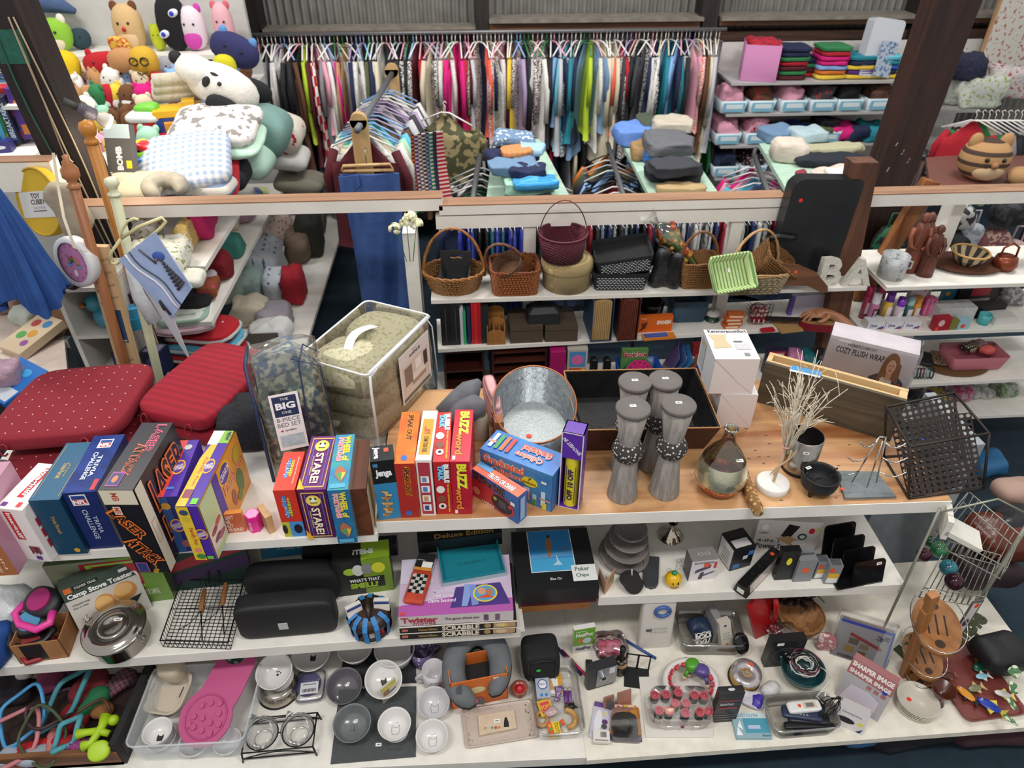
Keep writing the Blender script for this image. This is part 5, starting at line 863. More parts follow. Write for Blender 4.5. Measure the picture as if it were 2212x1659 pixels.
def flatq(name,label,cat,pts,z,th,m,deco=None):
 q=[on(x,y,z+th)for x,y in pts];m_=MB();O=V((q[0].x,q[0].y,z));lo=[V((p.x,p.y,z))-O for p in q];hi=[p-O for p in q];n=len(q)
 m_.add(lo+hi,[(i,(i+1)%n,n+(i+1)%n,n+i)for i in range(n)]+[tuple(range(n))[::-1],tuple(range(n,2*n))],m)
 if deco:deco(m_,hi)
 return one(m_,name,label,cat,tuple(O))
mt_=mat('45494b',.85,0,'x','4e5254',8,.1)
def dz(m_,hi):q=hi[1]+V((-.08,.03,.0006));m_.text('DORAI',.05,.008,'33373a',TR(*q));sticker(m_,*(hi[0]+V((.17,.06,.0006))))
flatq('stone_mat','dark grey rectangular drying mat under the front bowls','mat',((714,1650),(898,1634),(899,1482),(733,1490)),ZB+.0005,.006,mt_,dz)
flatq('stone_mat','second dark mat further back behind the tilted cat dish','mat',((733,1482),(899,1474),(897,1395),(744,1400)),ZB+.0005,.006,mat('2c3034',.85,0,'x','363a3e',8,.1))
def mug(label,px,py,z,rpx,h,m,txt=None,rz=0,handle=180):
 p=on(px,py,z+h);r_=rpx*mpp(p);t_=thing('mug',label,'mug',(p.x,p.y,z),rz);MB().lathe([(0,0),(r_*.85,0),(r_,.01),(r_,h),(r_*.93,h),(r_*.92,.01),(0,.008)],m,seg=36).obj('cup',t_)
 c_,s_=cos(radians(handle)),sin(radians(handle));MB().tube([((r_-.002+.028*sin(pi*i/8))*c_,(r_-.002+.028*sin(pi*i/8))*s_,h*.8-h*.6*i/8)for i in range(9)],.006,m,seg=8).obj('handle',t_)
 if txt:
  m_=MB()
  for k,s2 in enumerate(txt):m_.text(s2,r_*1.0,.01 if k!=1 else .016,'26262a',TR(0,-r_-.001,h*.7-.02*k)@RO(90,'X'))
  m_.obj('lettering',t_)
mug('white mug reading proud cat parent',936,1444,ZB,25,.1,wt2,('PROUD','cat','PARENT'),8)
mug('purple cup with white paw print inside',912,1400,ZB+.01,26,.085,mat('6a5a86',.3,0,'speck','d8d0e0',9,0,.6),None,0,20)
p=P2(672,1492,ZB);t_=thing('packaged_mat','purple round item in clear bag with white shipping label','package',p,4);MB().soft(.1,.1,.03,mat('3f3f6a',.7,0,'x','565690',30,.6),TR(-.01,.02,0),.95,.6).obj('pad',t_);MB().soft(.12,.14,.036,clr,TR(0,.01,0),.4,.5).obj('bag',t_)
m_=MB();m_.quad(.07,.05,'d2d2d6',TR(0,-.01,.0375));[m_.quad(.002+.001*(i%3),.014,'26262a',TR(-.025+.005*i,-.02,.038))for i in range(11)];m_.quad(.05,.004,'6a6a70',TR(0,.005,.038));m_.obj('label',t_)
p=P2(840,1520,ZB+.012);m_=MB();m_.box(0,0,0,.07,.008,.1,mat('c9c0a8',.4));decals(m_,fixm([('F','r',.05,.75,.95,.95,'d8c83a'),('F','r',.1,.4,.5,.7,'8a6a4a'),('F','r',.5,.1,.95,.5,'6a7a8a'),('F','o',.3,.3,.15,.15,'b05a3a')]),.07,.008,.1);one(m_,'booklet','small colourful booklet standing between tilted dish and front white bowl','book',(p[0]-.02,p[1],p[2]),42)
t_,W_,D_,H_,a=obox('orange_box','orange open box with feather and yarn ball drawings','box',ZB,(977,1533),(1098,1509),1479,1420,mat('d8702c',.5))
m_=MB();decals(m_,fixm([('F','o',.45,.6,.15,.12,'e8d8a0'),('F','o',.18,.6,.04,.07,'c83a3a'),('F','o',.48,.2,.1,.12,'c04a5a'),('F','r',.78,.25,.9,.4,'3a7a9a'),('F','o',.8,.72,.06,.05,'e8e0d8'),('F','r',.74,.9,.84,.97,'ececec')]),W_,D_,H_);m_.obj('printing',t_);MB().box(.005,.005,.006,W_-.005,D_-.005,H_*.6,mat('1b1c1a',.8)).obj('dark_lining',t_)  # near-black block stands in for the shade inside the open box
ng=mat('5c6064',.85,0,'x','6c7074',3,.25);P_=on(1030,1440,ZB+.16)
t2=thing('neck_pillow','grey and black U-shaped neck pillow with red snap lying on the orange box','neck pillow',(P_.x,P_.y,ZB+.105),RO(-3)@RO(18,'X'))
pts=[];rr=[]
for i in range(29):a_=radians(-72-36-(360-36)*i/28+18);pts.append((.092*cos(a_),.125*sin(a_)+.02,.035));q=i/28;rr.append(.046*(max(.05,1-abs(2*q-1)**6))**.5)
MB().tube(pts,.04,ng,seg=16,rr=rr).obj('cushion',t2)
m_=MB();m_.tube([(x,y,z-.03)for x,y,z in pts],.04,mat('1d1f22',.8),seg=12,rr=[q*1.02 for q in rr]);m_.obj('underside',t2)
m_=MB();m_.box(-.03,-.115,.03,.03,-.095,.036,'2a2c30').cyl(.007,.036,.04,mat('c8202c',.4),TR(0,-.105,0));m_.obj('snap',t2)
m_=MB()
for i in range(4):m_.box(-.075+.006*i,-.09,.0825,-.073+.006*i,-.065+.004*i,.084,'1c2a3a')
m_.obj('logo',t2)
flat_t=[on(x,y,ZB+.02)for x,y in((1006,1618),(1165,1592),(1150,1505),(993,1533))];c_=sum(flat_t,V())/4;u=flat_t[1]-flat_t[0];v_=flat_t[3]-flat_t[0]
t_=thing('ceramic_tray','pale speckled pinkish rectangular ceramic tray','tray',(c_.x,c_.y,ZB),degrees(atan2(u.y,u.x)));cmt=mat('c4b5a9',.3,0,'speck','b8a89c',14,0,.62);MB().taper(0,.02,(u.length*.92,v_.length*.9),(u.length,v_.length),cmt,th=.006,r=.015).obj('tray',t_)
m_=MB();[m_.disc(.0012+.0008*(i%3),'6a5340',TR(rn.choice((-1,1))*(u.length*.42+rn.uniform(-.01,.01)),rn.uniform(-.07,.07),.0075))for i in range(26)];m_.obj('spots',t_)
def tl(m_,hi):
 c=sum(hi,V())/4+V((0,0,.0006))
 for i in range(6):m_.disc(.006,['c8905a','a8c0c8','8a9a7a','c0504a','b88a6a','d8b08a'][i],TR(c.x-.045+.013*i,c.y-.022,c.z),8)
 m_.add([(c.x+.035+x*.01,c.y-.012+y*.01,c.z)for x,y in((-1,-1),(1,-1),(.9,1),(.2,3),(-.5,2.6),(-.9,.6))],[tuple(range(6))],'1c1c20');sticker(m_,c.x,c.y+.004,c.z+.0003)
flatq('painted_tile','cream stone tile with little dog drawing on the ceramic tray','tile',((1036,1588),(1116,1572),(1110,1533),(1032,1546)),ZB+.009,.01,mat('d6c3ab',.6,0,'x','c9b49a',8,.3),tl)
p=P2(1122,1498,ZB);m_=MB();m_.lathe([(0,0),(.022,.001),(.03,.02),(.028,.035),(.033,.045),(.024,.04),(.018,.036),(0,.036)],mat('a85a48',.2,0,'frost',None,1,0,.85),seg=16,wob=.06).ball(.019,mat('c0202c',.3),TR(0,0,.035));one(m_,'red_candle','small red candle in scalloped glass right of the orange box','candle',p)
ZR=ZB+.0045
def solid(name,label,cat,px,py,z,rz,fn,group=None):
 m_=MB();fn(m_);return one(m_,name,label,cat,P2(px,py,z),rz,group)
t_=thing('lunch_bag','soft black zip bag with green dot under the wooden case','bag',P2(1165,1445,ZR),3)
m_=MB();m_.soft(.15,.13,.17,mat('121214',.85,0,'x','1b1b1e',6,.3),e=.35,ez=.4,nu=36,nv=14,w=.004);m_.obj('body',t_);m_=MB();m_.T=TR(.0,-.067,.1)@RO(90,'X');m_.disc(.009,'2fc848',TR(-.015,.0,.001));m_.tube([(-.055,-.07,0),(-.055,.05,0),(0,.062,0),(.055,.05,0),(.055,-.07,0)],.002,'26262a');m_.obj('zip',t_)
t_,W_,D_,c_=bin_('clear_bin','narrow clear bin holding book light pack, candy and small toys',((1160,1590),(1265,1580),(1240,1420),(1143,1425)),ZR,.07,.003,clr,.9)
Zi=ZR+.006
def flatpack(label,pts,z,th,c,D=(),name='blister_pack',cat='package',group=None,m=None):
 q=[on(x,y,z+th)for x,y in pts];O=V((q[0].x,q[0].y,z));u=q[1]-q[0];an=degrees(atan2(u.y,u.x));W=u.length;Dp=(q[3]-q[0]).dot(V((-u.y,u.x,0)).normalized())
 m_=MB();m_.box(0,0,0,W,Dp,th,m or mat(c,.4));decals(m_,fixm([tuple(['T']+list(d))for d in D]),W,Dp,th);return one(m_,name,label,cat,tuple(O),an,group)
flatpack('white and yellow USB rechargeable book light card in the narrow bin',((1160,1500),(1216,1497),(1213,1422),(1156,1425)),Zi,.02,'e6e4e0',[('r',0,.82,1,1,'d89a20'),('r',.86,0,1,1,'d89a20'),('t',.2,.6,.8,.66,'3a3a3a','USB RECHARGEABLE'),('t',.3,.5,.7,.56,'3a3a3a','BOOK LIGHT'),('p',[(.3,.1),(.7,.1),(.6,.4),(.4,.42)],'c8986a')])
flatpack('blister card with round blue label and earbuds',((1160,1508),(1190,1506),(1187,1460),(1156,1462)),Zi+.021,.012,'a9b4c0',[('o',.5,.62,.36,.24,'2a4a9a'),('o',.5,.62,.3,.2,'e8e8f0'),('t',.25,.55,.75,.7,'2a3a8a','Epic'),('o',.35,.12,.1,.07,'3a78c8'),('o',.7,.12,.1,.07,'3a78c8')])
for i,(x,c)in enumerate(((1222,'6a3a8a'),(1231,'7a4a94'))):solid('lip_balm',('left','right')[i]+' purple labelled lip balm stick in the narrow bin','lip balm',x,1506,Zi,-4,lambda m_:m_.tube([(0,-.03,.008),(0,.02,.008)],.007,mat(c,.4),seg=12).tube([(0,-.045,.008),(0,-.03,.008)],.0065,'5a3524',seg=12).tube([(0,.02,.008),(0,.035,.008)],.0065,'b9b0a4',seg=12))
flatpack('small yellow and red candy box in the narrow bin',((1170,1548),(1198,1540),(1192,1508),(1164,1514)),Zi,.014,'e0b83a',[('r',.15,.15,.85,.85,'d04a4a'),('t',.2,.35,.8,.65,'f0d040','POPS')],'candy_box','candy')
flatpack('yellow and red candy box with black letters',((1187,1592),(1213,1588),(1209,1558),(1183,1561)),Zi,.016,'e8c82c',[('t',.6,.1,.9,.9,'2a2a2a','DOTS',270),('p',[(0,0),(.5,0),(.35,1),(0,1)],'d8543a'),('o',.25,.5,.12,.12,'5aa83a'),('o',.2,.75,.12,.12,'e8a03a')],'candy_box','candy')
solid('hoop_toy','pale yellow curved wooden toy in the narrow bin','toy',1225,1555,Zi,0,lambda m_:m_.tube([(.032*cos(t),.034*sin(t),.01)for t in[-1.6+.3*i for i in range(12)]],.01,mat('c99a58',.6,0,'wood','a87a3a',3),seg=8))
solid('ring_toy','tan plastic ring in the narrow bin','toy',1170,1555,Zi,0,lambda m_:m_.tube([(.022*cos(t),.028*sin(t),.008)for t in[.4*i for i in range(16)]],.007,mat('b98a5a',.5),seg=8,closed=True))
solid('black_toy_figure','small black toy fish shape in the narrow bin','toy',1229,1530,Zi,20,lambda m_:m_.soft(.04,.02,.014,mat('141416',.4),w=.01,ws=40).prism([(.01,0),(.028,.016),(.024,0),(.03,-.014)],.002,.01,'141416'))
solid('orange_piece','orange plastic piece on the pale yellow toy','toy',1215,1562,Zi+.02,20,lambda m_:m_.cbox(0,0,0,.014,.02,.01,'d8602c'))
solid('folded_pouch','dusty pink plastic pouch in the narrow bin','pouch',1190,1540,Zi+.02,30,lambda m_:m_.soft(.05,.035,.012,mat('b59a9a',.3),w=.01,ws=30))
solid('twist_tie_bag','clear bag with purple beads in the narrow bin','bag',1207,1500,Zi+.01,80,lambda m_:m_.soft(.07,.03,.02,mat('b09ab8',.2,0,'speck','6a4a78',20,.5,.5),w=.02,ws=30))
pbox('rinse_pot_box','green and white nasal rinse pot box','box',ZR,(1236,1413),(1281,1405),1362,1352,'e0dedc',[('F','r',0,.32,1,1,'6aa82c'),('F','o',.35,.52,.12,.1,'d87a3a'),('F','o',.65,.5,.2,.12,'c8d8e0')]+tx('F',.1,.68,.9,.84,'f4f4f0','NetiPot',0,.04)+tx('F',.1,.88,.6,.94,'e8f0d8','NasalCleanse')+tx('F',.15,.12,.85,.26,'3a4a5a','NetiPot',0,.04))
solid('hair_roller_bag','clear bag of pink foam curlers','bag',1318,1412,ZR,0,lambda m_:[m_.tube([(-.04+.03*(i%3),-.02+.03*(i//3),.025),(-.03+.03*(i%3),.0+.03*(i//3),.05)],.018,mat('c8607c',.7),seg=10)for i in range(6)]and m_.soft(.15,.13,.09,clr,e=.6,ez=.7,w=.02,ws=14))
t_=thing('lint_roller','dark small bottle with black upright handle','roller',P2(1338,1450,ZR));MB().lathe([(0,0),(.026,0),(.028,.01),(.028,.07),(.022,.08),(.01,.082)],mat('1f1c1c',.35,0,'speck','8a7a6a',9,0,.62),seg=24).obj('bottle',t_);MB().lathe([(.009,.08),(.009,.12),(.012,.145),(.012,.165),(0,.167)],'121214',seg=16).obj('handle',t_);MB().lathe([(.0225,.078),(.0275,.072),(.0285,.066),(.028,.06)],'b08a5a',seg=24).obj('collar',t_)
for i,(x,y,lb)in enumerate(((1272,1455,'left black remote strip with yellow dot'),(1302,1452,'right black remote strip with yellow dot'))):solid('remote_strip',lb,'remote',x,y,ZR,-8,lambda m_:m_.cbox(0,0,0,.026,.11,.014,mat('121214',.4)).disc(.007,'e0c81c',TR(0,-.01,.0146)),'black strips with yellow dots')
for i,(x,y,rz,c,lb)in enumerate(((1225,1425,-58,'1c2a5a','navy blue toothbrush like stick behind the camera'),(1245,1440,-55,'b02050','crimson stick behind the camera'),(1375,1400,-40,'2a4a8a','blue pen right of the lint roller'))):solid('stick',lb,'stick',x,y,ZR,rz,lambda m_:m_.tube([(-.09,0,.008),(.09,0,.008)],.006,mat(c,.4),seg=8))
a,an,W_,D_,H_=fit(ZR,(1268,1493),(1328,1475),1452,1435);t_=thing('camera_thing','compact silver and black film camera','camera',tuple(a),an);t_.name='film_camera'
MB().taper(0,H_,(W_,.04),(W_,.036),mat('2a2c30',.4),TR(W_/2,.02,0),r=.01).obj('camera_body',t_);m_=MB();m_.box(W_*.3,-.003,H_*.1,W_,.0,H_*.95,mat('9a9da2',.3,.6));m_.obj('front_plate',t_)
MB().cyl(.016,0,.012,mat('c0c2c6',.2,.8),TR(W_*.5,-.003,H_*.6)@RO(90,'X')).cyl(.01,.012,.0125,'101014',TR(W_*.5,-.003,H_*.6)@RO(90,'X')).obj('lens',t_);m_=MB();m_.box(W_*.72,-.004,H_*.65,W_*.92,-.002,H_*.9,mat('d8dce4',.1));m_.obj('flash',t_)
t_=thing('phone_stand','rose gold metal phone and watch charging stand with yellow dot','stand',P2(1333,1530,ZR),14);rg=mat('c08f80',.35,.5)
MB().cbox(0,0,0,.12,.05,.006,rg).obj('base',t_);MB().box(.0,-.005,.005,.058,.0,.085,rg,RO(-12,'X')).obj('back_plate',t_);MB().box(-.055,.005,.005,-.012,.012,.075,rg,RO(-8,'X')).obj('watch_plate',t_)
m_=MB();m_.cyl(.015,0,.012,mat('4a4a50',.5),TR(-.033,.003,.045)@RO(82,'X'));m_.disc(.008,'e8d02c',TR(.026,-.0165,.03)@RO(78,'X'));m_.obj('watch_puck',t_)
solid('bookend','black metal slotted bookend lying behind the rose gold stand','bookend',1375,1455,ZR,-12,lambda m_:m_.cbox(0,-.02,0,.1,.09,.003,'141416').box(-.05,.02,0,-.044,.023,.1,'141416').box(.044,.02,0,.05,.023,.1,'141416').box(-.004,.02,0,.004,.023,.1,'141416').box(-.05,.02,.094,.05,.023,.1,'141416'))
a,an,W_,D_,H_=fit(ZR,(1378,1402),(1450,1398),1312,1300)
t_=thing('white_radio','cream electronic device with blue loop handle and row of buttons','radio',tuple(a),RO(an)@RO(-6,'X'));MB().taper(0,H_,(W_,.05),(W_*.97,.045),mat('d0cbc4',.4),TR(W_/2,.025,0),r=.012).obj('body',t_)
m_=MB();m_.T=TR(W_*.58,-.001,H_*.78)@RO(90,'X');m_.tube([(.03*cos(t),.026*sin(t),.003)for t in[.5*i for i in range(13)]],.008,mat('3a5a98',.3),seg=8);m_.obj('handle',t_)
m_=MB()
for i in range(10):m_.cbox(W_*(.35+.1*(i%5)),-.002,H_*(.42-.07*(i//5)),.007,.004,.005,'a9a9a9')
m_.cbox(W_*.25,-.002,H_*.38,.022,.004,.01,'4a4c4c');m_.obj('button',t_)
t_,W_,D_,c_=bin_('clear_bin','clear tub of white cables, baby monitor and black dome',((1468,1395),(1605,1395),(1600,1320),(1462,1318)),ZR,.08,.003,clr,.9)
m_=MB()
for i in range(7):m_.tube([(.028*cos(t+i)+.003*i,.012*sin(2*t),.05+.03*sin(t))for t in[.35*k for k in range(19)]],.0025,mat('d8d4ce',.5),seg=5)
one(m_,'white_cable','coiled white cable with plug in the clear tub','cable',P2(1508,1395,ZR+.01),10)
m_=MB();m_.soft(.1,.08,.09,mat('1b2640',.5,0,'x','2a3a5a',8,.6),w=.03,ws=14);one(m_,'navy_pouch','navy blue wrapped cords behind the white cable','pouch',P2(1505,1372,ZR+.01))
m_=MB();m_.cbox(0,0,0,.05,.03,.15,mat('c9c2b4',.4));m_.T=TR(0,-.0155,.0)@RO(90,'X');m_.disc(.006,'2a3a8a',TR(-.0,.13,0)).disc(.006,'e0502c',TR(.0,.03,.0));[m_.disc(.003,'8a8a84',TR(-.01+.01*(i%3),.06+.015*(i//3),0))for i in range(9)];one(m_,'baby_monitor','cream keypad handset with blue and orange dots in the clear tub','phone',P2(1568,1398,ZR+.01),RO(10)@RO(-15,'X')@RO(-8,'Y'))
m_=MB();m_.soft(.07,.09,.03,mat('141416',.15),e=.9);one(m_,'black_mouse','glossy black oval gadget at the tub right end','mouse',P2(1596,1388,ZR+.06),RO(20)@RO(50,'X'))
m_=MB();m_.box(0,0,0,.03,.1,.13,mat('8c8c8c',.4));one(m_,'grey_case','grey case standing in the clear tub','case',P2(1538,1388,ZR+.01),8)
t_=thing('red_stand','bright red plastic easel shaped frame behind the clear tub','toy',P2(1640,1370,ZR),20);rp_=mat('a5161c',.3)
MB().prism([(-.03,0),(.04,0),(.03,.2),(-.06,.24),(-.09,.2)],0,.015,rp_,RO(80,'X')).obj('panel',t_);MB().tube([(.04,-.0,.01),(.05,-.01,.1),(.03,-.01,.19),(.02,0,.24)],.012,rp_,seg=10).obj('leg',t_);MB().cbox(.2,.08,.0,.3,.01,.2,mat('8a1218',.4)).obj('back_board',t_)
t_=thing('back_massager','white U-shaped frame lined with small pink bristle rollers','massager',P2(1490,1478,ZR+.03),RO(-4)@RO(12,'X'))
pts=[(.1*cos(radians(a)),.085*sin(radians(a)),.02)for a in range(-40,221,13)]
MB().tube([(-.11,-.04,.015)]+pts[::-1][:]+[(.11,-.06,.015)],.014,mat('d6d2ce',.35),seg=8).obj('frame',t_)
prk=mat('c84a58',.5)
for i in range(12):
 a_=radians(-30+22*i);m_=MB();m_.T=TR(.08*cos(a_),.065*sin(a_),.02)@RO(degrees(a_));[m_.cbox(0,0,0,.006,.02,.016,prk,RO(45*k,'Y'))for k in range(4)];m_.obj('bristle_roller',t_)
for i,(c,x,y,rz)in enumerate((('4f9a28',1492,1450,20),('5a4a8c',1512,1462,-30))):
 t_=thing('hand_massager',('green','purple')[i]+' hand massager with round beige feet inside the white ring','massager',P2(x,y,ZR+.03),rz,'hand massagers');mc_=mat(c,.3)
 MB().soft(.06,.055,.045,mc_,TR(0,.0,.02),.9,.7).obj('dome',t_)
 for k in range(3):
  a_=radians(120*k+200);MB().tube([(.01*cos(a_),.01*sin(a_),.03),(.035*cos(a_),.035*sin(a_),.03),(.045*cos(a_),.045*sin(a_),.015)],.008,mc_,seg=8).obj('arm',t_);MB().ball(.011,mat('c9b89c',.5),TR(.047*cos(a_),.047*sin(a_),.01)).obj('foot',t_)
flatq('white_board','white rounded board under the hot roller case','board',((1395,1592),(1540,1592),(1548,1460),(1380,1462)),ZR,.008,mat('dad6cf',.45))
q=[on(x,y,ZR+.07)for x,y in((1400,1560),(1542,1558),(1530,1482),(1398,1485))];c_=sum(q,V())/4;u=q[1]-q[0];W_=u.length;D_=(q[3]-q[0]).length*.95
t_=thing('hot_roller_case','white hot roller case with clear lid and pink capped rollers','hair rollers',(c_.x,c_.y-.01,ZR+.009),degrees(atan2(u.y,u.x))-1);wr=mat('d8d4d0',.3)
MB().taper(0,.04,(W_*.82,D_*.85),(W_*.98,D_),wr,r=.045,seg=6).obj('case_base',t_)
m_=MB();m_.text('big curls',.05,.013,'c02a4a',TR(0,-D_/2-.003+.01,.02)@RO(78,'X'),.04).cbox(0,-D_/2-.002,.032,.012,.004,.01,'8a1a5a').cbox(-.05,-D_/2-.002,.035,.022,.005,.008,mat('b9b9b9',.2,.8)).cbox(.05,-D_/2-.002,.035,.022,.005,.008,mat('b9b9b9',.2,.8));m_.obj('latch',t_)
for i,(x,y)in enumerate(((-.38,.3),(-.2,.32),(0,.38),(.25,.3),(.4,.28),(-.08,.03),(.09,.03),(-.35,-.2),(-.2,-.22),(.05,-.28),(.28,-.25),(.42,-.22))):
 r_=MB();r_.cyl(.0165,.038,.072,mat('2a2426',.8,0,'x','3a3032',50,.6),TR(x*W_*.98,y*D_*.92,0),20).cyl(.017,.072,.080,mat('d8566a',.4),TR(x*W_*.98,y*D_*.92,0),20).lathe([(.0105,.0802),(.0105,.0812),(0,.0812)],mat('c84a5e',.4),TR(x*W_*.98,y*D_*.92,0),16);r_.obj('hair_roller',t_)
MB().taper(.041,.098,(W_*1.0,D_*1.02),(W_*.93,D_*.95),clr,r=.04,seg=6).obj('lid',t_)
pbox('cassette_adapter_box','black hanging electronics box with red lettering','box',ZR,(1536,1562),(1588,1558),1500,1490,'1b1a1c',tx('F',.15,.6,.7,.68,'d8d8d8','RadioShack')+[('F','r',.1,.74,.9,.78,'a02838'),('F','r',.1,.48,.9,.53,'a02838'),('F','r',.1,.1,.9,.12,'77777a'),('F','r',.1,.18,.9,.2,'77777a'),('F','r',.1,.26,.9,.28,'77777a'),('T','o',.5,.5,.14,.2,'c8c8c8')],d=.03)
t_=thing('disc_spindle','spindle pack of blank discs with orange dot','disc pack',P2(1606,1465,ZR),RO(10)@RO(8,'X'))
MB().cyl(.064,0,.01,'161618',seg=36).obj('base',t_);MB().cyl(.06,.01,.05,mat('c49a48',.3,0,'rings','a87a30',40.,0,0,2),seg=36).obj('disc_stack',t_);m_=MB();m_.lathe([(.0605,.0505),(.0605,.052),(.02,.052),(.02,.0505)],mat('cfc8cc',.12,.7),seg=40).cyl(.009,.05,.056,mat('8a8a90',.3)).lathe([(.018,.0525),(.012,.053),(0,.053)],clr,seg=20).disc(.009,'e0502c',TR(.032,.028,.0526));m_.obj('top_disc',t_)
solid('cotton_roll','white plastic wrapped roll beside the disc spindle','package',1660,1500,ZR,30,lambda m_:m_.tube([(-.035,0,.03),(-.02,0,.032),(.02,0,.032),(.035,0,.03)],.03,mat('dcdad8',.3,0,'x','c4c2c4',10,.5),seg=14,rr=[.02,.03,.03,.02]))
solid('purple_pack','purple and white wrapped soft pack','package',1620,1515,ZR,-20,lambda m_:m_.soft(.09,.07,.03,mat('dcdae0',.25,0,'x','c9c6d4',10,.6),w=.02,ws=18).soft(.045,.06,.034,mat('4632a8',.3),TR(.015,-.005,.001),w=.02,ws=18))
flatpack('blue and clear wireless adapter case',((1592,1594),(1668,1594),(1660,1538),(1588,1540)),ZR,.016,'8fb0ba',[('r',0,.78,1,1,'c8d8dc'),('t',.1,.82,.75,.96,'3a7a98','BLUETOOTH'),('r',.3,.2,1,.78,'4a9ab0'),('p',[(.02,.1),(.1,.45),(.2,.1)],'e8f0f4'),('p',[(.1,.45),(.2,.7),(.24,.3)],'e8f0f4'),('r',.4,.35,.75,.5,'b8c4dc'),('t',.75,.05,.98,.14,'3a4a7a','Bluetooth')],'adapter_case')
flatpack('clear case with white oval item and purple label',((1272,1590),(1312,1600),(1300,1512),(1258,1508)),ZR,.014,'c4c0d0',[('o',.35,.45,.2,.34,'e0e0e4'),('r',0,.86,1,1,'6a4a8a'),('o',.72,.35,.16,.07,'4a4a48'),('o',.72,.48,.16,.07,'5a3a6a'),('o',.6,.7,.08,.04,'e0d03a')])
flatpack('small white box with barcode in front of the purple label case',((1282,1602),(1318,1604),(1316,1578),(1280,1576)),ZR+.015,.014,'dcd8d2',[('r',.1,.1,.9,.2,'8a8480')]+[('r',.45+.04*i,.4,.47+.04*i,.85,'2a2a2a')for i in range(9)],'small_white_box','box')
t_=thing('keychain_case_pack','black quilted zip case in clear pack on orange card','package',P2(1352,1600,ZR),-6)
MB().box(-.06,0,0,.06,.13,.004,mat('d8902c',.4)).box(-.06,-.003,.0,.06,.02,.006,mat('3a2a6a',.4)).obj('card',t_);m_=MB();m_.soft(.1,.1,.022,mat('0f0f12',.2,0,'check','17171b',60,.6),TR(0,.05,.005),.5,.5,w=.004,ws=30);m_.disc(.014,'7a7a80',TR(0,.06,.0275),ry=.007).disc(.012,'141416',TR(0,.06,.0278),ry=.0055);m_.obj('case',t_)
m_=MB();m_.text('DIGITAL',.08,.012,'8a3a1a',TR(-.01,.115,.0045),.03);m_.obj('lettering',t_);MB().taper(0,.03,(.125,.14),(.115,.13),clr,TR(0,.06,0),r=.02).obj('blister',t_)
t_,W_,D_,c_=bin_('clear_bin','clear lidless tub of old handsets and remotes',((1668,1585),(1815,1570),(1790,1492),(1655,1500)),ZR,.07,.003,clr,.88)
for i,(x,y,rz,L_,Wd,c,lb,z)in enumerate(((1735,1530,2,.13,.045,'dcdcda','white handset with orange dot, topmost in the phone tub',.075),(1730,1545,-12,.15,.05,'26304a','navy blue cordless phone in the tub',.055),(1745,1555,-8,.16,.045,'1c1d22','black keypad phone in the tub',.04),(1740,1570,-2,.17,.03,'141418','thin black remote in the tub',.025),(1755,1578,6,.17,.025,'0f0f14','black stylus like remote at front of the tub',.012),(1720,1575,5,.1,.04,'5a5a58','grey metal lighter like item in the tub',.012),(1770,1540,60,.1,.03,'18181c','black phone standing at the tub right end',.03))):
 def fn(m_):
  m_.soft(L_,Wd,.022,mat(c,.35),e=.3,ez=.5)
  if c in('26304a','1c1d22'):[m_.cbox(-.02+.012*(k%4),-.01+.01*(k//4),.022,.008,.005,.002,'8a8e9a')for k in range(12)]
  if i==0:m_.quad(.05,.025,'c8b8a0',TR(.02,0,.0226)).disc(.007,'e0502c',TR(-.02,0,.0227)).quad(.03,.016,'6a6a6a',TR(.02,0,.0229))
  if i==6:m_.disc(.009,'2a4ab8',TR(0,0,.0226))
 solid('old_handset',lb,'phone',x,y,ZR+z,rz,fn,'handsets in the clear tub')
m_=MB()
for i in range(5):m_.tube([(.05*cos(t+i)+rn.uniform(-.01,.01),.035*sin(t*1.3+i),.03+.01*sin(3*t))for t in[.4*k for k in range(22)]],.0015,mat('141416',.4),seg=5)
one(m_,'black_cable','tangled thin black cables at the tub right end','cable',P2(1790,1535,ZR+.05))
bowl('teal bowl full of coiled cables',1735,1440,ZR,47,.07,mat('1f4a50',.3),name='cable_bowl',grp=None)
m_=MB();rn2=random.Random(3)
for i in range(12):
 r0=rn2.uniform(.03,.065);ph=rn2.uniform(0,6);tl_=rn2.uniform(-.4,.4);cc_=mat('dcd8d0',.5)if i<8 else mat('141416',.5)if i<11 else mat('7a2a4a',.5)
 m_.tube([(r0*cos(t+ph),r0*.9*sin(t+ph),.075+.006*i*.5+tl_*r0*cos(t)*.4+.006*sin(5*t))for t in[.33*k for k in range(19)]],.0024,cc_,seg=5)
m_.tube([(.05,0,.08),(.08,-.02,.07),(.08,-.07,.09),(0,-.13,.075),(.03,-.17,.06)],.0022,mat('dcd8d0',.5),seg=5);one(m_,'cable_tangle','tangle of white and black charging cables heaped in the teal bowl','cable',(on(1735,1440,ZR+.07).x,on(1735,1440,ZR+.07).y,ZR))
t_b=pbox('mouse_box','black box with silver line drawing in clear wrap','box',ZR,(1650,1442),(1722,1436),1388,1370,'151517',[('F','o',.5,.45,.36,.3,'5a5a5e'),('F','o',.5,.45,.34,.28,'1a1a1c'),('F','r',.15,.85,.35,.95,'e8e8e8'),('F','o',.4,.4,.03,.03,'c8c8cc'),('F','o',.6,.4,.03,.03,'c8c8cc'),('F','o',.5,.52,.03,.03,'c8c8cc'),('F','p',[(.05,.9),(.5,.6),(.95,.95),(.5,.64)],'3a3a3e')])
t_=thing('bushel_basket','round slatted wooden basket filled with black glasses','basket',P2(1720,1352,ZR),0);wv_=mat('a8794c',.7,0,'stripe','7a5230',0,.3)
MB().lathe([(0,0),(.07,0),(.095,.085),(.09,.085),(.066,.006),(0,.006)],mat('a9794a',.7,0,'wood','7c522e',2,.4),seg=32).obj('basket_body',t_)
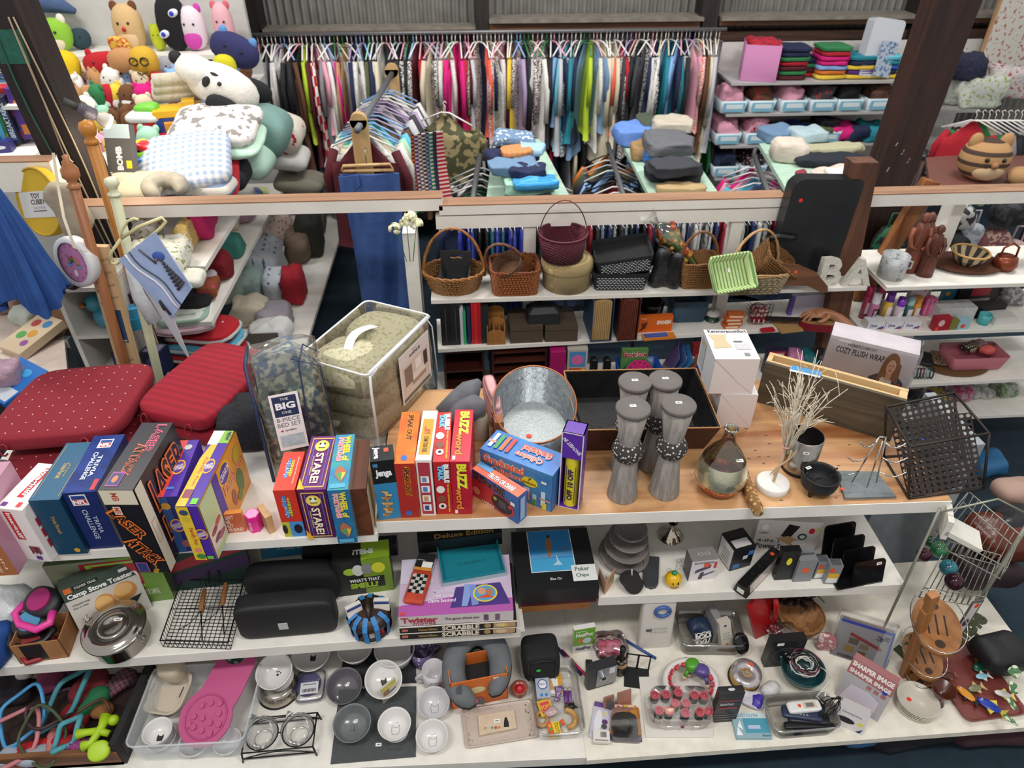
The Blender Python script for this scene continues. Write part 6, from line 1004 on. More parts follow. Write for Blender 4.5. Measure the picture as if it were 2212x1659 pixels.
MB().lathe([(.094,.07),(.099,.07),(.1,.088),(.095,.088)],mat('8a5c36',.7),seg=32).obj('rim',t_);m_=MB();m_.tube([(.098*cos(t),-.1*abs(sin(t))*.6-.02,.085-.03*sin(t))for t in[.26*k for k in range(13)]],.002,mat('8a8a88',.3,.8));m_.obj('handle',t_)
for i in range(6):solid('sunglasses',['front','left','right','back','middle','topmost'][i]+' pair of black sunglasses in the bushel basket','glasses',1695+10*i,1300-4*(i%3),ZR+.08,40*i,lambda m_:m_.soft(.04,.025,.012,mat('121214',.12),TR(-.024,0,0),.8,.7).soft(.04,.025,.012,mat('121214',.12),TR(.024,0,0),.8,.7).tube([(-.045,0,.006),(-.045,.05,.006)],.002,'121214').tube([(.045,0,.006),(.045,.05,.006)],.002,'121214'),'sunglasses in the bushel basket')
solid('cherry_bag','clear bag with dark red beads behind the mouse box','bag',1685,1385,ZR,0,lambda m_:[m_.ball(.012,mat('6a1420',.3),TR(-.03+.02*(i%4),-.01+.02*(i//4),.04+.01*(i%2)))for i in range(10)]and m_.soft(.13,.08,.1,clr,w=.03,ws=12))
solid('red_label_bag','clear bag with red and black label behind the blue edged pack','bag',1775,1400,ZR,0,lambda m_:m_.soft(.08,.04,.1,mat('a86a70',.3,0,'speck','d8c4c4',6,.4,.55),w=.02,ws=14))
a_=on(1808,1440,ZR);b_=on(1925,1478,ZR);u=b_-a_;an=degrees(atan2(u.y,u.x));W_=u.length
t_=thing('wonderful_pack','grey game pack with blue edge, red title and handwritten price, in clear wrap','package',(a_.x,a_.y+.06,ZR),RO(an)@RO(-24,'X'));H_=.17
m_=MB();m_.box(0,0,0,W_,.03,H_,mat('b4b0b4',.35));decals(m_,fixm([('F','r',0,.93,1,1,'2a48c8'),('F','r',.96,0,1,1,'2a48c8'),('F','p',[(.25,.72),(.85,.52),(.84,.44),(.23,.64)],'a83038'),('F','r',.24,.42,.42,.58,'7a6a5a'),('F','r',.46,.36,.62,.5,'9a8a6a'),('F','r',.2,.2,.38,.36,'b8984a'),('F','r',.44,.16,.6,.3,'8a6a4a')]+tx('F',.1,.02,.6,.1,'2a2a30','WONDERFUL MATCH',0)+tx('F',.72,.68,.82,.84,'26306a','3',-10)+tx('F',.83,.74,.94,.86,'26306a','00',-10)),W_,.03,H_);m_.obj('pack',t_)
m_=MB();m_.taper(0,H_+.03,(W_+.01,.04),(W_+.02,.035),clr,TR(W_/2,.015,0));m_.obj('wrap',t_)
a_=on(1802,1500,ZR);b_=on(1895,1560,ZR);u=b_-a_;an=degrees(atan2(u.y,u.x));W_=u.length
t_=thing('appliance_box','grey appliance box with pink lettered band leaning back','box',(a_.x,a_.y,ZR),RO(an)@RO(-20,'X'));H_=.19
m_=MB();m_.box(0,0,0,W_,.05,H_,mat('a8a4a8',.4));decals(m_,fixm([('F','r',0,.7,1,1,'a86a6c'),('F','r',0,.66,1,.84,'a06264'),('T','r',0,0,1,1,'b87c7e'),('F','p',[(.1,.05),(.85,.05),(.85,.4),(.6,.48),(.2,.45)],'c4bcc8'),('F','o',.86,.68,.06,.05,'2a3a9a')]+tx('F',.04,.7,.96,.8,'e8dcd8','SHARPER IMAGE',0,.05)+tx('F',.04,.86,.96,.98,'f0e4e0','SHARPER IMAGE',0,.05)+[('F','r',.5+.16*i,.54,.6+.16*i,.62,'a06264')for i in range(3)]),W_,.05,H_);m_.obj('carton',t_)
a_=on(1798,1560,ZR);b_=on(1862,1590,ZR);u=b_-a_;an=degrees(atan2(u.y,u.x));W_=u.length
m_=MB();H_=.1;m_.box(0,0,0,W_,.035,H_,mat('cfcaca',.35));decals(m_,fixm([('F','o',.35,.35,.3,.12,'1c1c1e'),('F','o',.82,.4,.1,.06,'d8c83a'),('F','p',[(.75,.05),(.95,.25),(.9,.05)],'26306a')]+tx('F',.15,.62,.8,.74,'8a8688','Answering Device')),W_,.035,H_);one(m_,'small_gadget_box','small white box with black oval picture leaning on the pink banded box','box',(a_.x,a_.y,ZR),RO(an)@RO(-22,'X'))
for i in range(4):
 m_=MB();m_.lathe([(0,.0),(.06,0),(.078,.022),(.075,.022),(.058,.004),(0,.004)],mat('cfc9bb',.25),seg=48,wob=.012)
 if i==3:m_.disc(.009,'e0402c',TR(-.02,.02,.0045))
 one(m_,'quiche_dish',('bottom','second','third','top')[i]+' fluted white round dish in the stack','dish',(P2(1975,1525,ZR)[0],P2(1975,1525,ZR)[1],ZR+.009*i),7*i,'fluted white dishes')
t_=thing('brown_goblet','flared reddish brown ceramic goblet','goblet',P2(2022,1515,ZR));MB().lathe([(0,0),(.03,0),(.02,.025),(.024,.045),(.044,.085),(.046,.09),(.043,.09),(.02,.05),(0,.045)],mat('5a2a1a',.25,0,'x','421c10',4),seg=32).obj('goblet_body',t_)
q=[on(x,y,ZR+.018)for x,y in((2072,1562),(2208,1543),(2108,1382),(2012,1395))];c_=sum(q,V())/4;u=q[1]-q[0];v_=q[2]-q[1]
t_=thing('serving_tray','reddish brown plastic tray with rounded corners holding painted fish','tray',(c_.x,c_.y,ZR),degrees(atan2(u.y,u.x)));MB().taper(0,.018,(u.length*.93,v_.length*.95),(u.length,v_.length),mat('7a3a34',.4),th=.005,r=.03,seg=4).obj('tray',t_)
for i,(px,py,c1,c2,rz,sc_,lb)in enumerate(((2118,1440,'2a6a50','e07a1c',25,1.15,'orange and green painted fish'),(2085,1500,'d8902a','141416',-60,1.,'orange and black painted fish'),(2135,1525,'1f3aa0','d8c84a',-45,1.15,'blue fish with yellow fins'),(2105,1488,'7a7a5a','c8a878',10,.8,'pale olive painted fish under the orange one'),(2045,1460,'5a2a24','8a4a3a',0,.8,'dark red painted fish near the goblet'),(2165,1500,'d8d4d0','e8d86a',-20,.8,'white and yellow wrapped fish at right'),(2120,1462,'8fc0d0','e8e4e0',5,.7,'pale blue wrapped fish'),(2160,1430,'c87a2a','e8b04a',30,.7,'small orange fish at the tray right side'))):
 t_=thing('painted_fish',lb+' in the tray','fish ornament',P2(px,py,ZR+.012+.003*i),rz,'painted fish ornaments');t_.scale=(sc_,)*3
 MB().soft(.075,.036,.012,mat(c1,.25),e=1,ez=.8).obj('body',t_);MB().prism([(.03,0),(.055,.024),(.05,0),(.055,-.024)],.002,.008,mat(c2,.3)).prism([(-.01,.012),(.015,.034),(.024,.01)],.002,.008,mat(c2,.3)).prism([(-.005,-.014),(.012,-.032),(.02,-.012)],.002,.008,mat(c2,.3)).obj('fin',t_)
 MB().disc(.003,'f0f0f0',TR(-.024,.004,.0118)).disc(.0015,'111111',TR(-.024,.004,.0121)).obj('eye',t_)
def wick(c,c2,s=70):return mat(c,.65,0,'weave',c2,s,.9,.45)
w1_=wick('b5824a','6a4424',55);w2_=wick('c8783c','6a3818',60);w3_=wick('e6cf9c','c0a46c',110);w4_=wick('c08c52','70481f',80);mar=wick('6e2238','481522',45)
def basket(label,cx,base_y,wpx,h,m,z=ZA,d=None,rect=False,taper=.8,rz=0,tilt=None,handle=None,hm=None,rim=True,name='wicker_basket',group=None,hdir=0,zoff=0):
 p=on(cx,base_y,z);W=wpx*mpp(p+V((0,0,h)));D=d or W*.85;t_=thing(name,label,'basket',(p.x,p.y+D/2*taper,z+zoff),RO(rz)@(tilt or I4),group)
 m_=MB();r_=.012 if rect else min(W,D)/2-.001
 m_.taper(0,h,(W*taper,D*taper),(W,D),m,th=.008,r=r_ if not rect else .02,seg=7 if not rect else 3);bo_=m_.obj('basket_body',t_)
 def rr_(k,i,n):a_=2*pi*i/n;c_,s_=cos(a_),sin(a_);e=1 if not rect else .35;return(copysign(abs(c_)**e,c_)*W/2*k,copysign(abs(s_)**e,s_)*D/2*k)
 if rim:
  m_=MB();n=44
  for ph in(0,1):m_.tube([(*rr_(1+.02*sin(i*1.6+ph*pi),i,n),h+.006*cos(i*1.6+ph*pi))for i in range(n)],.006,hm or m,seg=6,closed=True)
  m_.obj('rim',t_);m_=MB();nr=max(4,int(h/.013));n=48
  for j in range(nr):f=taper+(1-taper)*(j+.5)/nr;m_.tube([(*rr_(f*(1+.014*sin(i*pi*.5+j*pi)),i,n),h*(j+.5)/nr)for i in range(n)],h/nr*.42,m,seg=5,closed=True)
  m_.obj('woven_rows',bo_)
 if handle:
  ho=MB();n=18
  for ph in(0,2.1,4.2):ho.tube([((W/2*cos(pi*i/n)+.004*cos(i+ph))*cos(radians(hdir)),(W/2*cos(pi*i/n))*sin(radians(hdir))+.004*sin(i+ph),h*.6+handle*sin(pi*i/n))for i in range(n+1)],.005,hm or m,seg=5)
  ho.obj('handle',t_)
 return t_
wl=mat('b0763c',.6,0,'x','7a4a22',12,.4)
basket('round brown willow basket with tall hoop handle, leftmost of the row',982,640,135,.1,w1_,taper=.78,handle=.26,hm=wl,d=.24)
p=on(985,622,ZA+.03);t_=thing('square_black_basket','square black woven basket with cut handle inside the round willow basket','basket',(p.x,p.y+.06,ZA+.02),RO(-6)@RO(14,'X'))
kb=mat('17181a',.6,0,'rings','2a2b2e',60.,.6,.5,2);m_=MB();m_.taper(0,.09,(.12,.13),(.155,.16),kb,th=.008,r=.01);m_.obj('basket_body',t_)
m_=MB();m_.box(-.078,.07,.08,-.03,.08,.15,kb).box(.03,.07,.08,.078,.08,.15,kb).box(-.03,.07,.13,.03,.08,.155,kb).box(-.03,.07,.08,.03,.08,.1,kb);m_.obj('handle',t_)
basket('rectangular orange brown rope basket with looped rim',1114,640,108,.13,w2_,rect=True,d=.21,taper=.9,hm=mat('8f4a20',.6,0,'x','5f2e12',14,.5))
basket('flat twig basket with hoop handle tilted inside the orange brown basket',1105,600,80,.06,wick('7a5238','452a1a',70),z=ZA+.1,handle=.16,tilt=RO(-30,'Y')@RO(15,'X'),hm=mat('7c5236',.6,0,'x','503020',12,.4),d=.17,rim=False)
p=on(1230,641,ZA);W_=116*mpp(p+V((0,0,.1)));t_=thing('lidded_basket','round pale wicker basket with lid, under the maroon basket','basket',(p.x,p.y+W_/2,ZA))
MB().lathe([(0,0),(W_*.46,0),(W_*.48,.11)],w3_,seg=36).obj('basket_body',t_);MB().lathe([(W_*.5,.105),(W_*.51,.112),(W_*.51,.135),(W_*.46,.155),(W_*.2,.165),(0,.166)],wick('e2ca94','bca068',90),seg=36).obj('lid',t_)
lx,ly=p.x-.03,p.y+W_/2-.02
t_=thing('maroon_basket','maroon splint basket with thin tall wire handle on the lidded basket','basket',(lx,ly,ZA+.167));W2=107*mpp(V((lx,ly,ZA+.3)))
m_=MB();m_.lathe([(0,0),(W2*.42,0),(W2*.5,.125),(W2*.48,.125),(W2*.4,.006),(0,.006)],mar,seg=36);m_.obj('basket_body',t_);MB().tube([(W2*.5*cos(.3*i),W2*.5*sin(.3*i),.127)for i in range(21)],.005,mat('5c1c2e',.5),closed=True).obj('rim',t_)
MB().tube([(W2*.5*cos(pi*i/16),0,.08+.0*i+.21*sin(pi*i/16))for i in range(17)],.0028,mat('5a2030',.5)).obj('handle',t_)
dash=mat('17181a',.6,0,'x','17181a',1)
for z,lb,ti,dx,dy in((ZA,'lower black fabric bin with white woven dashes',I4,0,0),(ZA+.1,'upper black dashed bin stacked askew',RO(-9,'Y')@RO(6,'X'),.02,.0)):
 p=on(1341,630,ZA);t_=thing('dashed_bin',lb,'bin',(p.x+dx,p.y+.1+dy,z),RO(-3)@ti,'black dashed bins');m_=MB();m_.taper(0,.095,(.25,.18),(.285,.21),dash,th=.008,r=.02)
 for j in range(7):
  for i in range(13):m_.box(0,0,0,.011,.0015,.0028,mat('c9d0d4',.3),TR(-.118+.0182*i+.009*(j%2),-.0935-.0125*(.012+.011*j)/.095*1.1,.012+.0105*j))
 m_.obj('bin_body',t_);MB().taper(.07,.1,(.28,.207),(.288,.214),mat('0f1012',.9),th=.01,r=.02).obj('liner',t_)
for i,(px,py,rz,lb)in enumerate(((1420,628,10,'black gloves bundle leaning beside the dashed bins'),(1445,630,-8,'black plastic wrapped hose pack beside the tan basket'))):
 m_=MB();m_.soft(.09,.07,.2,mat('131417',.5-.25*i,0,'x','2a2c30',8,.6),e=.6,ez=.6,w=.03,ws=12,seed=i*3);one(m_,'black_bundle',lb,'bundle',(on(px,py,ZA).x,on(px,py,ZA).y+.05,ZA),RO(rz)@RO(10,'Y'))
a_=V((*on(1502,600,ZA).xy,ZA+.06));b_=V((a_.x-.26,a_.y+.04,ZA+.32));m_=MB();d_=b_-a_
t_=thing('dried_flower_bunch','cone of orange dried flowers and green leaves in clear cellophane','flowers',tuple(a_),V((0,0,1)).rotation_difference(d_).to_matrix().to_4x4());L_=d_.length;rn=random.Random(9)
MB().lathe([(.006,-.02),(.012,.03),(.05,.24),(.03,.25),(0,.25)],mat('3d6a4c',.7,0,'x','7a9a5a',14,.5),seg=14,wob=.1).obj('leaves',t_)
m_=MB()
for i in range(64):
 zz_=rn.uniform(.08,.27);r_=.012+.17*zz_*rn.uniform(.7,1.05);a2=rn.uniform(0,6.28);m_.ball(rn.uniform(.011,.017),mat(rn.choice(('b8602c','c8903a','a84a2c','c4a24a')),.6),TR(r_*cos(a2),r_*sin(a2),zz_),nu=8,nv=5)
m_.obj('flower_heads',t_);MB().lathe([(.012,-.02),(.03,.1),(.065,.26),(.03,.31),(.012,.33),(.045,.4)],clr,seg=14,wob=.12).obj('cellophane',t_)
basket('tan willow basket with tall narrow handle beside the green striped one',1508,625,88,.14,w4_,rect=True,d=.16,taper=.82,handle=.2,hm=mat('8a5a30',.6,0,'x','5c3a1c',14,.4))
two=mat('b98f5e',.65,0,'weave','6f8a7c',34,.9,.5)
basket('wide two-tone tan and sage basket with braided pale handle',1630,637,138,.11,two,rect=True,d=.22,taper=.84,hm=mat('c9a274',.6,0,'x','9a7448',14,.5),handle=.24,hdir=20)
basket('tan willow basket tilted inside the two-tone basket',1655,600,92,.12,wick('a9763e','5c3a1a',70),z=ZA+.07,rect=True,d=.16,tilt=RO(38,'Y')@RO(18,'X'),taper=.85)
p=on(1578,600,ZA+.13);t_=thing('striped_lined_basket','square tray basket lined with green striped cloth, tipped forward','basket',(p.x,p.y+.03,ZA+.13),RO(14)@RO(50,'X'))
gs=mat('b9c98c',.8,0,'stripe','5f8a50',55,.2,.62,0);MB().taper(0,.05,(.2,.15),(.235,.185),gs,th=.01,r=.02).obj('cloth_liner',t_);MB().taper(-.004,.035,(.196,.146),(.222,.172),w4_,th=.003,r=.02,cap=False).obj('basket_body',t_)
m_=MB();m_.T=TR(0,.02,.0115);m_.quad(.012,.02,'e8e8e4');m_.obj('price_tag',t_)
p=on(1730,632,ZA);m_=MB();pl=[(-.13,.12),(-.12,.14),(-.04,.135),(.05,.1),(.12,.03),(.125,-.0),(.1,-.005),(.02,.03),(-.12,.03)]
m_.prism(pl,0,.016,mat('6f4729',.45,0,'wood','4a2c18',1,.1,ax=0),RO(78,'X')).disc(.008,'e0502c',RO(78,'X')@TR(-.05,.1,.0165));one(m_,'wooden_board','curved brown wooden board with orange dot leaning by the willow baskets','board',(p.x,p.y+.0,ZA+.01),-6)
a,an,W_,D_,H_=fit(ZA,(1672,592),(1818,588),398,None);t_=thing('black_suitcase','large flat black plastic case with red dot standing against the brown post','suitcase',(ony(1681,500,3.2).x,3.19,ZA))
m_=MB();sm_=mat('17181b',.35,0,'x','1f2124',2,.1);H_=ony(1760,397,3.14).z-ZA;W_=.345;m_.prism([(-W_/2,0),(W_/2,0)]+[(W_/2-.03+.03*cos(radians(t)),H_-.03+.03*sin(radians(t)))for t in range(0,91,18)]+[(-W_/2+.06+.06*cos(radians(t)),H_-.06+.06*sin(radians(t)))for t in range(90,181,15)],-.08,0,sm_,TR(W_/2,0,0)@RO(90,'X')@RO(-2));m_.obj('shell',t_)
m_=MB();m_.T=TR(.07,-.0015,H_-.1)@RO(90,'X');m_.disc(.01,'dd3322');m_.obj('dot_sticker',t_)
MB().tube([(-.05,-.02,.24),(0,-.02,.25),(.06,-.02,.24),(.09,.0,.235)],.014,sm_,seg=8).obj('handle',t_)
wl_=mat('ddd9cf',.7,0,'x','b9b4a6',8,.5)
def letter(ch,px,py,lb,rz,size):
 vs,fs=textmesh(ch,.03);m_=MB();W_,H_=size;T0=TR(0,0,H_/2)@RO(90,'X')@SCL(W_,H_,1)
 n=len(vs);m_.add(vs,fs,wl_,T0);m_.add([(x,y,-.03)for x,y,_ in vs],[f[::-1]for f in fs],wl_,T0)
 ec={}
 for f in fs:
  for i in range(len(f)):e=(f[i],f[(i+1)%len(f)]);ec[e]=1
 ed=[e for e in ec if(e[1],e[0])not in ec]
 m_.add(vs+[(x,y,-.03)for x,y,_ in vs],[(b_,a_,a_+n,b_+n)for a_,b_ in ed],wl_,T0)
 m2=[(x*.8,y*.8,.002)for x,y,_ in vs];m_.add([(x*.97,y*.97,.003)for x,y,_ in vs],fs,mat('c9c4b8',.7,0,'x','e4e0d6',14,.8),T0)
 p=on(px,py,ZA);one(m_,'letter_ornament',lb,'letter',(p.x,p.y-.03,ZA),rz)
letter('B',1783,610,'distressed white carved letter B',4,(.12,.15));letter('A',1842,612,'distressed white carved letter A',-4,(.15,.15))
p=on(1815,600,ZA);m_=MB();m_.box(-.1,0,0,.1,.01,.19,mat('b9b0ac',.6));decals(m_,[],1,1,1);m_.T=TR(.01,-.0005,.08)@RO(90,'X');m_.text('girl',.06,.04,'1c2a4a');m_.prism([(-.02,.02),(.02,.03),(.04,.06),(.0,.05)],.0,.001,'2f5a8a');one(m_,'fabric_sign','grey sign with blue flower and word girl behind the white letters','sign',(p.x,p.y+.12,ZA),-8)
def sp(px,py,z=Zb):p=on(px,py,z);return p
for i,(x,w_,c,lb,H_)in enumerate(((955,24,'131417','first black zip binder from the left',.24),(977,22,'1b1c20','second black zip binder',.24),(996,8,'b9b9c4','thin grey sleeve between black and green folders',.22),(1002,7,'2f9a6a','thin green folder beside the grey sleeve',.2),(1011,8,'28284e','thin navy patterned folder',.22),(1020,8,'b01c24','left red folder of three',.24),(1027,7,'c4202a','middle red folder of three',.24),(1034,7,'a8181f','right red folder of three',.24),(1040,18,'1f2126','slanted dark grey binder by the wooden organiser',.22))):
 a=sp(x,750-(x-950)*.05);k_=mpp(a);m_=MB();m_.box(0,0,0,w_*k_*.93,.24,H_,mat(c,.5));
 if i<2:m_.box(w_*k_*.4,-.002,.02,w_*k_*.5,0,H_-.02,'3a3b40')
 one(m_,'folder',lb,'folder',(a.x,a.y+.01,Zb),3,'folders and binders')
a=sp(1072,744);t_=thing('wooden_organiser','small light wood desktop organiser with arched compartments','organiser',(a.x,a.y,Zb));om=mat('a9733c',.5,0,'wood','8a5a2c',1.5,.1)
for y,h in((0,.09),(.06,.13),(.12,.165)):MB().prism([(-.047,0),(.047,0)]+[(.047*cos(radians(t)),h-.03+.03*sin(radians(t)))for t in range(0,181,15)],0,.006,om,TR(0,y,0)@RO(90,'X')).obj('panel',t_)
m_=MB()
for x in(-.047,-.015,.015,.041):m_.box(x,0,0,x+.006,.12,.1 if abs(x)<.03 else .11,om)
m_.obj('divider',t_)
for x,lb in((1102,'left olive brown storage box'),(1177,'right olive brown storage box')):pbox('storage_box',lb+' under the small black box','box',Zb,(x,743-(x-1100)*.04),(x+70,740-(x-1100)*.04),707,694,mat('4d4136',.45,0,'x','574a3d',3),[('F','r',0,.72,1,.75,'2c251e')],group='olive storage boxes',d=.18)
a=on(1175,706,Zb+.09);m_=MB();m_.taper(0,.06,(.17,.12),(.16,.1),mat('1d1f21',.45),r=.01).taper(.06,.085,(.165,.11),(.12,.06),mat('212326',.45),r=.01);one(m_,'small_black_chest','small black chest on top of the olive storage boxes','box',(a.x,a.y+.07,Zb+.095),2)
for x0,x1,c,c2,lb in((1267,1320,'1c3a5e','d0ae78','blue accordion file with cream pages'),(1325,1375,'4a221c','7a3c2c','maroon accordion file with brown pages')):
 a=sp(x0+8,738-(x0-1267)*.03);b_=sp(x1,736-(x0-1267)*.03);W_=(b_-a).length;t_=thing('accordion_file',lb,'file',(a.x,a.y,Zb),2);m_=MB();cmn=mat(c,.5);m_.box(0,-.006,0,.004,.22,.245,cmn).box(W_-.004,-.006,0,W_,.22,.245,cmn).box(0,.21,0,W_,.22,.25,cmn).box(0,0,0,W_,.22,.004,cmn).box(0,.02,.242,W_,.22,.247,cmn);m_.obj('cover',t_)
 m_=MB();n=20
 for i in range(n):m_.box(.006+(W_-.014)*i/n,.0+.004*(i%2),.006,.006+(W_-.014)*i/n+.0022,.2,.225+.012*sin(pi*i/n),mat(c2,.7))
 m_.obj('pages',t_)
pbox('language_box','orange language course box with white lettering','box',Zb,(1374,720),(1450,716),686,680,'d8641c',tx('F',.55,.5,.95,.75,'f4e8d8','SPANISH',0,.05)+[('F','p',[(.05,.1),(.15,.15),(.12,.6),(.3,.7),(.25,.3)],'6a3a1c')]+tx('F',.1,.85,.25,.92,'f4e8d8','easy'))
m_=MB();m_.box(0,0,0,.17,.05,.012,mat('d8802c',.3));m_.box(.01,.01,.012,.13,.04,.02,mat('3a5aa8',.25));a=sp(1391,737);one(m_,'pen_pack','blue and orange pen blister pack lying before the orange language box','package',(a.x,a.y,Zb),4)
a=sp(1405,690);m_=MB();m_.lathe([(0,0),(.06,0),(.07,.1),(.055,.11),(.05,.02),(0,.02)],mat('101012',.25),seg=24);one(m_,'black_pot','glossy black round vessel behind the orange language box','pot',(a.x,a.y+.02,Zb))
basket('slate blue plastic basket with price card',1487,697,82,.13,mat('2f4a5e',.5,0,'holes','3d5a70',60,.4,.3),z=Zb,rect=True,d=.16,taper=.88,rim=False,name='blue_basket')
a=sp(1541,697);m_=MB();m_.lathe([(0,0),(.04,0),(.04,.008),(.03,.01),(.028,.03),(.036,.035),(.036,.045),(0,.045)],mat('26463c',.3),seg=24).lathe([(.037,.036),(.038,.055),(.0,.055)],mat('cfcdc8',.4),seg=24).disc(.006,'c02028',TR(0,0,.056));one(m_,'tape_reel','dark green and white reel beside the blue basket','reel',(a.x,a.y+.03,Zb))
for i in range(4):m_=MB();m_.box(0,0,0,.085,.05,.022,mat('c8622a',.45));m_.quad(.07,.01,'e8d0b0',TR(.042,-.0005,.011)@RO(90,'X'));a=sp(1564+27*(i%2)*0,712);one(m_,'orange_small_box',('lowest','second','third','top')[i]+' orange cream box in the short stack right of the reel','box',(a.x+.01*(i%2),a.y,Zb+.0225*i),4-3*i,'orange and cream boxes')
t_=thing('wire_letter_basket','small black wire basket of red and white packets','basket',(sp(1638,690).x,sp(1638,690).y+.02,Zb));m_=MB()
for i in range(7):m_.tube([(-.06+.02*i,-.03,0),(-.06+.02*i,-.035,.1)],.0015,'141416',seg=4)
for j in range(5):m_.tube([(-.06,.03,.025*j),(-.06,-.032,.025*j),(.06,-.032,.025*j),(.06,.03,.025*j)],.0015,'141416',seg=4)
m_.obj('wire',t_);MB().soft(.1,.05,.09,mat('b02a34',.5,0,'speck','d8ccc8',8,.4,.5),w=.02,ws=20).obj('packets',t_)
pbox('glossy_photo_pad','glossy sheet pack, white glare painted into its colour, standing behind the guitar','package',Zb,(1702,682),(1815,676),640,632,mat('c9c4d4',.08),[('L','r',0,0,1,1,'5a4a9a'),('F','r',0,0,.06,1,'6a5ab0')],d=.03)  # pale base colour stands in for the white glare on the sheet
a_=on(1617,688,Zb+.03);b_=on(1830,695,Zb+.03);u=b_-a_;an=degrees(atan2(u.y,u.x));t_=thing('toy_guitar','small red-sided guitar lying on the shelf, neck to the left','guitar',(a_.x,a_.y-.02,Zb+.001),an);rg_=mat('7a1424',.3)
bo=[(.27+.0*t,0)for t in()];bd=[]
for i in range(40):
 t=2*pi*i/40;x=cos(t);y=sin(t);bd.append((.36-.1*x*1.0,.062*y*(1+.22*cos(2*t)+.15*x*-1)))
MB().prism(bd,0,.045,rg_).obj('body',t_);MB().prism([(x,y*.97)for x,y in bd],.0455,.048,mat('b08a58',.4,0,'wood','8f6c40',1,0,ax=0)).lathe([(.02,.0486),(0,.0486)],'1a1210',TR(.33,0,0),20).obj('soundboard',t_)
MB().box(.08,-.013,.038,.32,.013,.052,mat('1c1414',.4)).obj('neck',t_);MB().prism([(0,-.02),(.08,-.016),(.08,.016),(0,.022)],.03,.042,rg_).obj('headstock',t_)
m_=MB();[m_.cyl(.004,0,.02,mat('c8c0b0',.3),TR(.015+.025*i,s_*.024,.03))for i in range(3)for s_ in(-1,1)];m_.obj('tuning_pegs',t_)
a=sp(1645,719);m_=MB();m_.box(0,0,0,.075,.025,.012,mat('b8202c',.3)).box(.005,-.001,.012,.07,.024,.017,mat('b8202c',.3));one(m_,'harmonica','small red toy bridge or harmonica at the shelf edge','toy',(a.x,a.y,Zb),4)
pbox('kraft_notebook','small kraft notebook box lying beside the red toy','notebook',Zb,(1688,721),(1735,716),717,690,'b08c58',[('T','r',.3,.55,.7,.75,'a07c48'),('T','r',.35,.62,.65,.66,'4a3a24')])
sk=mat('b5805f',.5,0,'x','a87050',8,.1)
t_=thing('person','person reaching in, only hand and forearm visible over the guitar','person',(0,0,0));wr_=on(1800,672,Zb+.1);el=V((wr_.x+.13,wr_.y-.1,Zb-.02));kn_=V((wr_.x-.085,wr_.y+.005,Zb+.085))
me=bpy.data.meshes.new('arm');vs=[el+(el-wr_)*.3,el,wr_,wr_.lerp(kn_,.5),kn_];rs=[.045,.04,.024,.03,.026];es=[(0,1),(1,2),(2,3),(3,4)]
dr=(kn_-wr_).normalized();sd_=V((0,1,0))
for f_,(off,ln,bend,r0)in enumerate(((.03,.07,.5,.009),(.011,.085,.35,.0095),(-.009,.085,.6,.0095),(-.027,.07,.8,.0085))):
 b0=len(vs);k0=kn_+sd_*off+dr*.005;p1=k0+dr*ln*.4+V((0,0,.004));p2=p1+(dr*(1-bend*.6)+V((0,0,-bend))).normalized()*ln*.33;p3=p2+(dr*(1-bend)+V((0,0,-bend*1.4))).normalized()*ln*.27
 vs+=[k0,p1,p2,p3];rs+=[r0*1.1,r0,r0*.92,r0*.8];es+=[(4,b0),(b0,b0+1),(b0+1,b0+2),(b0+2,b0+3)]
b0=len(vs);th0=wr_.lerp(kn_,.3)+V((0,-.025,-.008));vs+=[th0,th0+dr*.035+V((0,-.02,-.012)),th0+dr*.065+V((0,-.02,-.02))];rs+=[.013,.011,.009];es+=[(2,b0),(b0,b0+1),(b0+1,b0+2)]
me.from_pydata([tuple(v)for v in vs],es,[]);ao=bpy.data.objects.new('arm_and_hand',me);COL.objects.link(ao);ao.parent=t_;sk_m=ao.modifiers.new('s','SKIN');
for i,r_ in enumerate(rs):me.skin_vertices[0].data[i].radius=(r_,r_)
me.skin_vertices[0].data[0].use_root=True;sb=ao.modifiers.new('u','SUBSURF');sb.levels=sb.render_levels=2;me.materials.append(sk)
for p_ in me.polygons:p_.use_smooth=True
sk_m.use_smooth_shade=True
dw=mat('381811',.5,0,'wood','260e0a',1,.2,ax=0)
for x0,x1,lb,n in((958,1045,'dark brown wooden desk sorter at the left end',2),(1060,1178,'reddish brown wooden paper tray tower',4)):
 a=on(x0,850,Zc);W_=(x1-x0)*mpp(a);t_=thing('wooden_sorter',lb,'organiser',(a.x+.01,a.y+.02,Zc),2);m_=MB();m_.box(0,0,0,.012,.25,.26,dw).box(W_-.012,0,0,W_,.25,.26,dw).box(0,.24,0,W_,.25,.26,dw);m_.obj('frame',t_)
 for i in range(n+1):MB().box(.012,0,.24*i/n,W_-.012,.24,.24*i/n+.01,mat('55241a',.5,0,'wood','3a1710',1,.2,ax=0)).obj('shelf_board',t_)
def stand_box(x0,x1,yb,H_,c,lb,D=(),d=.05,name='package',cat='package',z=Zc):return pbox(name,lb,cat,z,(x0,yb),(x1,yb-1),None,None,c,D,h=H_,d=d)
stand_box(1186,1218,848,.26,'a01860','magenta file box beside the wooden paper tray',(),.2,'file_box','file')
stand_box(1222,1264,842,.26,'b8b0a8','phone case package with orange case and pink pattern',[('F','r',.1,.05,.9,.55,'c8502c'),('F','r',.1,.58,.9,.95,'4a8ac0'),('F','o',.5,.75,.3,.12,'d86aa0'),('F','o',.8,.5,.1,.04,'e0c82c')])
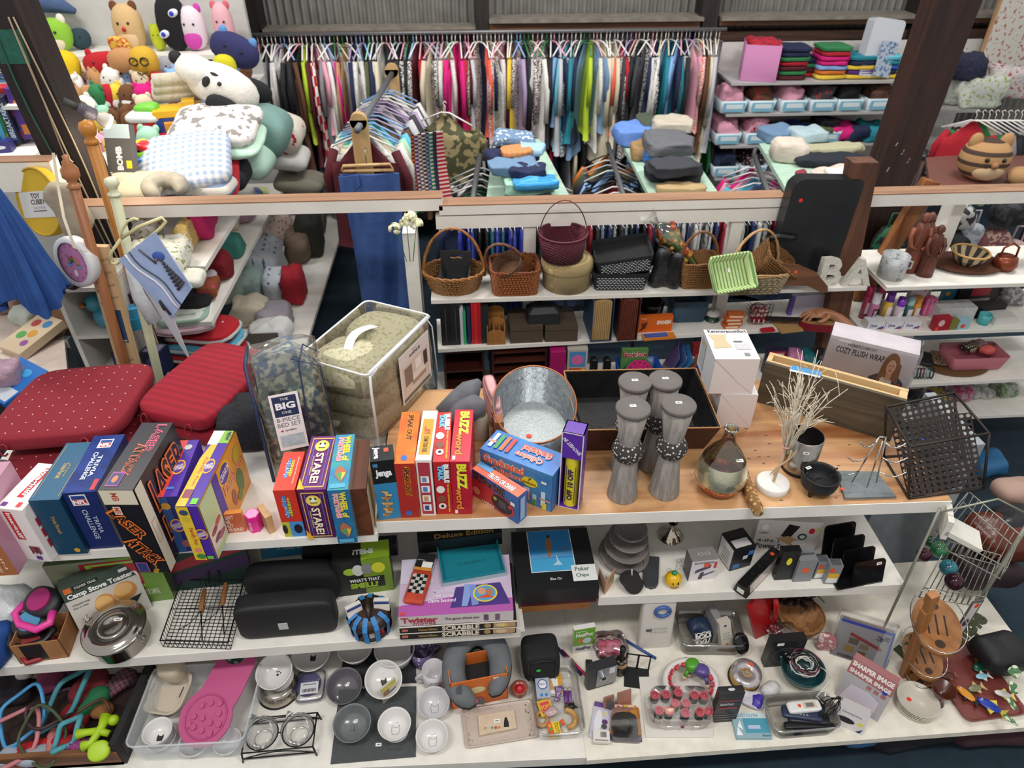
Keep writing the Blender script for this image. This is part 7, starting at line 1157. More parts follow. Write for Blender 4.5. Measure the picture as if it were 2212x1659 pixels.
for x,lb in((1275,'left black stapler standing on end'),(1303,'right black stapler standing on end')):m_=MB();m_.soft(.04,.05,.2,mat('121214',.25),e=.6,ez=.3).box(-.01,-.028,.02,.01,-.02,.12,mat('a9a9ab',.3,.8));a=on(x+5,845,Zc);one(m_,'stapler',lb,'stapler',(a.x,a.y+.03,Zc),5,'black staplers')
stand_box(1335,1390,838,.25,'5a8a4a','green and white book cover package',tx('F',.05,.8,.95,.95,'b02038','Book Sox',0,.04,'f0ece4')+[('F','o',.5,.35,.3,.15,'1c1c1e'),('F','o',.45,.4,.06,.04,'5a9a3a')],.02)
basket('blue plastic basket holding watermelon slice',1378,848,96,.15,mat('1f4aa0',.35),z=Zc,rect=True,d=.14,rim=False,name='blue_plastic_basket',taper=.85)
a=on(1375,845,Zc);m_=MB();half=[(.075*cos(radians(t)),.06*sin(radians(t)))for t in range(0,181,12)];m_.prism(half,0,.02,mat('2f6a3a',.5),RO(70,'X')).prism([(x*.88,y*.88)for x,y in half],.02,.022,mat('c01c68',.5),RO(70,'X'));[m_.disc(.004,'1a1a1a',RO(70,'X')@TR(.05*cos(t),.04*sin(t),.0225))for t in(.4,.9,1.5,2.1,2.7)];one(m_,'watermelon_organiser','pink watermelon slice shaped pouch in the blue basket','pouch',(a.x,a.y+.03,Zc+.13),2)
for i in range(5):m_=MB();m_.box(0,0,0,.004,.18,.22,mat(('6a5a8a','4a6aa0','3a7ab8','8a5a4a','4a4a90')[i],.3));a=on(1425+7*i,840,Zc);one(m_,'plastic_folder',('first','second','third','fourth','fifth')[i]+' fanned coloured plastic folder right of the blue basket','folder',(a.x,a.y,Zc),RO(-12+3*i)@RO(20+6*i,'Y'),'fanned plastic folders')
stand_box(1462,1492,826,.16,'dcdcd4','small white pack with green splat',[('F','o',.5,.5,.35,.3,'5aa82c')],.02)
stand_box(1485,1512,822,.23,'7a2020','dark red picture pack behind the white carton boxes',[('F','o',.5,.6,.3,.2,'b03028')],.04)
stand_box(1645,1690,806,.16,'2a1c3a','black framed tablet like pack with red border',[('F','r',.1,.1,.9,.9,'a83040'),('F','r',.18,.18,.82,.82,'c8c4c8')],.02)
for x,w_,c,lb in((1715,.14,'a85a88','pink folded plastic bag'),(1740,.1,'14606a','teal glossy item'),(1775,.12,'2a2228','dark patterned pouch')):m_=MB();m_.soft(w_,.12,.12,mat(c,.4,0,'x','d08ab0' if 'pink' in lb else c,6,.5),w=.03,ws=12);a=on(x,800,Zc);one(m_,'soft_pouch',lb+' on the third shelf behind the planter','pouch',(a.x,a.y+.02,Zc))
a=ony(878,480,3.1);t_=thing('white_carnations','small bunch of cream carnations beside the white post','flowers',tuple(a-V((0,0,.1))));rn=random.Random(4)
for i,(dx,dz_)in enumerate(((-.055,.07),(0,.1),(.045,.09),(.02,.125))):
 m_=MB()
 for k in range(26):a1=rn.uniform(0,6.28);b1=rn.uniform(-.6,1.4);m_.soft(.022,.02,.006,mat('d8d8a4',.7,0,'x','e9e8cc',20),TR(dx+.026*cos(a1)*cos(b1),.026*sin(a1)*cos(b1),dz_+.022*sin(b1))@RO(degrees(a1))@RO(90-degrees(b1),'Y'),1,.8,6,4)
 m_.obj('flower_head',t_)
m_=MB();[m_.tube([(dx*.3,0,-.1),(dx,0,.09)],.002,'4a6a3a')for dx in(-.055,0,.045)];m_.obj('stem',t_)
rn=random.Random(2);xa,xb=bx0+.1,bx1+.3
for i in range(64):
 x=xa+(xb-xa)*i/63;c=rn.choice(('c9cacc','e0e0e0','1b1c20','2a3a6a','a9b0b8','b03040','d8d4c8','3a3a3c','7a8a9a','17181a'))if x>xa+.42 else rn.choice(('2a3aa0','16171a','3a4ab0','1f6a80'))
 hl=rn.uniform(.2,.34)if x>xa+.42 else .5;cn={'c9cacc':'pale grey','e0e0e0':'white','1b1c20':'black','2a3a6a':'navy','a9b0b8':'blue grey','b03040':'red','d8d4c8':'cream','3a3a3c':'charcoal','7a8a9a':'slate','17181a':'black','2a3aa0':'royal blue','16171a':'black','3a4ab0':'bright blue','1f6a80':'teal'}[c]
 t_=thing('hanging_accessory',f'{cn} item on clip hanger, number {i+1} from left on the rod behind the baskets','clothing',(x,3.42,bz-.13),rn.uniform(-12,12),'items hanging on the grey rod')
 MB().tube([(0,0,-.03),(0,.0,.0),(0,.012,.02),(0,0,.03),(0,-.014,.018)],.0022,mat('c8ccd0',.2,.5),seg=4).tube([(0,-.07,-.04),(0,0,-.03),(0,.07,-.04)],.0035,mat('d0d4d8',.15,.2),seg=4).obj('hanger',t_)
 MB().soft(.02,.13,hl,mat(c,.6,0,'x','c9cacc' if c=='1b1c20' else c,9,.5),TR(0,0,-hl-.04),.6,.4,10,6,.008,10,i).obj('fabric',t_)
zt=ZA+.022
a=on(1926,600,zt);t_=thing('metal_mug','distressed white metal mug with side handle','mug',(a.x,a.y+.02,zt));mm=mat('b9bcbe',.5,.3,'speck','8a8e90',6,.4,.6)
MB().lathe([(0,0),(.065,0),(.066,.12),(.063,.12),(.062,.004),(0,.004)],mm,seg=32).obj('cup',t_);MB().tube([(.064,-.01,.09),(.085,-.015,.085),(.085,-.015,.05),(.064,-.01,.045)],.006,mm).obj('handle',t_)
for i,(px,py,sc_,lb)in enumerate(((1966,590,1.15,'carved wooden robed figure with folded hands, leftmost of three'),(1990,592,1.1,'carved wooden figure behind, middle of three'),(2002,600,1.,'tall brown bearded carved wooden figure, front right of three'))):
 a=on(px,py,zt);t_=thing('wooden_statue',lb,'statue',(a.x,a.y+.03+.05*(i==1),zt),-8,'carved wooden figures');t_.scale=(sc_,)*3;wd1=mat(('5a3024','5c3424','4a2218')[i],.5,0,'wood',('8a4a34','7a4430','6a3424')[i],2.,.6)
 MB().lathe([(0,0),(.042,0),(.04,.05),(.032,.15),(.034,.2),(.024,.225),(.012,.232)],wd1,seg=20,sx=1,sy=.8).obj('robe',t_);MB().ball(.018,mat('7a4632',.5),TR(0,0,.25),1,1,1.25).lathe([(.02,.245),(.019,.262),(.008,.275),(0,.277)],wd1,seg=14).obj('head',t_)
 for s_ in(-1,1):MB().tube([(.03*s_,0,.205),(.042*s_,-.01,.17),(.034*s_,-.025,.13),(.01*s_,-.034,.12)],.01,mat(('8a4a30','6a3828','5a2c20')[i],.5),rr=[.012,.011,.009,.007]).obj('arm',t_)
a=on(2095,580,zt);m_=MB();m_.lathe([(0,.004),(.16,.006),(.175,.016),(.17,.02),(0,.012)],mat('6a3a20',.75,0,'rings','432211',30,.8,4.,0),seg=40,wob=.04,sx=1.1,sy=.75);one(m_,'woven_mat','brown twig round mat under the striped bowl','mat',(a.x,a.y+.04,zt))
a=on(2092,572,zt+.02);m_=MB();st2=mat('b9a27c',.7,0,'x','cbb68e',6,.4);n=20
for i in range(n):
 a0,a1=2*pi*i/n,2*pi*(i+1)/n;c='33302c' if i%2 else 'b8a57f'
 for ra,za,rb,zb_ in((.045,0,.075,.03),(.075,.03,.092,.065),(.086,.063,.068,.028),(.068,.028,.04,.008)):m_.add([(ra*cos(a0),ra*sin(a0),za),(ra*cos(a1),ra*sin(a1),za),(rb*cos(a1),rb*sin(a1),zb_),(rb*cos(a0),rb*sin(a0),zb_)],[(0,1,2,3)],mat(c,.7,0,'x',None,4,.3),sm=True)
m_.tube([(.09*cos(.3*i),.09*sin(.3*i),.066)for i in range(21)],.006,mat('b8935a',.7),closed=True).disc(.045,'b8a57f',TR(0,0,.009));one(m_,'striped_bowl','woven bowl with dark and tan radial stripes','bowl',(a.x,a.y+.02,zt+.02))
a=on(2178,590,zt);t_=thing('copper_kettle','small copper coloured kettle with looped handle','kettle',(a.x,a.y+.05,zt));cp=mat('7a3a22',.35,.5);MB().lathe([(0,0),(.045,0),(.06,.03),(.05,.07),(.03,.075),(0,.08)],cp,seg=24).obj('pot',t_);MB().tube([(-.045,0,.06),(-.04,0,.12),(0,0,.145),(.04,0,.12),(.045,0,.06)],.006,cp).obj('handle',t_)
for i,(px,py,H_,c,c2,lb)in enumerate(((1866,690,.19,'a03a58','b02a5a','tall crimson body spray at the left end'),(1893,680,.19,'8a2a48','c0406a','dark pink body spray behind the others'),(1880,702,.18,'b06a90','d8d0d8','pink bottle with vertical letters in front'),(1911,695,.17,'d8b040','6a2a9a','yellow body mist with purple cap'),(1936,700,.15,'c8b8c0','7a2ab0','clear floral bottle with purple cap'),(1957,695,.14,'3a6a6c','9ab8b8','dark teal bottle with silver cap'),(1974,690,.13,'d8902c','d8902c','orange box shaped bottle'))):
 a=on(px,py,Zb);t_=thing('spray_bottle',lb,'bottle',(a.x,a.y+.02,Zb),0,'body sprays on the right shelf');r_=.023
 m_=MB();m_.lathe([(0,0),(r_,0),(r_,H_*.68),(r_*.6,H_*.74)],mat(c,.2),seg=16).cbox(0,-r_-.0005,H_*.2,r_*1.1,.001,H_*.35,mat('e0d4dc' if i!=2 else '2a1a22',.4));
 if i==2:m_.text('PINK',.05,.016,'e8e0e4',TR(0,-r_-.002,H_*.38)@RO(90,'X')@RO(90))
 m_.obj('bottle',t_);MB().lathe([(r_*.9,H_*.7),(r_*.9,H_),(0,H_)],mat(c2,.2),seg=16).obj('cap',t_)
for i in range(3):pbox('soap_box',('left','middle','right')[i]+' white and blue boxed soap bar','box',Zb,(1871+39*i,714-i),(1908+39*i,713-i),696,684,'d4d4d8',[('F','p',[(.55,.1),(.95,.1),(.95,.5),(.7,.35)],'4a3a90'),('F','o',.9,.15,.06,.12,'d8502c')]+tx('F',.15,.35,.55,.75,'3a4a80','Dove',0,.02),group='soap boxes')
a=on(1985,715,Zb)
pbox('house_box','red patterned house shaped soap box with white arched handle','box',Zb,(2014,716),(2047,714),688,680,'a02030',[('F','o',.4,.6,.2,.25,'d8b0b0'),('F','r',.1,.05,.3,.3,'e0502c')])
pbox('house_box','olive green house shaped soap box beside the red one','box',Zb,(2048,714),(2064,713),692,684,'7a7a3a')
pbox('house_box','pale blue house shaped box beside the olive one','box',Zb,(2066,714),(2090,712),692,684,'9ac0cc',[('F','o',.4,.4,.2,.2,'e0502c')])
pbox('white_gift_box','white arched box behind the red house box','box',Zb,(2020,698),(2100,694),668,650,mat('c8c8c6',.6,0,'x','a8aaa8',6))
m_=MB();m_.soft(.09,.06,.12,mat('c04a78',.3,0,'dots','d87aa0',40,.4,.3),w=.015,ws=14);a=on(2008,690,Zb);one(m_,'pink_bath_bag','clear bag of pink rose shapes','bag',(a.x,a.y+.05,Zb))
pbox('mirror_frame_box','pale frame pack with hourglass picture and orange dot','box',Zb,(1950,680),(1985,679),622,616,'b8a8b0',[('F','o',.5,.4,.25,.2,'7a9a9a'),('F','o',.85,.9,.08,.06,'e0502c')])
pbox('bath_salts','teal and blue bath pack with orange dot','package',Zb,(2030,660),(2055,659),618,612,'2a6a80',[('F','o',.3,.6,.2,.1,'e0902c')])
a=on(2126,703,Zb);m_=MB();m_.lathe([(0,0),(.028,0),(.032,.06),(.029,.06),(.026,.005),(0,.005)],mat('4aa8b0',.4),seg=24);one(m_,'teal_cup','small turquoise cup beside the house shaped boxes','cup',(a.x,a.y+.02,Zb))
pbox('white_flat_box','small white gift box right of the turquoise cup','box',Zb,(2145,704),(2190,700),688,672,'c9c8c4')
pbox('black_gift_set','black box with red panel and white text on the right shelf','box',Zb,(2060,662),(2150,655),622,612,'17171a',[('F','r',.3,.5,.75,.95,'a82030'),('F','r',.1,.2,.8,.35,'a8a8a8')])
pbox('black_gift_set','plain black pouch set in front of the red panel box','box',Zb,(2090,690),(2165,684),664,652,'121214')
m_=MB();m_.soft(.14,.1,.1,mat('b8b4b0',.6,0,'speck','7a7a80',6,.5),w=.03,ws=12);a=on(2190,665,Zb);one(m_,'floral_bag','pale floral soft bag at the far right shelf end','bag',(a.x,a.y+.06,Zb))
a=on(2080,808,Zc);m_=MB();m_.lathe([(0,0),(.17,0),(.18,.012),(.172,.014),(0,.005)],mat('7a5632',.7,0,'rings','4a3018',30,.6,1.,0),seg=40,sy=.6);one(m_,'round_tray','oval brown wicker tray under the pink tub','tray',(a.x,a.y+.07,Zc))
basket('dusty pink plastic tub of hair things',2108,803,128,.08,mat('a8606a',.5),z=Zc,rect=True,d=.17,rim=False,name='pink_tub',taper=.88,zoff=.015)
for dx,dy,c,c2,lb in((-.04,0,'1c1818','c8b8a0','black and white dotted scrunchie'),(.0,.02,'8a7058','4a3828','tan hair clip bundle'),(.05,-.03,'d8605a','d8605a','coral soft brush'),(.04,.03,'b890a0','7a5a68','pale pink comb pack')):m_=MB();m_.soft(.08,.06,.05,mat(c,.7,0,'dots',c2,70,.3,.3),w=.01,ws=20);a=on(2108,790,Zc);one(m_,'hair_accessory',lb+' in the pink tub','hair accessory',(a.x+dx,a.y+.06+dy,Zc+.06),20,'hair things in the pink tub')
for dx,c,c2,lb in((2010,'101012','101012','black flat pouch'),(2040,'7a6248','3a2c20','leopard patterned pouch')):m_=MB();m_.soft(.1,.14,.03,mat(c,.6,0,'speck',c2,14,.2));a=on(dx,800,Zc);one(m_,'flat_pouch',lb+' on the wicker tray','pouch',(a.x,a.y+.08,Zc+.012),-30)
for i in range(6):m_=MB();m_.tube([(0,.03*cos(.5*k),.03+.03*sin(.5*k))for k in range(13)],.004,mat(('1f4a48','2a2a3a','6a3040','88a098','2a5a5a','1a1a22')[i],.3,.3));a=on(1978+7*i,820,Zc);one(m_,'bangle',('first','second','third','fourth','fifth','sixth')[i]+' bangle from the left in the row at the shelf edge','bangle',(a.x,a.y+.02,Zc),-20,'bangles in a row')
for i,(px,py,c,c2,lb)in enumerate(((1990,885,'26222c','4a4456','dark bag'),(2030,880,'4a3a78','b8a830','purple bag with yellow mark'),(2075,872,'9a8a98','a83a60','clear bag of white and magenta trinkets'),(2120,868,'8a8a8c','b8b8b4','clear bag of silver trinkets'),(2175,862,'a8a8a0','6a8a5a','clear bag of beads'))):m_=MB();m_.soft(.14,.12,.09,mat(c,.3,0,'speck',c2,5,.6),w=.04,ws=12,seed=i);a=on(px,py,.3);one(m_,'trinket_bag',lb+' on the lowest right shelf','bag',(a.x,a.y+.05,.3))
for i,(px,py,c,c2,w_,h,lb)in enumerate(((1925,560,'12161a','1f5a3a',.2,.3,'black and green backpack behind the wooden figures'),(2060,540,'1c1d20','33353a',.24,.2,'small black handbag behind the striped bowl'),(2100,520,'8a9098','a8adb4',.14,.16,'pale grey handbag hanging right of the black one'),(2150,545,'b89a8a','7a4a50',.2,.26,'beige floral handbag hanging behind the copper kettle'),(2195,560,'a88a8a','c0a4a4',.14,.2,'dusty pink handbag at the far right'),(2080,480,'2a2a2c','b8b8b8',.2,.14,'black and white cloth bag'),(2190,470,'34363c','15161a',.2,.14,'dark slouchy handbag hanging at the right edge'))):
 a=ony(px,py,3.62);a.z=max(a.z-h/2,.9);m_=MB();m_.soft(w_,.12,h,mat(c,.7,0,'speck',c2,2.5,.4),w=.02,ws=8,seed=i).tube([(-w_*.25,0,h*.8),(-w_*.2,0,h+.08),(w_*.2,0,h+.08),(w_*.25,0,h*.8)],.007,mat(c2,.6));one(m_,'handbag',lb,'handbag',(a.x,3.68,a.z),0,'bags hanging at right')
m_=MB();m_.box(-.04,0,0,.04,.05,.75,mat('9a6236',.55,0,'wood','6a3c1c',1,.3),RO(14,'Y'));a=ony(1893,600,3.45);one(m_,'wooden_brace','orange brown angled timber beside the dark brace','timber',(a.x-.1,3.38,.85))
bw_=mat('a8713e',.5,0,'wood','8a5628',.9,.15)
t_=thing('wooden_stand','tiered bamboo rack of oval slotted plates on a notched upright with wire rails','rack',P2(1968,1455,ZR),RO(12)@RO(-9,'Y'))
MB().box(-.05,-.01,0,-.02,.015,.56,bw_).box(-.056,-.012,.4,-.02,.015,.47,bw_).box(-.054,-.012,.52,-.018,.017,.57,bw_).obj('upright',t_)
for z,sc_,rz in((.005,.8,0),(.09,.9,20),(.32,1.1,8)):
 m_=MB();ov=[(.03+.075*sc_*cos(t),.02+.115*sc_*sin(t))for t in[i*pi/18 for i in range(36)]];m_.prism(ov,z,z+.016,bw_,RO(rz-40)@RO(0));T_=RO(rz-40)
 for x in(0,.03,.06):m_.cbox(x,.02,z+.0162,.006,.08*sc_,.001,'2a1a10',T_)
 for y in(-.055,.095):m_.lathe([(.016*sc_,z+.0165),(0,z+.0165)],'3a2414',T_@TR(.03,.02+(y-.02)*sc_,0),16)
 m_.obj('plate_tier',t_)
 MB().tube([T_@V((.03+.085*sc_*cos(t),.02+.125*sc_*sin(t),z+.045))for t in[i*pi/14 for i in range(28)]],.0025,mat('b5b2ac',.2,1.),closed=True).obj('wire_rail',t_)
wg=mat('9b9a8e',.35,.6)
t_=thing('wire_rack','grey wire shelf rack with sloped trays at the right end of the counter','rack',(0,0,0))
for zc_,q4 in((.82,((2010,1170),(2160,1250),(2190,1180),(2080,1085))),(.5,((1985,1290),(2115,1310),(2150,1220),(2040,1190)))):
 q=[on(x,y,zc_)for x,y in q4];m_=MB();m_.tube(q,.0035,wg,closed=True).tube([p_+V((0,0,.06))for p_ in q],.0035,wg,closed=True)
 for i in range(11):f=i/10;a_=q[0].lerp(q[1],f);b_=q[3].lerp(q[2],f);m_.tube([a_+V((0,0,.06)),a_,b_,b_+V((0,0,.06))],.002,wg,seg=4)
 m_.obj('wire_tray',t_)
m_=MB();q0=on(2010,1170,.82);q1=on(2190,1180,.82);m_.tube([V((q0.x,q0.y,.0)),V((q0.x-.03,q0.y,1.0))],.006,wg).tube([V((q1.x,q1.y,0)),V((q1.x,q1.y,1.0))],.009,wg).tube([V((q0.x-.03,q0.y,.98)),q0.lerp(q1,.5)+V((0,0,.24)),V((q1.x,q1.y,.98))],.004,wg);m_.obj('post',t_)
a=on(2075,1150,.9);m_=MB();m_.box(-.07,-.05,0,.07,.05,.02,mat('d4d2c8',.5),RO(20,'Y')).box(-.07,-.05,0,-.05,.05,.09,mat('d4d2c8',.5));one(m_,'white_ledge','white wooden wall ledge lying in the wire tray','shelf',(a.x,a.y,.89),-25)
for i,(px,py,c,r_,lb)in enumerate(((2030,1185,'3a8a5a',.035,'green glass ball'),(2050,1225,'3a8a9a',.035,'turquoise glass ball'),(1998,1195,'4a1428',.03,'dark red glass ball, left'),(2062,1255,'3a1024',.036,'dark purple glass ball, front'),(2012,1165,'1a5a3a',.025,'small dark green glass ball'))):m_=MB();m_.ball(r_,mat(c,.08,0,'x','141018',4),TR(0,0,r_)).tube([(0,0,2*r_),(0,.006,2*r_+.01),(0,0,2*r_+.014)],.0025,'8a7a5a');a=on(px,py,.56);one(m_,'glass_ornament',lb+' in the wire rack','ornament',(a.x,a.y,.52),0,'glass ball ornaments')
for i,(px,py,z,c,sx,lb)in enumerate(((2165,1150,.45,'5a2414',.26,'glossy brown leather bag at right, front'),(2195,1110,.5,'1a1c22',.18,'black leather bag with shiny metal beside the brown one'),(2200,1050,.5,'a88a7c',.2,'beige pink fabric bundle at right edge'),(2130,1215,.3,'241018',.26,'dark patterned fabric under the wire rack'),(2170,1400,.25,'121216',.2,'black plastic covered umbrella bundle at right'),(2140,990,0,'2a6a9a',.2,'blue plastic bag on the floor at right'),(2085,960,0,'5a7a5a',.12,'green item behind the cube rack'))):m_=MB();m_.soft(sx,sx*.8,sx*.6,mat(c,.3 if i<2 else .6,0,'x',c,4,.4),w=.03,ws=8,seed=i);a=on(px,py,z+.1);one(m_,'soft_bag',lb,'bag',(a.x,a.y,z))
for i,(px,py,rz,lb)in enumerate(((1985,1400,-25,'olive green metal word plaque, left'),(2085,1370,-20,'olive green metal word plaque, right'))):
 vs,fs=textmesh(('life','simple')[i],.06);m_=MB();gm=mat('4a5236',.6,0,'x','3a4228',6,.3);T0=RO(rz)@RO(60,'X')@RO(60)@SCL(.18,.1,1);n=len(vs);m_.add(vs,fs,gm,T0).add([(x,y,-.01)for x,y,_ in vs],[f[::-1]for f in fs],gm,T0);a=on(px,py,ZR+.1);one(m_,'word_plaque',lb,'plaque',(a.x,a.y,ZR+.12))
pbox('hang_tag_card','tall speckled tag with white panel and orange dot','tag',ZR+.06,(2040,1400),(2063,1396),1300,1298,'5a5858',[('F','r',.15,.04,.85,.96,'d4ccc8'),('F','o',.6,.9,.2,.05,'e0502c'),('F','o',.5,.55,.25,.08,'4a3a5a')])
for i in range(4):m_=MB();m_.soft(.055,.05,.008,mat('4a7a4c',.6,0,'speck','d0d4b8',5,.2,.55),e=1.4,w=.01,ws=40);a=on(2195-3*i,1445+35*i,.35);one(m_,'ivy_leaf',('top','second','third','lowest')[i]+' variegated ivy leaf at the right edge','leaf',(a.x,a.y,.33),RO(40*i)@RO(30,'X'),'ivy leaves')
CN=dict(white='e6e4e0',black='16161a',grey='85858a',charcoal='3c3c42',cream='d2c8b0',brown='5e3d2a',tan='b08a60',red='b01c2c',maroon='521420',pink='e0a0b4',hotpink='d01878',coral='e0604a',orange='d07028',yellow='e0c040',lime='b0c830',green='2f7a48',olive='55583a',mint='a0d0b8',teal='1f7f90',aqua='60b8cc',skyblue='88aee0',blue='2f58b0',navy='1c2648',purple='5a2a80',lilac='a894b8',silver='b9bcc2',denim='6a88a8')
def cname(h):
 a=[int(h[i:i+2],16)for i in(0,2,4)];k_=min(CN,key=lambda n:sum((int(CN[n][i:i+2],16)-a[i//2])**2 for i in(0,2,4)));return{'hotpink':'hot pink','skyblue':'sky blue'}.get(k_,k_)
C_=lambda n:CN.get(n,n)
rn=random.Random(77);GP={}
def garment(L,W,th,m,sd,slv=True):
 """cloth hanging on a hanger, thin along x, shoulders along y, top at z=0"""
 mb=MB();nz,na=9,14;vs=[]
 for j in range(nz+1):
  v=j/nz;z=-L*v;w_=W*(.16+.84*min(1,v*5)**.6)*(1+.1*v);t=th*(.5+.8*v)
  for i in range(na):
   a=2*pi*i/na;y=cos(a)*w_/2;x=sin(a)*t/2*(1+.5*sin(y*38+sd+v*2));vs.append((x+.012*sin(v*4+sd),y,z-(abs(y)*.5 if v<.2 else 0)+(.03*sin(y*14+sd)if j==nz else 0)))
 fs=[(j*na+i,j*na+(i+1)%na,(j+1)*na+(i+1)%na,(j+1)*na+i)for j in range(nz)for i in range(na)]
 mb.add(vs,fs+[tuple(range(na)),tuple(nz*na+i for i in range(na))[::-1]],m,sm=True)
 if slv:
  for s_ in(-1,1):mb.tube([(0,s_*W*.42,-.09),(.005,s_*W*.56,-L*.35),(.0,s_*W*.55,-L*.62)],.03,m,SCL(.6,1,1),6)
 return mb
HG=MB().tube([(0,-.012,.03),(0,.0,.042),(0,.014,.028),(0,0,.01),(0,0,-.03)],.0035,'cccccc',seg=5).tube([(0,-.2,-.11),(0,-.03,-.035),(0,.03,-.035),(0,.2,-.11)],.006,'cccccc',seg=5)
def hanging(loc,rz,col,L,W,th,hc,label,group,pat=None,slv=True,drop=.0):
 t_=thing('hanging_garment',label,'clothing',loc,rz,group);m=mat(C_(col),.85,0,pat or 'x',{'white':'b8b6b4','black':'2a2a30'}.get(col,C_(col))if not pat else 'd8d4d0',9 if not pat else 14,.35,.5,2)
 h=MB();h.v=HG.v[:];h.f=HG.f;h.mi=HG.mi;h.sm=HG.sm;h.ms=[mat(C_(hc),.35)];h.obj('hanger',t_)
 g=garment(L,W,th,m,rn.uniform(0,6),slv);g.v=[V((v.x,v.y,v.z-.04))for v in g.v];g.obj('garment',t_);return t_
YR2=6.15;rl=ony(545,72,YR2);rrt=ony(1556,66,YR2);zr=(rl.z+rrt.z)/2
m_=MB();m_.tube([(rl.x-.05,YR2,zr),(rrt.x+.05,YR2,zr)],.016,mat('77787a',.4,.6));one(m_,'clothes_rod','long rod on the back wall packed with hanging clothes','rod')
seq='white cream black grey silver white white brown black black black lime maroon red:c pink white:c lilac grey hotpink silver tan white navy white white navy olive navy cream white:s charcoal black black black black:s black charcoal:s maroon red maroon:s brown cream charcoal:s white white tan hotpink hotpink silver maroon red brown:s navy coral white red:s olive:s pink maroon yellow lilac brown:s black maroon:s white:s silver black:s black:s black navy silver skyblue aqua teal navy:s navy denim lime denim white cream cream cream cream red coral charcoal charcoal:s black:s black black:s charcoal silver:c navy white:c denim teal teal skyblue navy black pink white cream coral:s brown tan silver grey'.split()
hcs='white white mint white pink silver cream white skyblue pink green white lilac silver'.split();n=len(seq)
for i,s_ in enumerate(seq):
 c,_,p=s_.partition(':');x=rl.x+(rrt.x-rl.x)*i/(n-1);hc=rn.choice(hcs);nb=[seq[max(0,i-1)].split(':')[0],seq[min(n-1,i+1)].split(':')[0],seq[max(0,i-2)].split(':')[0]];f=lambda q:{'hotpink':'hot pink','skyblue':'sky blue'}.get(q,q)
 hanging((x+rn.uniform(-.006,.006),YR2,zr-.04),rn.uniform(-30,30)-8*(2*i/n-1),c,rn.uniform(.62,.98)if c not in('lime','coral','yellow')else .7,rn.uniform(.36,.46),rn.uniform(.05,.08),hc,f'{f(c)} {dict(s="patterned ", c="checked ").get(p, "")}top, {f(hc)} hanger, after {(f(nb[2]) + " and ") if i > 1 else ""}{f(nb[0])}, before {f(nb[1])}','clothes on the long back rod',{'s':'speck','c':'check','':None}[p])
zl=ony(1000,262,6.3).z;lo=rl.x+.2;hi_=rrt.x+.1;m_=MB();m_.tube([(lo,6.3,zl),(hi_,6.3,zl)],.014,mat('6a5a48',.6));one(m_,'clothes_rod','lower rod under the long back rod','rod')
low='charcoal teal denim white black brown black olive charcoal silver black navy green black brown grey black charcoal cream tan silver denim skyblue tan aqua navy red hotpink red navy silver cream black tan brown charcoal navy denim teal green olive navy black silver green black green black'.split()
for i,c in enumerate(low):
 f={'hotpink':'hot pink','skyblue':'sky blue'};hanging((lo+(hi_-lo)*i/(len(low)-1),6.3,zl-.04),rn.uniform(-10,10),c,rn.uniform(.5,.75),.4,.05,'white',f'{f.get(c, c)} garment on the lower back rod, between {f.get(low[i-1], low[i-1])} and {f.get(low[(i+1) % len(low)], low[(i+1) % len(low)])}','clothes on the lower back rod',None,i%3>0)
mint=mat('b9d4c2',.8,0,'x','a3c2ae',4,.2)
def crease(m_,h,sd):
 nl=max(1,round(h/.022))
 for v in m_.v:k=1-.07*abs(cos(pi*nl*v.z/h))+.05*noise.noise(V((v.x*24,v.y*24,sd)))+.04*noise.noise(V((v.x*9,sd,v.z*30)));v.x *= k;v.y *= k;v.z *= 1+.14*noise.noise(V((v.x*16,v.y*26,sd*.7)))
def fold(px,py,z,sx,sy,h,c,lb,pat=None,rz=0,c2=None,name='folded_clothes',cat='folded clothes',group=None,w=.02,e=.4,p=None,tilt=None):
 a=p or on(px,py,z);m_=MB();m_.soft(sx,sy,h,mat(C_(c),.85,0,pat or 'x',C_(c2)if c2 else C_(c),30 if pat in('stripe','plaid')else 5,.5,.6,0),e=e,ez=.4,nu=40,nv=14,w=w,ws=11,seed=px+py);crease(m_,h,px+py);return one(m_,name,lb,cat,(a.x,a.y,z),RO(rz)@(tilt or I4),group)
BT=1.2
def board(pts,lb,z=BT):
 q=[on(x,y,z)for x,y in pts];m_=MB();lo_=[p-V((0,0,.03))for p in q];m_.add(lo_+q,[(i,(i+1)%4,4+(i+1)%4,4+i)for i in range(4)]+[(0,3,2,1),(4,5,6,7)],mint)
 for p in q:m_.tube([(p.x*.99,p.y,0),(p.x*.99,p.y,z-.03)],.015,mat('4a4a4c',.5))
 one(m_,'rack_board',lb,'table')
board(((1050,432),(1235,432),(1165,300),(1068,300)),'mint green covered board holding folded blue clothes, left')
board(((1408,432),(1563,432),(1455,278),(1334,290)),'long mint green covered board holding folded dark clothes, middle')
board(((1705,420),(1885,420),(1760,300),(1640,310)),'mint green covered board holding light folded clothes, right')
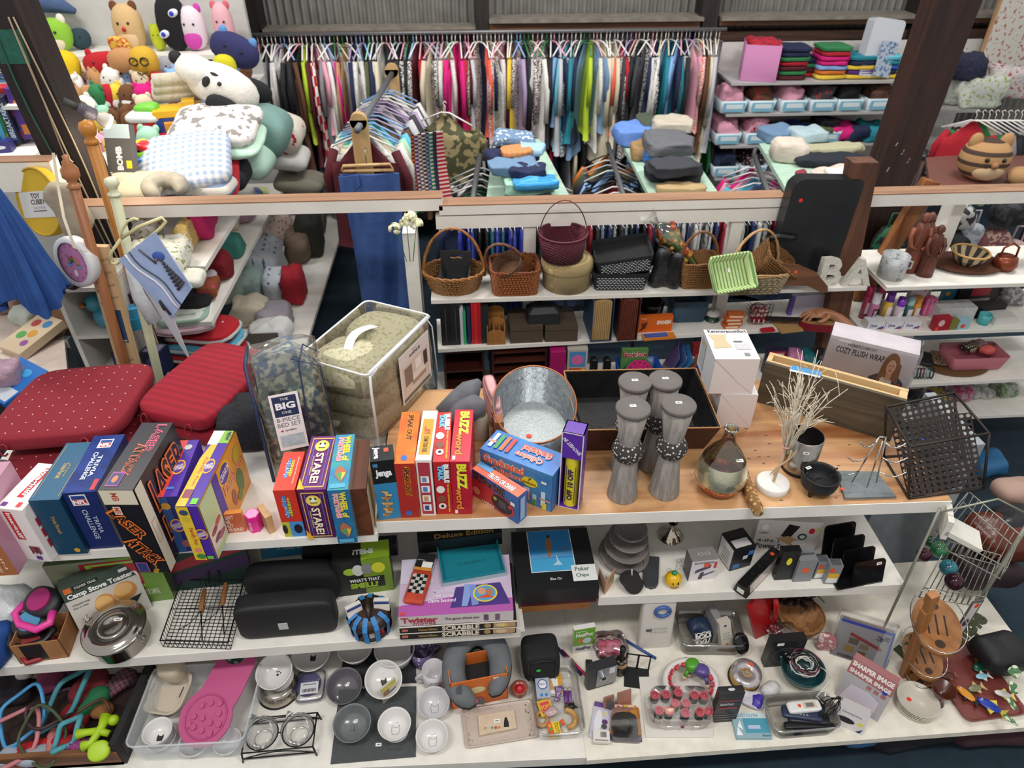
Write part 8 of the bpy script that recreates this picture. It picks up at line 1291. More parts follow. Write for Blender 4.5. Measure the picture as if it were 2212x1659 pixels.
for a_ in((1140,425,0,.3,.22,.06,'grey','grey folded garment at the bottom front of the left pile'),(1145,410,.05,.34,.24,.08,'mint','mint folded garment, left pile'),(1155,402,.1,.28,.2,.05,'2a8ac8','bright blue folded garment, left pile','plaid',5,'aqua'),(1140,385,.11,.24,.18,.08,'navy','navy rolled garment on the left pile'),(1110,375,.12,.34,.2,.08,'denim','grey blue folded garment in the left pile'),(1105,345,.13,.34,.2,.07,'navy','navy folded garment with colour blocks, left pile'),(1115,335,.19,.2,.16,.05,'e08850','orange and tan striped folded garment on the left pile','stripe',8,'tan'),(1150,330,.19,.16,.16,.05,'9ac0dc','pale blue folded garment on the left pile'),(1110,310,.2,.28,.2,.07,'denim','top pale denim patterned garment on the left pile','speck',0,'white'),
           (1365,305,0,.3,.3,.12,'6a90dc','sky blue folded sheet at the back of the middle board'),(1425,290,.02,.36,.3,.12,'4a5548','dark green folded garment, middle board'),(1450,280,.1,.3,.24,.08,'c0b8a8','beige garment behind the dark green one'),(1390,340,0,.2,.2,.1,'a08058','tan rolled garment, middle board'),(1440,325,.06,.34,.36,.1,'66686e','grey jersey draped over the middle pile'),(1405,352,.0,.12,.12,.08,'3a70c0','small bright blue garment under the tan one'),(1450,385,.0,.38,.26,.09,'2c2e36','black wrinkled garment, lower of the middle front pile'),(1455,375,.08,.34,.22,.08,'3a3c44','black wrinkled jacket, top of the middle front pile'),(1470,415,0,.32,.12,.05,'b39a70','khaki folded garment at the front edge of the middle board'),
           (1680,300,0,.3,.24,.08,'denim','pale blue jeans pile at the back of the right board'),(1740,300,.03,.26,.24,.08,'a9c0c8','white blue jeans on the right board'),(1700,345,0,.26,.2,.14,'d6cabc','rolled cream blanket with paper tag'),(1790,330,.0,.5,.16,.06,'b5b494','pale khaki trousers on the right board'),(1790,355,.0,.5,.18,.06,'1f2430','navy trousers under the khaki ones'),(1800,385,.0,.3,.2,.05,'d4c4b8','blush folded garment on the right board'),(1830,380,.05,.26,.2,.03,'e0e0e0','white paper bag on the right board'),(1745,400,0,.24,.16,.03,'a8d0c0','mint folded sheet on the right board'),(1725,395,0,.08,.08,.08,'8a3040','red and white small cloth on the right board')):
 px,py,dz_,sx,sy,h,c,lb=a_[:8];pat,rz,c2=(a_[8:]+(None,rn.uniform(-10,10),None))[:3]if len(a_)>8 else(None,rn.uniform(-10,10),None)
 q=on(px,py,BT+dz_);fold(px,py,BT+dz_+.001,sx,sy,h,c,lb,pat,rz,c2,group='folded clothes on the rack boards')
def rackrow(p0,p1,z,cols,lb,grp,L=.6,W=.4,hc=('white','silver','black')):
 a=on(*p0,z);b=on(*p1,z);m_=MB();m_.tube([a,b],.018,mat('55565a',.5));one(m_,'rack_rod','rod of the '+lb,'rod');an=degrees(atan2((b-a).y,(b-a).x))
 for i,c in enumerate(cols):
  q=a.lerp(b,(i+.5)/len(cols));cn_=[{'hotpink':'hot pink','skyblue':'sky blue'}.get(k_,k_)for k_ in(c,cols[i-1]if i else 'front end',cols[i+1]if i<len(cols)-1 else 'back end')];hanging((q.x,q.y,z-.04),an+rn.uniform(-8,8),c,L*rn.uniform(.85,1.1),W,.05,rn.choice(hc),f'{cn_[0]} garment on the {lb}, between {cn_[1]} and {cn_[2]}',grp)
rackrow((1020,440),(1036,335),1.22,'navy white charcoal silver green black white black'.split(),'rack left of the blue pile','clothes on the side racks')
rackrow((1185,440),(1175,365),1.16,'navy maroon red cream yellow blue blue teal navy'.split(),'rack right of the blue pile','clothes on the side racks')
rackrow((1352,440),(1313,310),1.16,'navy lilac green white red maroon black skyblue charcoal olive orange'.split(),'rack left of the middle board','clothes on the side racks')
rackrow((1665,430),(1628,335),1.16,'navy white silver lilac skyblue aqua pink hotpink'.split(),'rack left of the right board','clothes on the side racks')
pa=ony(776,268,4.35);pb=ony(846,160,5.7);m_=MB();m_.tube([pa+V((-.0,-.12,0)),pb],.022,mat('5f6468',.5));one(m_,'rack_rod','grey pipe of the wooden post rack pointing to the back','rod')
po=mat('c8a878',.6,0,'wood','b08c5c',1,.2);m_=MB();m_.box(pa.x-.05,pa.y-.03,0,pa.x+.05,pa.y+.02,pa.z+.03,po).cyl(.05,0,.05,po,TR(pa.x,pa.y+.02,pa.z+.02)@RO(90,'X'));one(m_,'rack_post','front pale wooden post carrying the grey pipe','post');m_=MB();m_.box(pb.x-.05,pb.y,0,pb.x+.05,pb.y+.05,pb.z+.03,po).cyl(.05,0,.05,po,TR(pb.x,pb.y+.05,pb.z+.02)@RO(90,'X'));one(m_,'rack_post','rear pale wooden post carrying the grey pipe','post')
cl_='maroon white cream mint aqua brown black silver white charcoal lilac white navy white'.split()
for i,c in enumerate(cl_):
 q=pa.lerp(pb,.04+.9*i/len(cl_));hanging((q.x,q.y,q.z-.045),82+rn.uniform(-8,8),c,.62 if c!='maroon' else .75,.46,.07,rn.choice(('white','lilac','skyblue')),f'{c} garment on the wooden post rack, '+('frontmost' if not i else f'behind the {cl_[i-1]} one'+(f' and before the {cl_[i+1]} one' if i<len(cl_)-1 else '')),'clothes on the wooden post rack')
q=ony(785,372,4.24);t_=thing('blue_trousers','long cornflower blue trousers hanging on a pale wooden hanger from the post','clothing',(q.x+.02,4.27,q.z));bt_=mat('3f5f9e',.85,0,'x','35528c',3,.4)
m_=MB();LL=1.12
m_.grid(lambda u,v:(-.17+.36*u+.06*v*(.3-u)+.03*v,.03*sin(u*9+v*3)*(.4+v),-.02-LL*v-.03*sin(u*6)*v),26,14,bt_,th=.02);m_.grid(lambda u,v:(-.17+.12*u,-.03-.012*sin(u*6),-.02-.16*v*(1-.6*u)),8,4,bt_,th=.006);m_.obj('trousers',t_)
MB().tube([(-.15,0,.0),(-.14,0,.03),(.14,0,.035),(.16,0,.0),(-.15,0,0)],.011,po).tube([(0,0,.03),(0,0,.1),(0,.03,.13)],.004,mat('888888',.3,.8)).obj('hanger',t_)
t_=hanging((ony(962,245,5.2).x,5.2,ony(962,232,5.2).z),70,'olive',.5,.5,.16,'white','camouflage jacket hanging on the rack right of the post',None);
for ch in[o for o in bpy.data.objects if o.parent==t_ and o.name.startswith('garment')]:ch.data.materials[0]=mat('4a4a30',.85,0,'speck','9a8a64',2.2,.3,.52)
for i,c in enumerate('orange purple cream maroon denim green navy red'.split()):q=ony(893+8*i,290-1*i,4.5);m_=MB();m_.grid(lambda u,v:(-.02+.04*u*(1+v),.02*sin(v*4),-.48*v),2,8,mat(C_(c),.6,0,'stripe','d8c8c0' if i%2 else '2a2a40',40,0,.6,2),th=.006);one(m_,'necktie',f'{c} striped necktie in the bunch right of the maroon jacket','necktie',tuple(q),20,'neckties on the rack')
xs0=ony(1562,180,6.1).x;xs1=ony(1990,180,6.1).x;zs=[ony(1600,y,6.0).z for y in(176,243,311,380)]
m_=MB();m_.box(xs0,6.38,.3,xs1+.6,6.4,zs[0]+.22,mat('cfccc8',.6,0,'holes','55555a',18,0,.1));[m_.box(xs0+.02,5.95,z-.02,xs1+.5,6.38,z,mat('bdbcba',.4,.2))for z in zs];one(m_,'slotted_shelving','white slotted shelving unit at the back right','shelving')
pt=lambda px,k_:V((ony(px,200,6.0).x,6.12,zs[k_]+.002))
q=pt(1640,0);m_=MB();m_.taper(0,.27,(.28,.28),(.28,.28),mat('b878a4',.8),th=.01,r=.005);one(m_,'pink_fabric_bin','pink fabric cube bin on top shelf at back right','bin',tuple(q),-16);fold(1,1,q.z+.23,.24,.24,.07,'red','red and navy garments heaped in the pink cube bin','speck',p=q,c2='navy')
for px,cols in((1705,'maroon green maroon red green navy navy'),(1790,'yellow orange skyblue hotpink hotpink red green'),(1850,'yellow purple yellow navy teal'),(1900,'yellow navy blue teal aqua'),(1745,'red maroon green navy')):
 for j,c in enumerate(cols.split()):q=pt(px,0)+V((0,.1*(px==1745),.035*j));fold(px,j,q.z,.27-.02*(j%2),.26,.037,c,f'{c.replace("hotpink", "hot pink").replace("skyblue", "sky blue")} folded shirt, layer {j+1} from the bottom of the {dict([(1705, "maroon"), (1790, "rainbow"), (1850, "yellow and purple"), (1900, "blue topped"), (1745, "dark rear")])[px]} stack',p=q,group='folded shirts on the back shelf',w=.006)
for k_,pxs in((1,(1588,1650,1718,1782,1840,1905)),(2,(1588,1655,1810)),(3,(1595,1660))):
 for i,px in enumerate(pxs):
  q=pt(px,k_);rw={1:'upper',2:'middle',3:'lower'}[k_];od=('first','second','third','fourth','fifth','sixth')[i];t_=thing('storage_tub',f'{od} pale blue labelled tub from the left on the {rw} back shelf','tub',tuple(q),0,'tubs on the back shelf');tb_=MB().taper(0,.1,(.2,.28),(.235,.32),mat('c4d4dc',.4),th=.006,r=.02).obj('tub',t_)
  m_=MB();m_.box(-.09,-.165,.015,.09,-.16,.085,mat('7ab4cc',.5)).box(-.07,-.166,.04,.07,-.165,.075,mat('d8e4e8',.5));m_.obj('label',tb_)
  c=rn.choice(('navy','black','pink','charcoal','brown','maroon'));fold(px,k_,q.z+.06,.2,.26,.13,c,f'{c} clothing heaped in the {od} tub on the {rw} back shelf','speck',0,rn.choice(('navy','black','pink','red')),p=q,group='clothing in the tubs',w=.04)
for i,(px,c)in enumerate(((1720,'navy'),(1760,'blue'),(1790,'olive'),(1845,'hotpink'),(1880,'navy'),(1920,'teal'))):q=pt(px,2)+V((0,-.02,0));fold(px,5,q.z,.26,.3,.12,c,f'{c.replace("hotpink", "hot pink")} clothing pile, the {("first", "second", "third", "fourth", "fifth", "sixth")[i]} from the left on the middle back shelf',p=q,w=.04)
q=ony(1905,150,5.9);m_=MB();m_.prism([(-.14,0),(.14,0)]+[(.11+.03*cos(t),.4+.03*sin(t))for t in(0,.8,1.57)]+[(-.11+.03*cos(t),.4+.03*sin(t))for t in(1.57,2.3,3.14)],0,.1,mat('c4c8d0',.3),RO(80,'X'));m_.T=TR(.03,-.11,.16)@RO(80,'X');m_.quad(.15,.26,mat('a9b4c4',.4,0,'speck','4a6a9a',5,0,.55));one(m_,'bedding_pack','clear pack of white and blue bedding standing on the back shelf','bedding',(q.x,6.1,zs[0]),RO(5)@RO(8,'Y'))
q4=[on(x,y,1.1)for x,y in((2010,405),(2330,405),(2300,320),(2000,340))];m_=MB();m_.add([p-V((0,0,.03))for p in q4]+q4,[(i,(i+1)%4,4+(i+1)%4,4+i)for i in range(4)]+[(4,5,6,7),(3,2,1,0)],mat('7a5048',.5));[m_.tube([(p.x,p.y,0),(p.x,p.y,1.07)],.03,'3a2420')for p in q4];one(m_,'display_table','reddish brown table top at the right edge','table')
def plush(label,p,r_,c,ears=None,belly=None,eyes='141414',group=None,sx=1.,sz=1.,rz=0,name='plush_toy',pat=None,c2=None,nose=None,tilt=None):
 t_=thing(name,label,'plush toy',tuple(p),RO(rz)@(tilt or I4),group);m=mat(C_(c),.95,0,pat or 'x',C_(c2)if c2 else C_(c),14 if pat=='stripe' else 5,.5,.62,2)
 bd_=MB().soft(2*r_*sx,2*r_*.8,2*r_*sz,m,e=.95,ez=.85,w=r_*.06,ws=8,seed=p[0]).obj('body',t_)
 if ears:
  for s_ in(-1,1):MB().ball(r_*.28,mat(C_(ears),.95),TR(s_*r_*.6*sx,0,2*r_*sz*.93),1,.6,1.3).obj('ear',bd_)
 if eyes:
  [MB().ball(r_*.09,mat(eyes,.3),TR(s_*r_*.33*sx,-r_*.74,2*r_*sz*.62)).obj('eye',bd_)for s_ in(-1,1)]
 if belly:MB().soft(r_*1.3*sx,r_*.6,r_*1.0*sz,mat(C_(belly),.95),TR(0,-r_*.52,r_*.1),1,1).obj('belly',t_)
 if nose:MB().ball(r_*.14,mat(nose,.7),TR(0,-r_*.82,2*r_*sz*.5)).obj('nose',bd_)
 return t_
plush('round tiger striped orange plush with cream belly on the table at right',on(2110,385,1.1),.17,'b48c60','b48c60','d4b490',pat='stripe',c2='4a3a30',nose='a07050',sz=.8,rz=-5)
plush('tan round plush half cut off at the right edge',on(2200,398,1.1),.1,'b08a60',None,None,None,sz=.6)
for i,(px,py,c,c2,s_,lb)in enumerate(((2020,350,'2a2a30','8a9098',.3,'dark and grey fabric heap'),(2085,140,'1c2038','2a3048',.3,'navy cloth bundle high at right'),(2110,200,'b8bcb4','8a9a60',.4,'white and green clear bag of stuff high at right'),(2170,180,'b8b4b0','a04050',.36,'pale bag with red flowers at right edge'))):q=ony(px,py,5.6);fold(px,py,q.z-.1,s_,s_*.6,s_*.6,c,lb+' at the back right','speck',c2=c2,p=V((q.x,5.6,0)),w=.04)
m_=MB();q=ony(2190,60,6.2);m_.box(-.2,0,-.4,.3,.03,.35,mat('b08a64',.5)).box(-.18,-.003,-.37,.28,0,.33,mat('c8c4bc',.6,0,'speck','a05a58',4,0,.6));one(m_,'framed_picture','framed floral picture at the top right edge','picture',tuple(q))
for i,c in enumerate('red green cream grey black navy charcoal silver'.split()):q=ony(2110+14*i,250,5.2);hanging((q.x,5.2,q.z),60,c,.6,.35,.06,'white',f'{c} garment leaning on the rack at the far right edge','clothes at the far right edge')
ZT=ony(280,114,5.6).z
m_=MB();xa,xb=ony(60,100,5.75).x,ony(528,60,5.75).x;m_.box(xa-1.,5.85,0,xb,5.9,4.2,mat('c9c8c4',.6,0,'x','b9b8b4',1,.1));one(m_,'white_partition','white wall panel behind the plush toys','partition')
x0,x1=ony(118,115,5.5).x,ony(450,115,5.5).x;m_=MB();m_.box(x0-.4,5.5,ZT-.03,x1+.05,5.86,ZT,WHITE);one(m_,'toy_shelf','white top shelf of large plush toys','shelf')
TP='large plush toys on the top shelf'
def tp(px):return V((ony(px,112,5.62).x,5.66,ZT+.002))
sx_=lambda px:tp(px)
plush('round lime green dinosaur plush with white snout and small horns',tp(128),.105,'86b83a','e0d8c8','d8ccb0',group=TP,nose='dcd4c4',sz=1.05)
t_=thing('plush_toy','slate blue dolphin plush lying above the green one','plush toy',tuple(tp(120)+V((0,.1,.2))),0,TP);m=mat('3f5478',.95,0,'x','4a6088',5,.4);MB().tube([(-.2,0,.1),(-.08,0,.11),(.05,0,.09),(.16,0,.04)],.06,m,rr=[.03,.075,.06,.02],seg=10).soft(.16,.05,.03,m,TR(-.2,0,.09)).obj('body',t_);MB().prism([(-.05,0),(.03,0),(-.02,.09)],-.01,.01,m,TR(-.02,0,.16)@RO(90,'X')).obj('fin',t_)
plush('tall tan reindeer plush with brown antlers and red nose',tp(288),.105,'c9a878','6a4028','d8bc90',group=TP,nose='b01c24',sz=1.45)
plush('yellow green frog plush sitting before the black one',tp(345),.05,'b8c42c','b8c42c','b8c42c',group=TP,sz=1.7)
t_=plush('black bird shaped plush with white and blue eyes',tp(385),.12,'141418',None,None,None,group=TP,sz=1.5,sx=.9)
for x,z in((.045,.25),(-.045,.12)):MB().ball(.036,mat('dfe4ee',.6),TR(x,-.085,z)@RO(-25,'Y'),1.1,.4,.7).ball(.016,mat('1c3ab0',.5),TR(x-.004,-.1,z),1,.5,1).obj('eye',t_)
plush('magenta and white plush leaning against the black one',tp(425),.095,'d8ccd4','c040a0','c848a8',group=TP,sz=1.5,sx=1)
plush('pink axolotl plush with red heart and frilly ears, rightmost',tp(492),.085,'d8a4ac','c86070','e0b4b8',group=TP,sz=1.8,sx=.85)
plush('dark blue round plush half hidden behind the green dinosaur',tp(165)+V((0,.08,0)),.07,'28404a',None,None,group=TP)
t_=thing('toy_bag','small orange and red gift pouch before the reindeer','bag',tuple(tp(272)+V((0,-.12,0))),10);MB().soft(.14,.05,.12,mat('b8502c',.5,0,'speck','d8b040',6,.3),w=.02,ws=12).obj('pouch',t_)
stp=[]
for k_,(py,yy)in enumerate(((178,5.45),(200,5.25),(235,5.0),(270,4.75),(305,4.5),(342,4.2))):
 z=ony(300,py,yy).z;stp.append(z);xl_,xr_=ony(95,py,yy).x,ony(560 if k_<3 else 420,py,yy).x;m_=MB();m_.box(xl_,yy-.1,z-.05,xr_,yy+.2,z,mat('b9b8b4',.6));m_.box(xl_,yy+.19,z-.05,xr_,yy+.2,(stp[k_-1]if k_ else ZT)-.03,mat('a9a8a4',.6));one(m_,'toy_shelf',('top','second','third','fourth','fifth','lowest')[k_]+' step of the stepped toy display','shelf')
 xs=list(range(150,530 if k_<2 else 480 if k_==2 else 330,21 if k_<3 else 25));cs=[rn.choice(('yellow red tan tan brown pink lilac cream grey white mint green brown aqua tan hotpink orange cream skyblue lime').split())for _ in xs]
 for i,(px,c)in enumerate(zip(xs,cs)):
  q=ony(px+rn.uniform(-5,5),py,yy);r_=rn.uniform(.042,.068);fc=lambda c:{'hotpink':'hot pink','skyblue':'sky blue'}.get(c,c)
  plush(f'{fc(c)} plush, {("top", "second", "third", "fourth", "fifth", "lowest")[k_]} toy step, {"leftmost" if not i else "after a " + fc(cs[i-1]) + " one"}{" and before a " + fc(cs[i+1]) + " one" if i < len(xs)-1 else ", at the right end"}',V((q.x,yy+rn.uniform(0,.08),z)),r_,{'tan':'b8895a','cream':'d8c8a8','brown':'6a4428','grey':'9a9aa0'}.get(c,C_(c)),{'tan':'b8895a'}.get(c,C_(c))if rn.random()<.7 else None,rn.choice((None,'cream','white')),group='small plush toys on the steps',sz=rn.uniform(1,1.5),rz=rn.uniform(-40,40),tilt=RO(rn.uniform(-25,25),'Y'))
q=lambda px,py,y:ony(px,py,y)
plush('big bright yellow round plush below the top shelf',q(152,178,5.35),.1,'d8b818',None,None,None,sz=1.05)
t_=plush('round yellow face plush with black glasses drawn on',q(320,165,5.3),.1,'c8a030',None,None,None,sz=.95)
m_=MB();[m_.tube([(s_*.035+.026*cos(a),-.082,.11+.024*sin(a))for a in[.5*k for k in range(13)]],.005,'141414')for s_ in(-1,1)];m_.tube([(-.03,-.08,.045),(0,-.083,.03),(.035,-.08,.045)],.005,'3a2a10');m_.obj('face_print',t_)
plush('red stuffed dog with tan feet under the top shelf',q(235,165,5.35),.08,'b01c24','b01c24',None,sz=1,sx=1.8);plush('tan bear legs plush beside the red dog',q(275,158,5.3),.08,'b8875a',None,None,None,sx=1.3)
plush('navy and light blue whale plush on the right end',q(500,140,5.2),.1,'2a2c58','5a8ac0',None,sx=1.6,tilt=RO(25,'Y'));plush('yellow green ball plush below the navy whale',q(492,170,5.1),.075,'c0b820',None,None,None)
t_=thing('plush_toy','very large white plush dog with black ears and nose on the pillows','plush toy',tuple(q(470,232,4.55)),RO(8)@RO(28,'Y'));wf_=mat('cfccc4',.95,0,'x','e0ddd6',8,.4)
MB().soft(.42,.26,.25,wf_,TR(0,0,.0),1,.9).soft(.26,.2,.17,wf_,TR(-.15,-.01,.07),1,.9).obj('head',t_);MB().ball(.038,mat('121216',.8),TR(-.28,-.01,.18)).obj('nose',t_)
MB().soft(.2,.08,.13,mat('15151a',.9),TR(.17,.08,.1),.9,.8).obj('ear',t_);MB().soft(.19,.08,.12,mat('15151a',.9),TR(.03,-.15,.0),.9,.8).obj('ear',t_);MB().ball(.022,'141418',TR(-.09,-.115,.15),1,.5,1.5).obj('eye',t_);MB().ball(.013,'141418',TR(-.02,-.12,.17)).obj('eye',t_);MB().ball(.012,'141418',TR(-.06,-.1,.205),2,.6,.7).obj('eyebrow',t_)
for i in range(3):m_=MB();m_.tube([(-.14,0,.04),(.14,0,.04)],.04,mat('cfc8b4',.9,0,'x','b8b09c',8,.4),seg=12);p=q(385,205-17*i,4.6);one(m_,'rolled_towel',('lowest','middle','top')[i]+' cream rolled towel left of the white dog','towel',(p.x,4.6,p.z-.04),15,'cream rolled towels')
tb=q(330,342,4.1);m_=MB();m_.box(tb.x-.95,3.85,tb.z-.04,tb.x+.35,4.25,tb.z,WHITE);one(m_,'toy_table','white table of plastic toys behind the rail','table')
def toy(px,py,y,name,lb,cat,fn,rz=0,z=None):p=q(px,py,y);m_=MB();fn(m_);return one(m_,name,lb,cat,(p.x,p.y,z or p.z),rz)
toy(335,322,4.4,'inflatable_toy','red ribbed round inflatable toy with white top','toy',lambda m_:m_.lathe([(0,0),(.07,.01),(.09,.06),(.085,.08),(.095,.1),(.088,.12),(.095,.14),(.085,.17),(0,.18)],mat('c01c28',.25),seg=24).soft(.2,.18,.06,mat('dcdcdc',.3),TR(0,0,.165)).soft(.14,.1,.06,mat('6ab83a',.4),TR(0,.02,.2),w=.02))
toy(335,335,4.45,'blue_plush_body','light blue spotted plush body under the red inflatable','plush toy',lambda m_:m_.soft(.2,.14,.16,mat('5ab0d0',.9,0,'speck','9a5ab8',6,.3,.6)).soft(.07,.07,.14,mat('5ab0d0',.9),TR(.12,0,.08)))
toy(395,300,4.5,'toy_vehicle','blue and yellow plastic toy truck','toy',lambda m_:m_.prism([(-.14,0),(-.08,0),(-.05,.08),(.02,.1),(.06,.03),(.1,0),(.16,0),(.17,.2),(-.1,.16)],0,.14,mat('1c4aa0',.35),RO(90,'X')).cbox(.02,-.07,.17,.26,.16,.035,mat('d8a818',.35)).cbox(-.12,-.07,.12,.14,.12,.04,mat('d8b020',.35)).cbox(.09,-.07,.2,.07,.1,.04,mat('c89818',.35)),15)
toy(365,330,4.35,'red_plastic_toy','red plastic toy block right of the inflatable','toy',lambda m_:m_.cbox(0,0,0,.14,.1,.12,mat('c01c28',.3)).cbox(.1,0,.05,.1,.08,.12,mat('c8242c',.3)).cbox(.06,-.03,.13,.08,.05,.05,mat('d8902c',.3)),20)
toy(332,345,4.05,'lime_basket','lime green slotted toy basket with red toys','basket',lambda m_:[m_.taper(0,.06,(.16,.1),(.19,.13),mat('86c81e',.4),th=.006,r=.02)]and m_.soft(.13,.09,.06,mat('c8242c',.3),TR(0,0,.04),w=.02,ws=20))
toy(300,355,4.0,'blue_toy_tray','bright blue plastic toy tray','toy',lambda m_:m_.taper(0,.04,(.14,.1),(.16,.12),mat('2a7ab8',.3),r=.01),10)
for i,(px,py,c,lb)in enumerate(((282,335,'c84a58','red and white plastic plate'),(290,345,'3aa05a','green plastic toy piece'),(265,330,'c8c8d0','clear plastic toy pack'),(312,318,'e0c83a','yellow plastic toy piece'),(268,355,'d87ab0','pink toy block'),(345,330,'e08030','orange toy piece by the lime basket'))):toy(px,py,4.05+.02*i,'small_toy',lb+' on the toy table','toy',lambda m_:m_.soft(.1,.08,.04,mat(c,.35),w=.01,ws=30),20*i)
p=q(262,372,3.8);m_=MB();m_.box(-.07,0,0,.07,.05,.24,mat('55524f',.4));decals(m_,[],1,1,1);m_.T=TR(0,-.001,.07)@RO(90,'X');m_.text('BOMB',.12,.035,'d8d4d0',TR(0,0,0)@RO(90),.05).quad(.03,.04,'d8c020',TR(.05,-.03,.0));m_.T=I4;m_.box(-.07,.0,.17,.07,-.001,.24,mat('a9b8bc',.4));one(m_,'toy_box','tall grey toy box with white letters behind the bedposts','box',tuple(p),RO(-8)@RO(-20,'X'))
p=q(232,262,3.6);t_=thing('clamp_lamp','clamp lamp with grey ribbed socket and glowing bulb','lamp',tuple(p),RO(-50,'Y')@RO(20,'X'))
MB().lathe([(.022,.05),(.03,.055),(.031,.12),(.02,.13),(.0,.13)],mat('6a6470',.5,0,'rings','4a4650',60,.5,0,2),seg=20).obj('socket',t_);MB().lathe([(.018,.05),(.034,.02),(.038,0)],mat('c8c0b4',.4),seg=20).obj('bulb_neck',t_)
MB().lathe([(.038,0),(.03,-.016),(0,-.022)],mat('fff2d8',.3,0,'emit',None,9.),seg=20).obj('bulb',t_);MB().tube([(0,0,.12),(0,0,.19)],.018,mat('3a3a38',.6)).obj('clamp',t_)
l_=bpy.data.lights.new('bulb_light','POINT');l_.energy=5;l_.color=(1,.85,.65);l_.shadow_soft_size=.03;lo_=bpy.data.objects.new('bulb_light',l_);COL.objects.link(lo_);lo_.location=p+V((.05,-.02,-.05))
PL='pillows stacked behind the rail'
def pil(px,py,y,z,sx,sy,h,c,lb,tilt,pat=None,c2=None,rz=0,s=5,ax=0,t=.5):m_=MB();m_.soft(sx,sy,h,mat(C_(c),.9,0,pat or 'x',C_(c2)if c2 else C_(c),s,.3,t,ax),e=.4,ez=.8,nu=32,nv=12,w=.01,ws=8,seed=px);p=q(px,py,y);one(m_,'pillow',lb,'pillow',(p.x,p.y,p.z),RO(rz)@tilt,PL)
T1=RO(28,'X')@RO(-6,'Y')
pil(475,292,4.3,0,.5,.36,.13,'d8d4d0','white pillow with grey leaf print, topmost of the stack',RO(18,'X'),'speck','85807c',-4,2.6,0,.58);pil(485,318,4.25,0,.48,.36,.08,'b4d4c0','mint green pillow under the leaf pillow',RO(14,'X'))
pil(412,368,4.0,0,.5,.4,.13,'8fa4c0','pale blue plaid pillow with red underside',T1,'plaid','d8d0d0',8,26,2,.5);pil(425,392,4.02,0,.5,.38,.05,'a01c28','red pillow side under the plaid one',T1,None,None,8)
pil(495,395,4.2,0,.3,.34,.16,'1a1c26','dark navy pillow under the mint one',RO(10,'X'));pil(530,370,4.4,0,.32,.4,.2,'a8c8b8','pale mint pillow standing at the right',RO(20,'Y'));pil(565,330,4.6,0,.28,.36,.3,'6a8a84','grey teal cushion at the right of the stack',RO(25,'Y'));pil(590,320,4.9,0,.36,.3,.26,'c9c0b4','cream pillow with red stripe at the back right',RO(20,'Y'),'speck','a02030',0,1.5,0,.64);pil(620,360,4.9,0,.3,.3,.14,'c4c2c0','white grey cloth heap right of the pillows',RO(10,'Y'))
pil(650,410,4.9,0,.34,.3,.12,'7a7668','stone grey folded garment right of the pillows',RO(5,'Y'));pil(290,425,3.75,0,.34,.26,.11,'b0a890','beige fleece pillow behind the cream bedpost',RO(8,'X'));pil(450,425,3.9,0,.34,.2,.12,'c9c4bc','white and blue striped bolster',RO(4,'X'),'stripe','6a7a98',-8,18,2,.7)
neckpillow('travel_pillow','grey travel pillow with black cord behind the rail',tuple(q(362,422,3.7)),.075,.045,mat('8a8578',.9,0,'x','a09a8c',5,.4),RO(30)@RO(10,'X'),290)
for z,pts,lb in((1.12,((504,470),(448,575)),'top white board of the linen shelving'),(.8,((585,448),(462,695)),'middle white board of the linen shelving'),(.28,((728,512),(655,790)),'bottom white board of the linen shelving')):
 a,b=on(*pts[0],z),on(*pts[1],z);m_=MB();y0,y1=b.y,a.y+.5;xe=(a.x+b.x)/2;m_.box(xe-.62,y0,z-.03,xe,y1,z,WHITE);one(m_,'linen_shelf',lb,'shelf')
LN='linens on the shelving'
def ln(px,py,z,sx,sy,h,c,lb,pat=None,c2=None,rz=5,w=.02,s=None,name='folded_linen',tilt=None):
 p=on(px,py,z);m_=MB();m_.soft(sx,sy,h,mat(C_(c),.9,0,pat or 'x',C_(c2)if c2 else C_(c),s or 6,.5,.6,2),e=.5,ez=.5,nu=36,nv=14,w=w,ws=11,seed=px*1.3);crease(m_,h,px);one(m_,name,lb,'linen',(p.x,p.y,z),RO(rz)@(tilt or I4),LN)
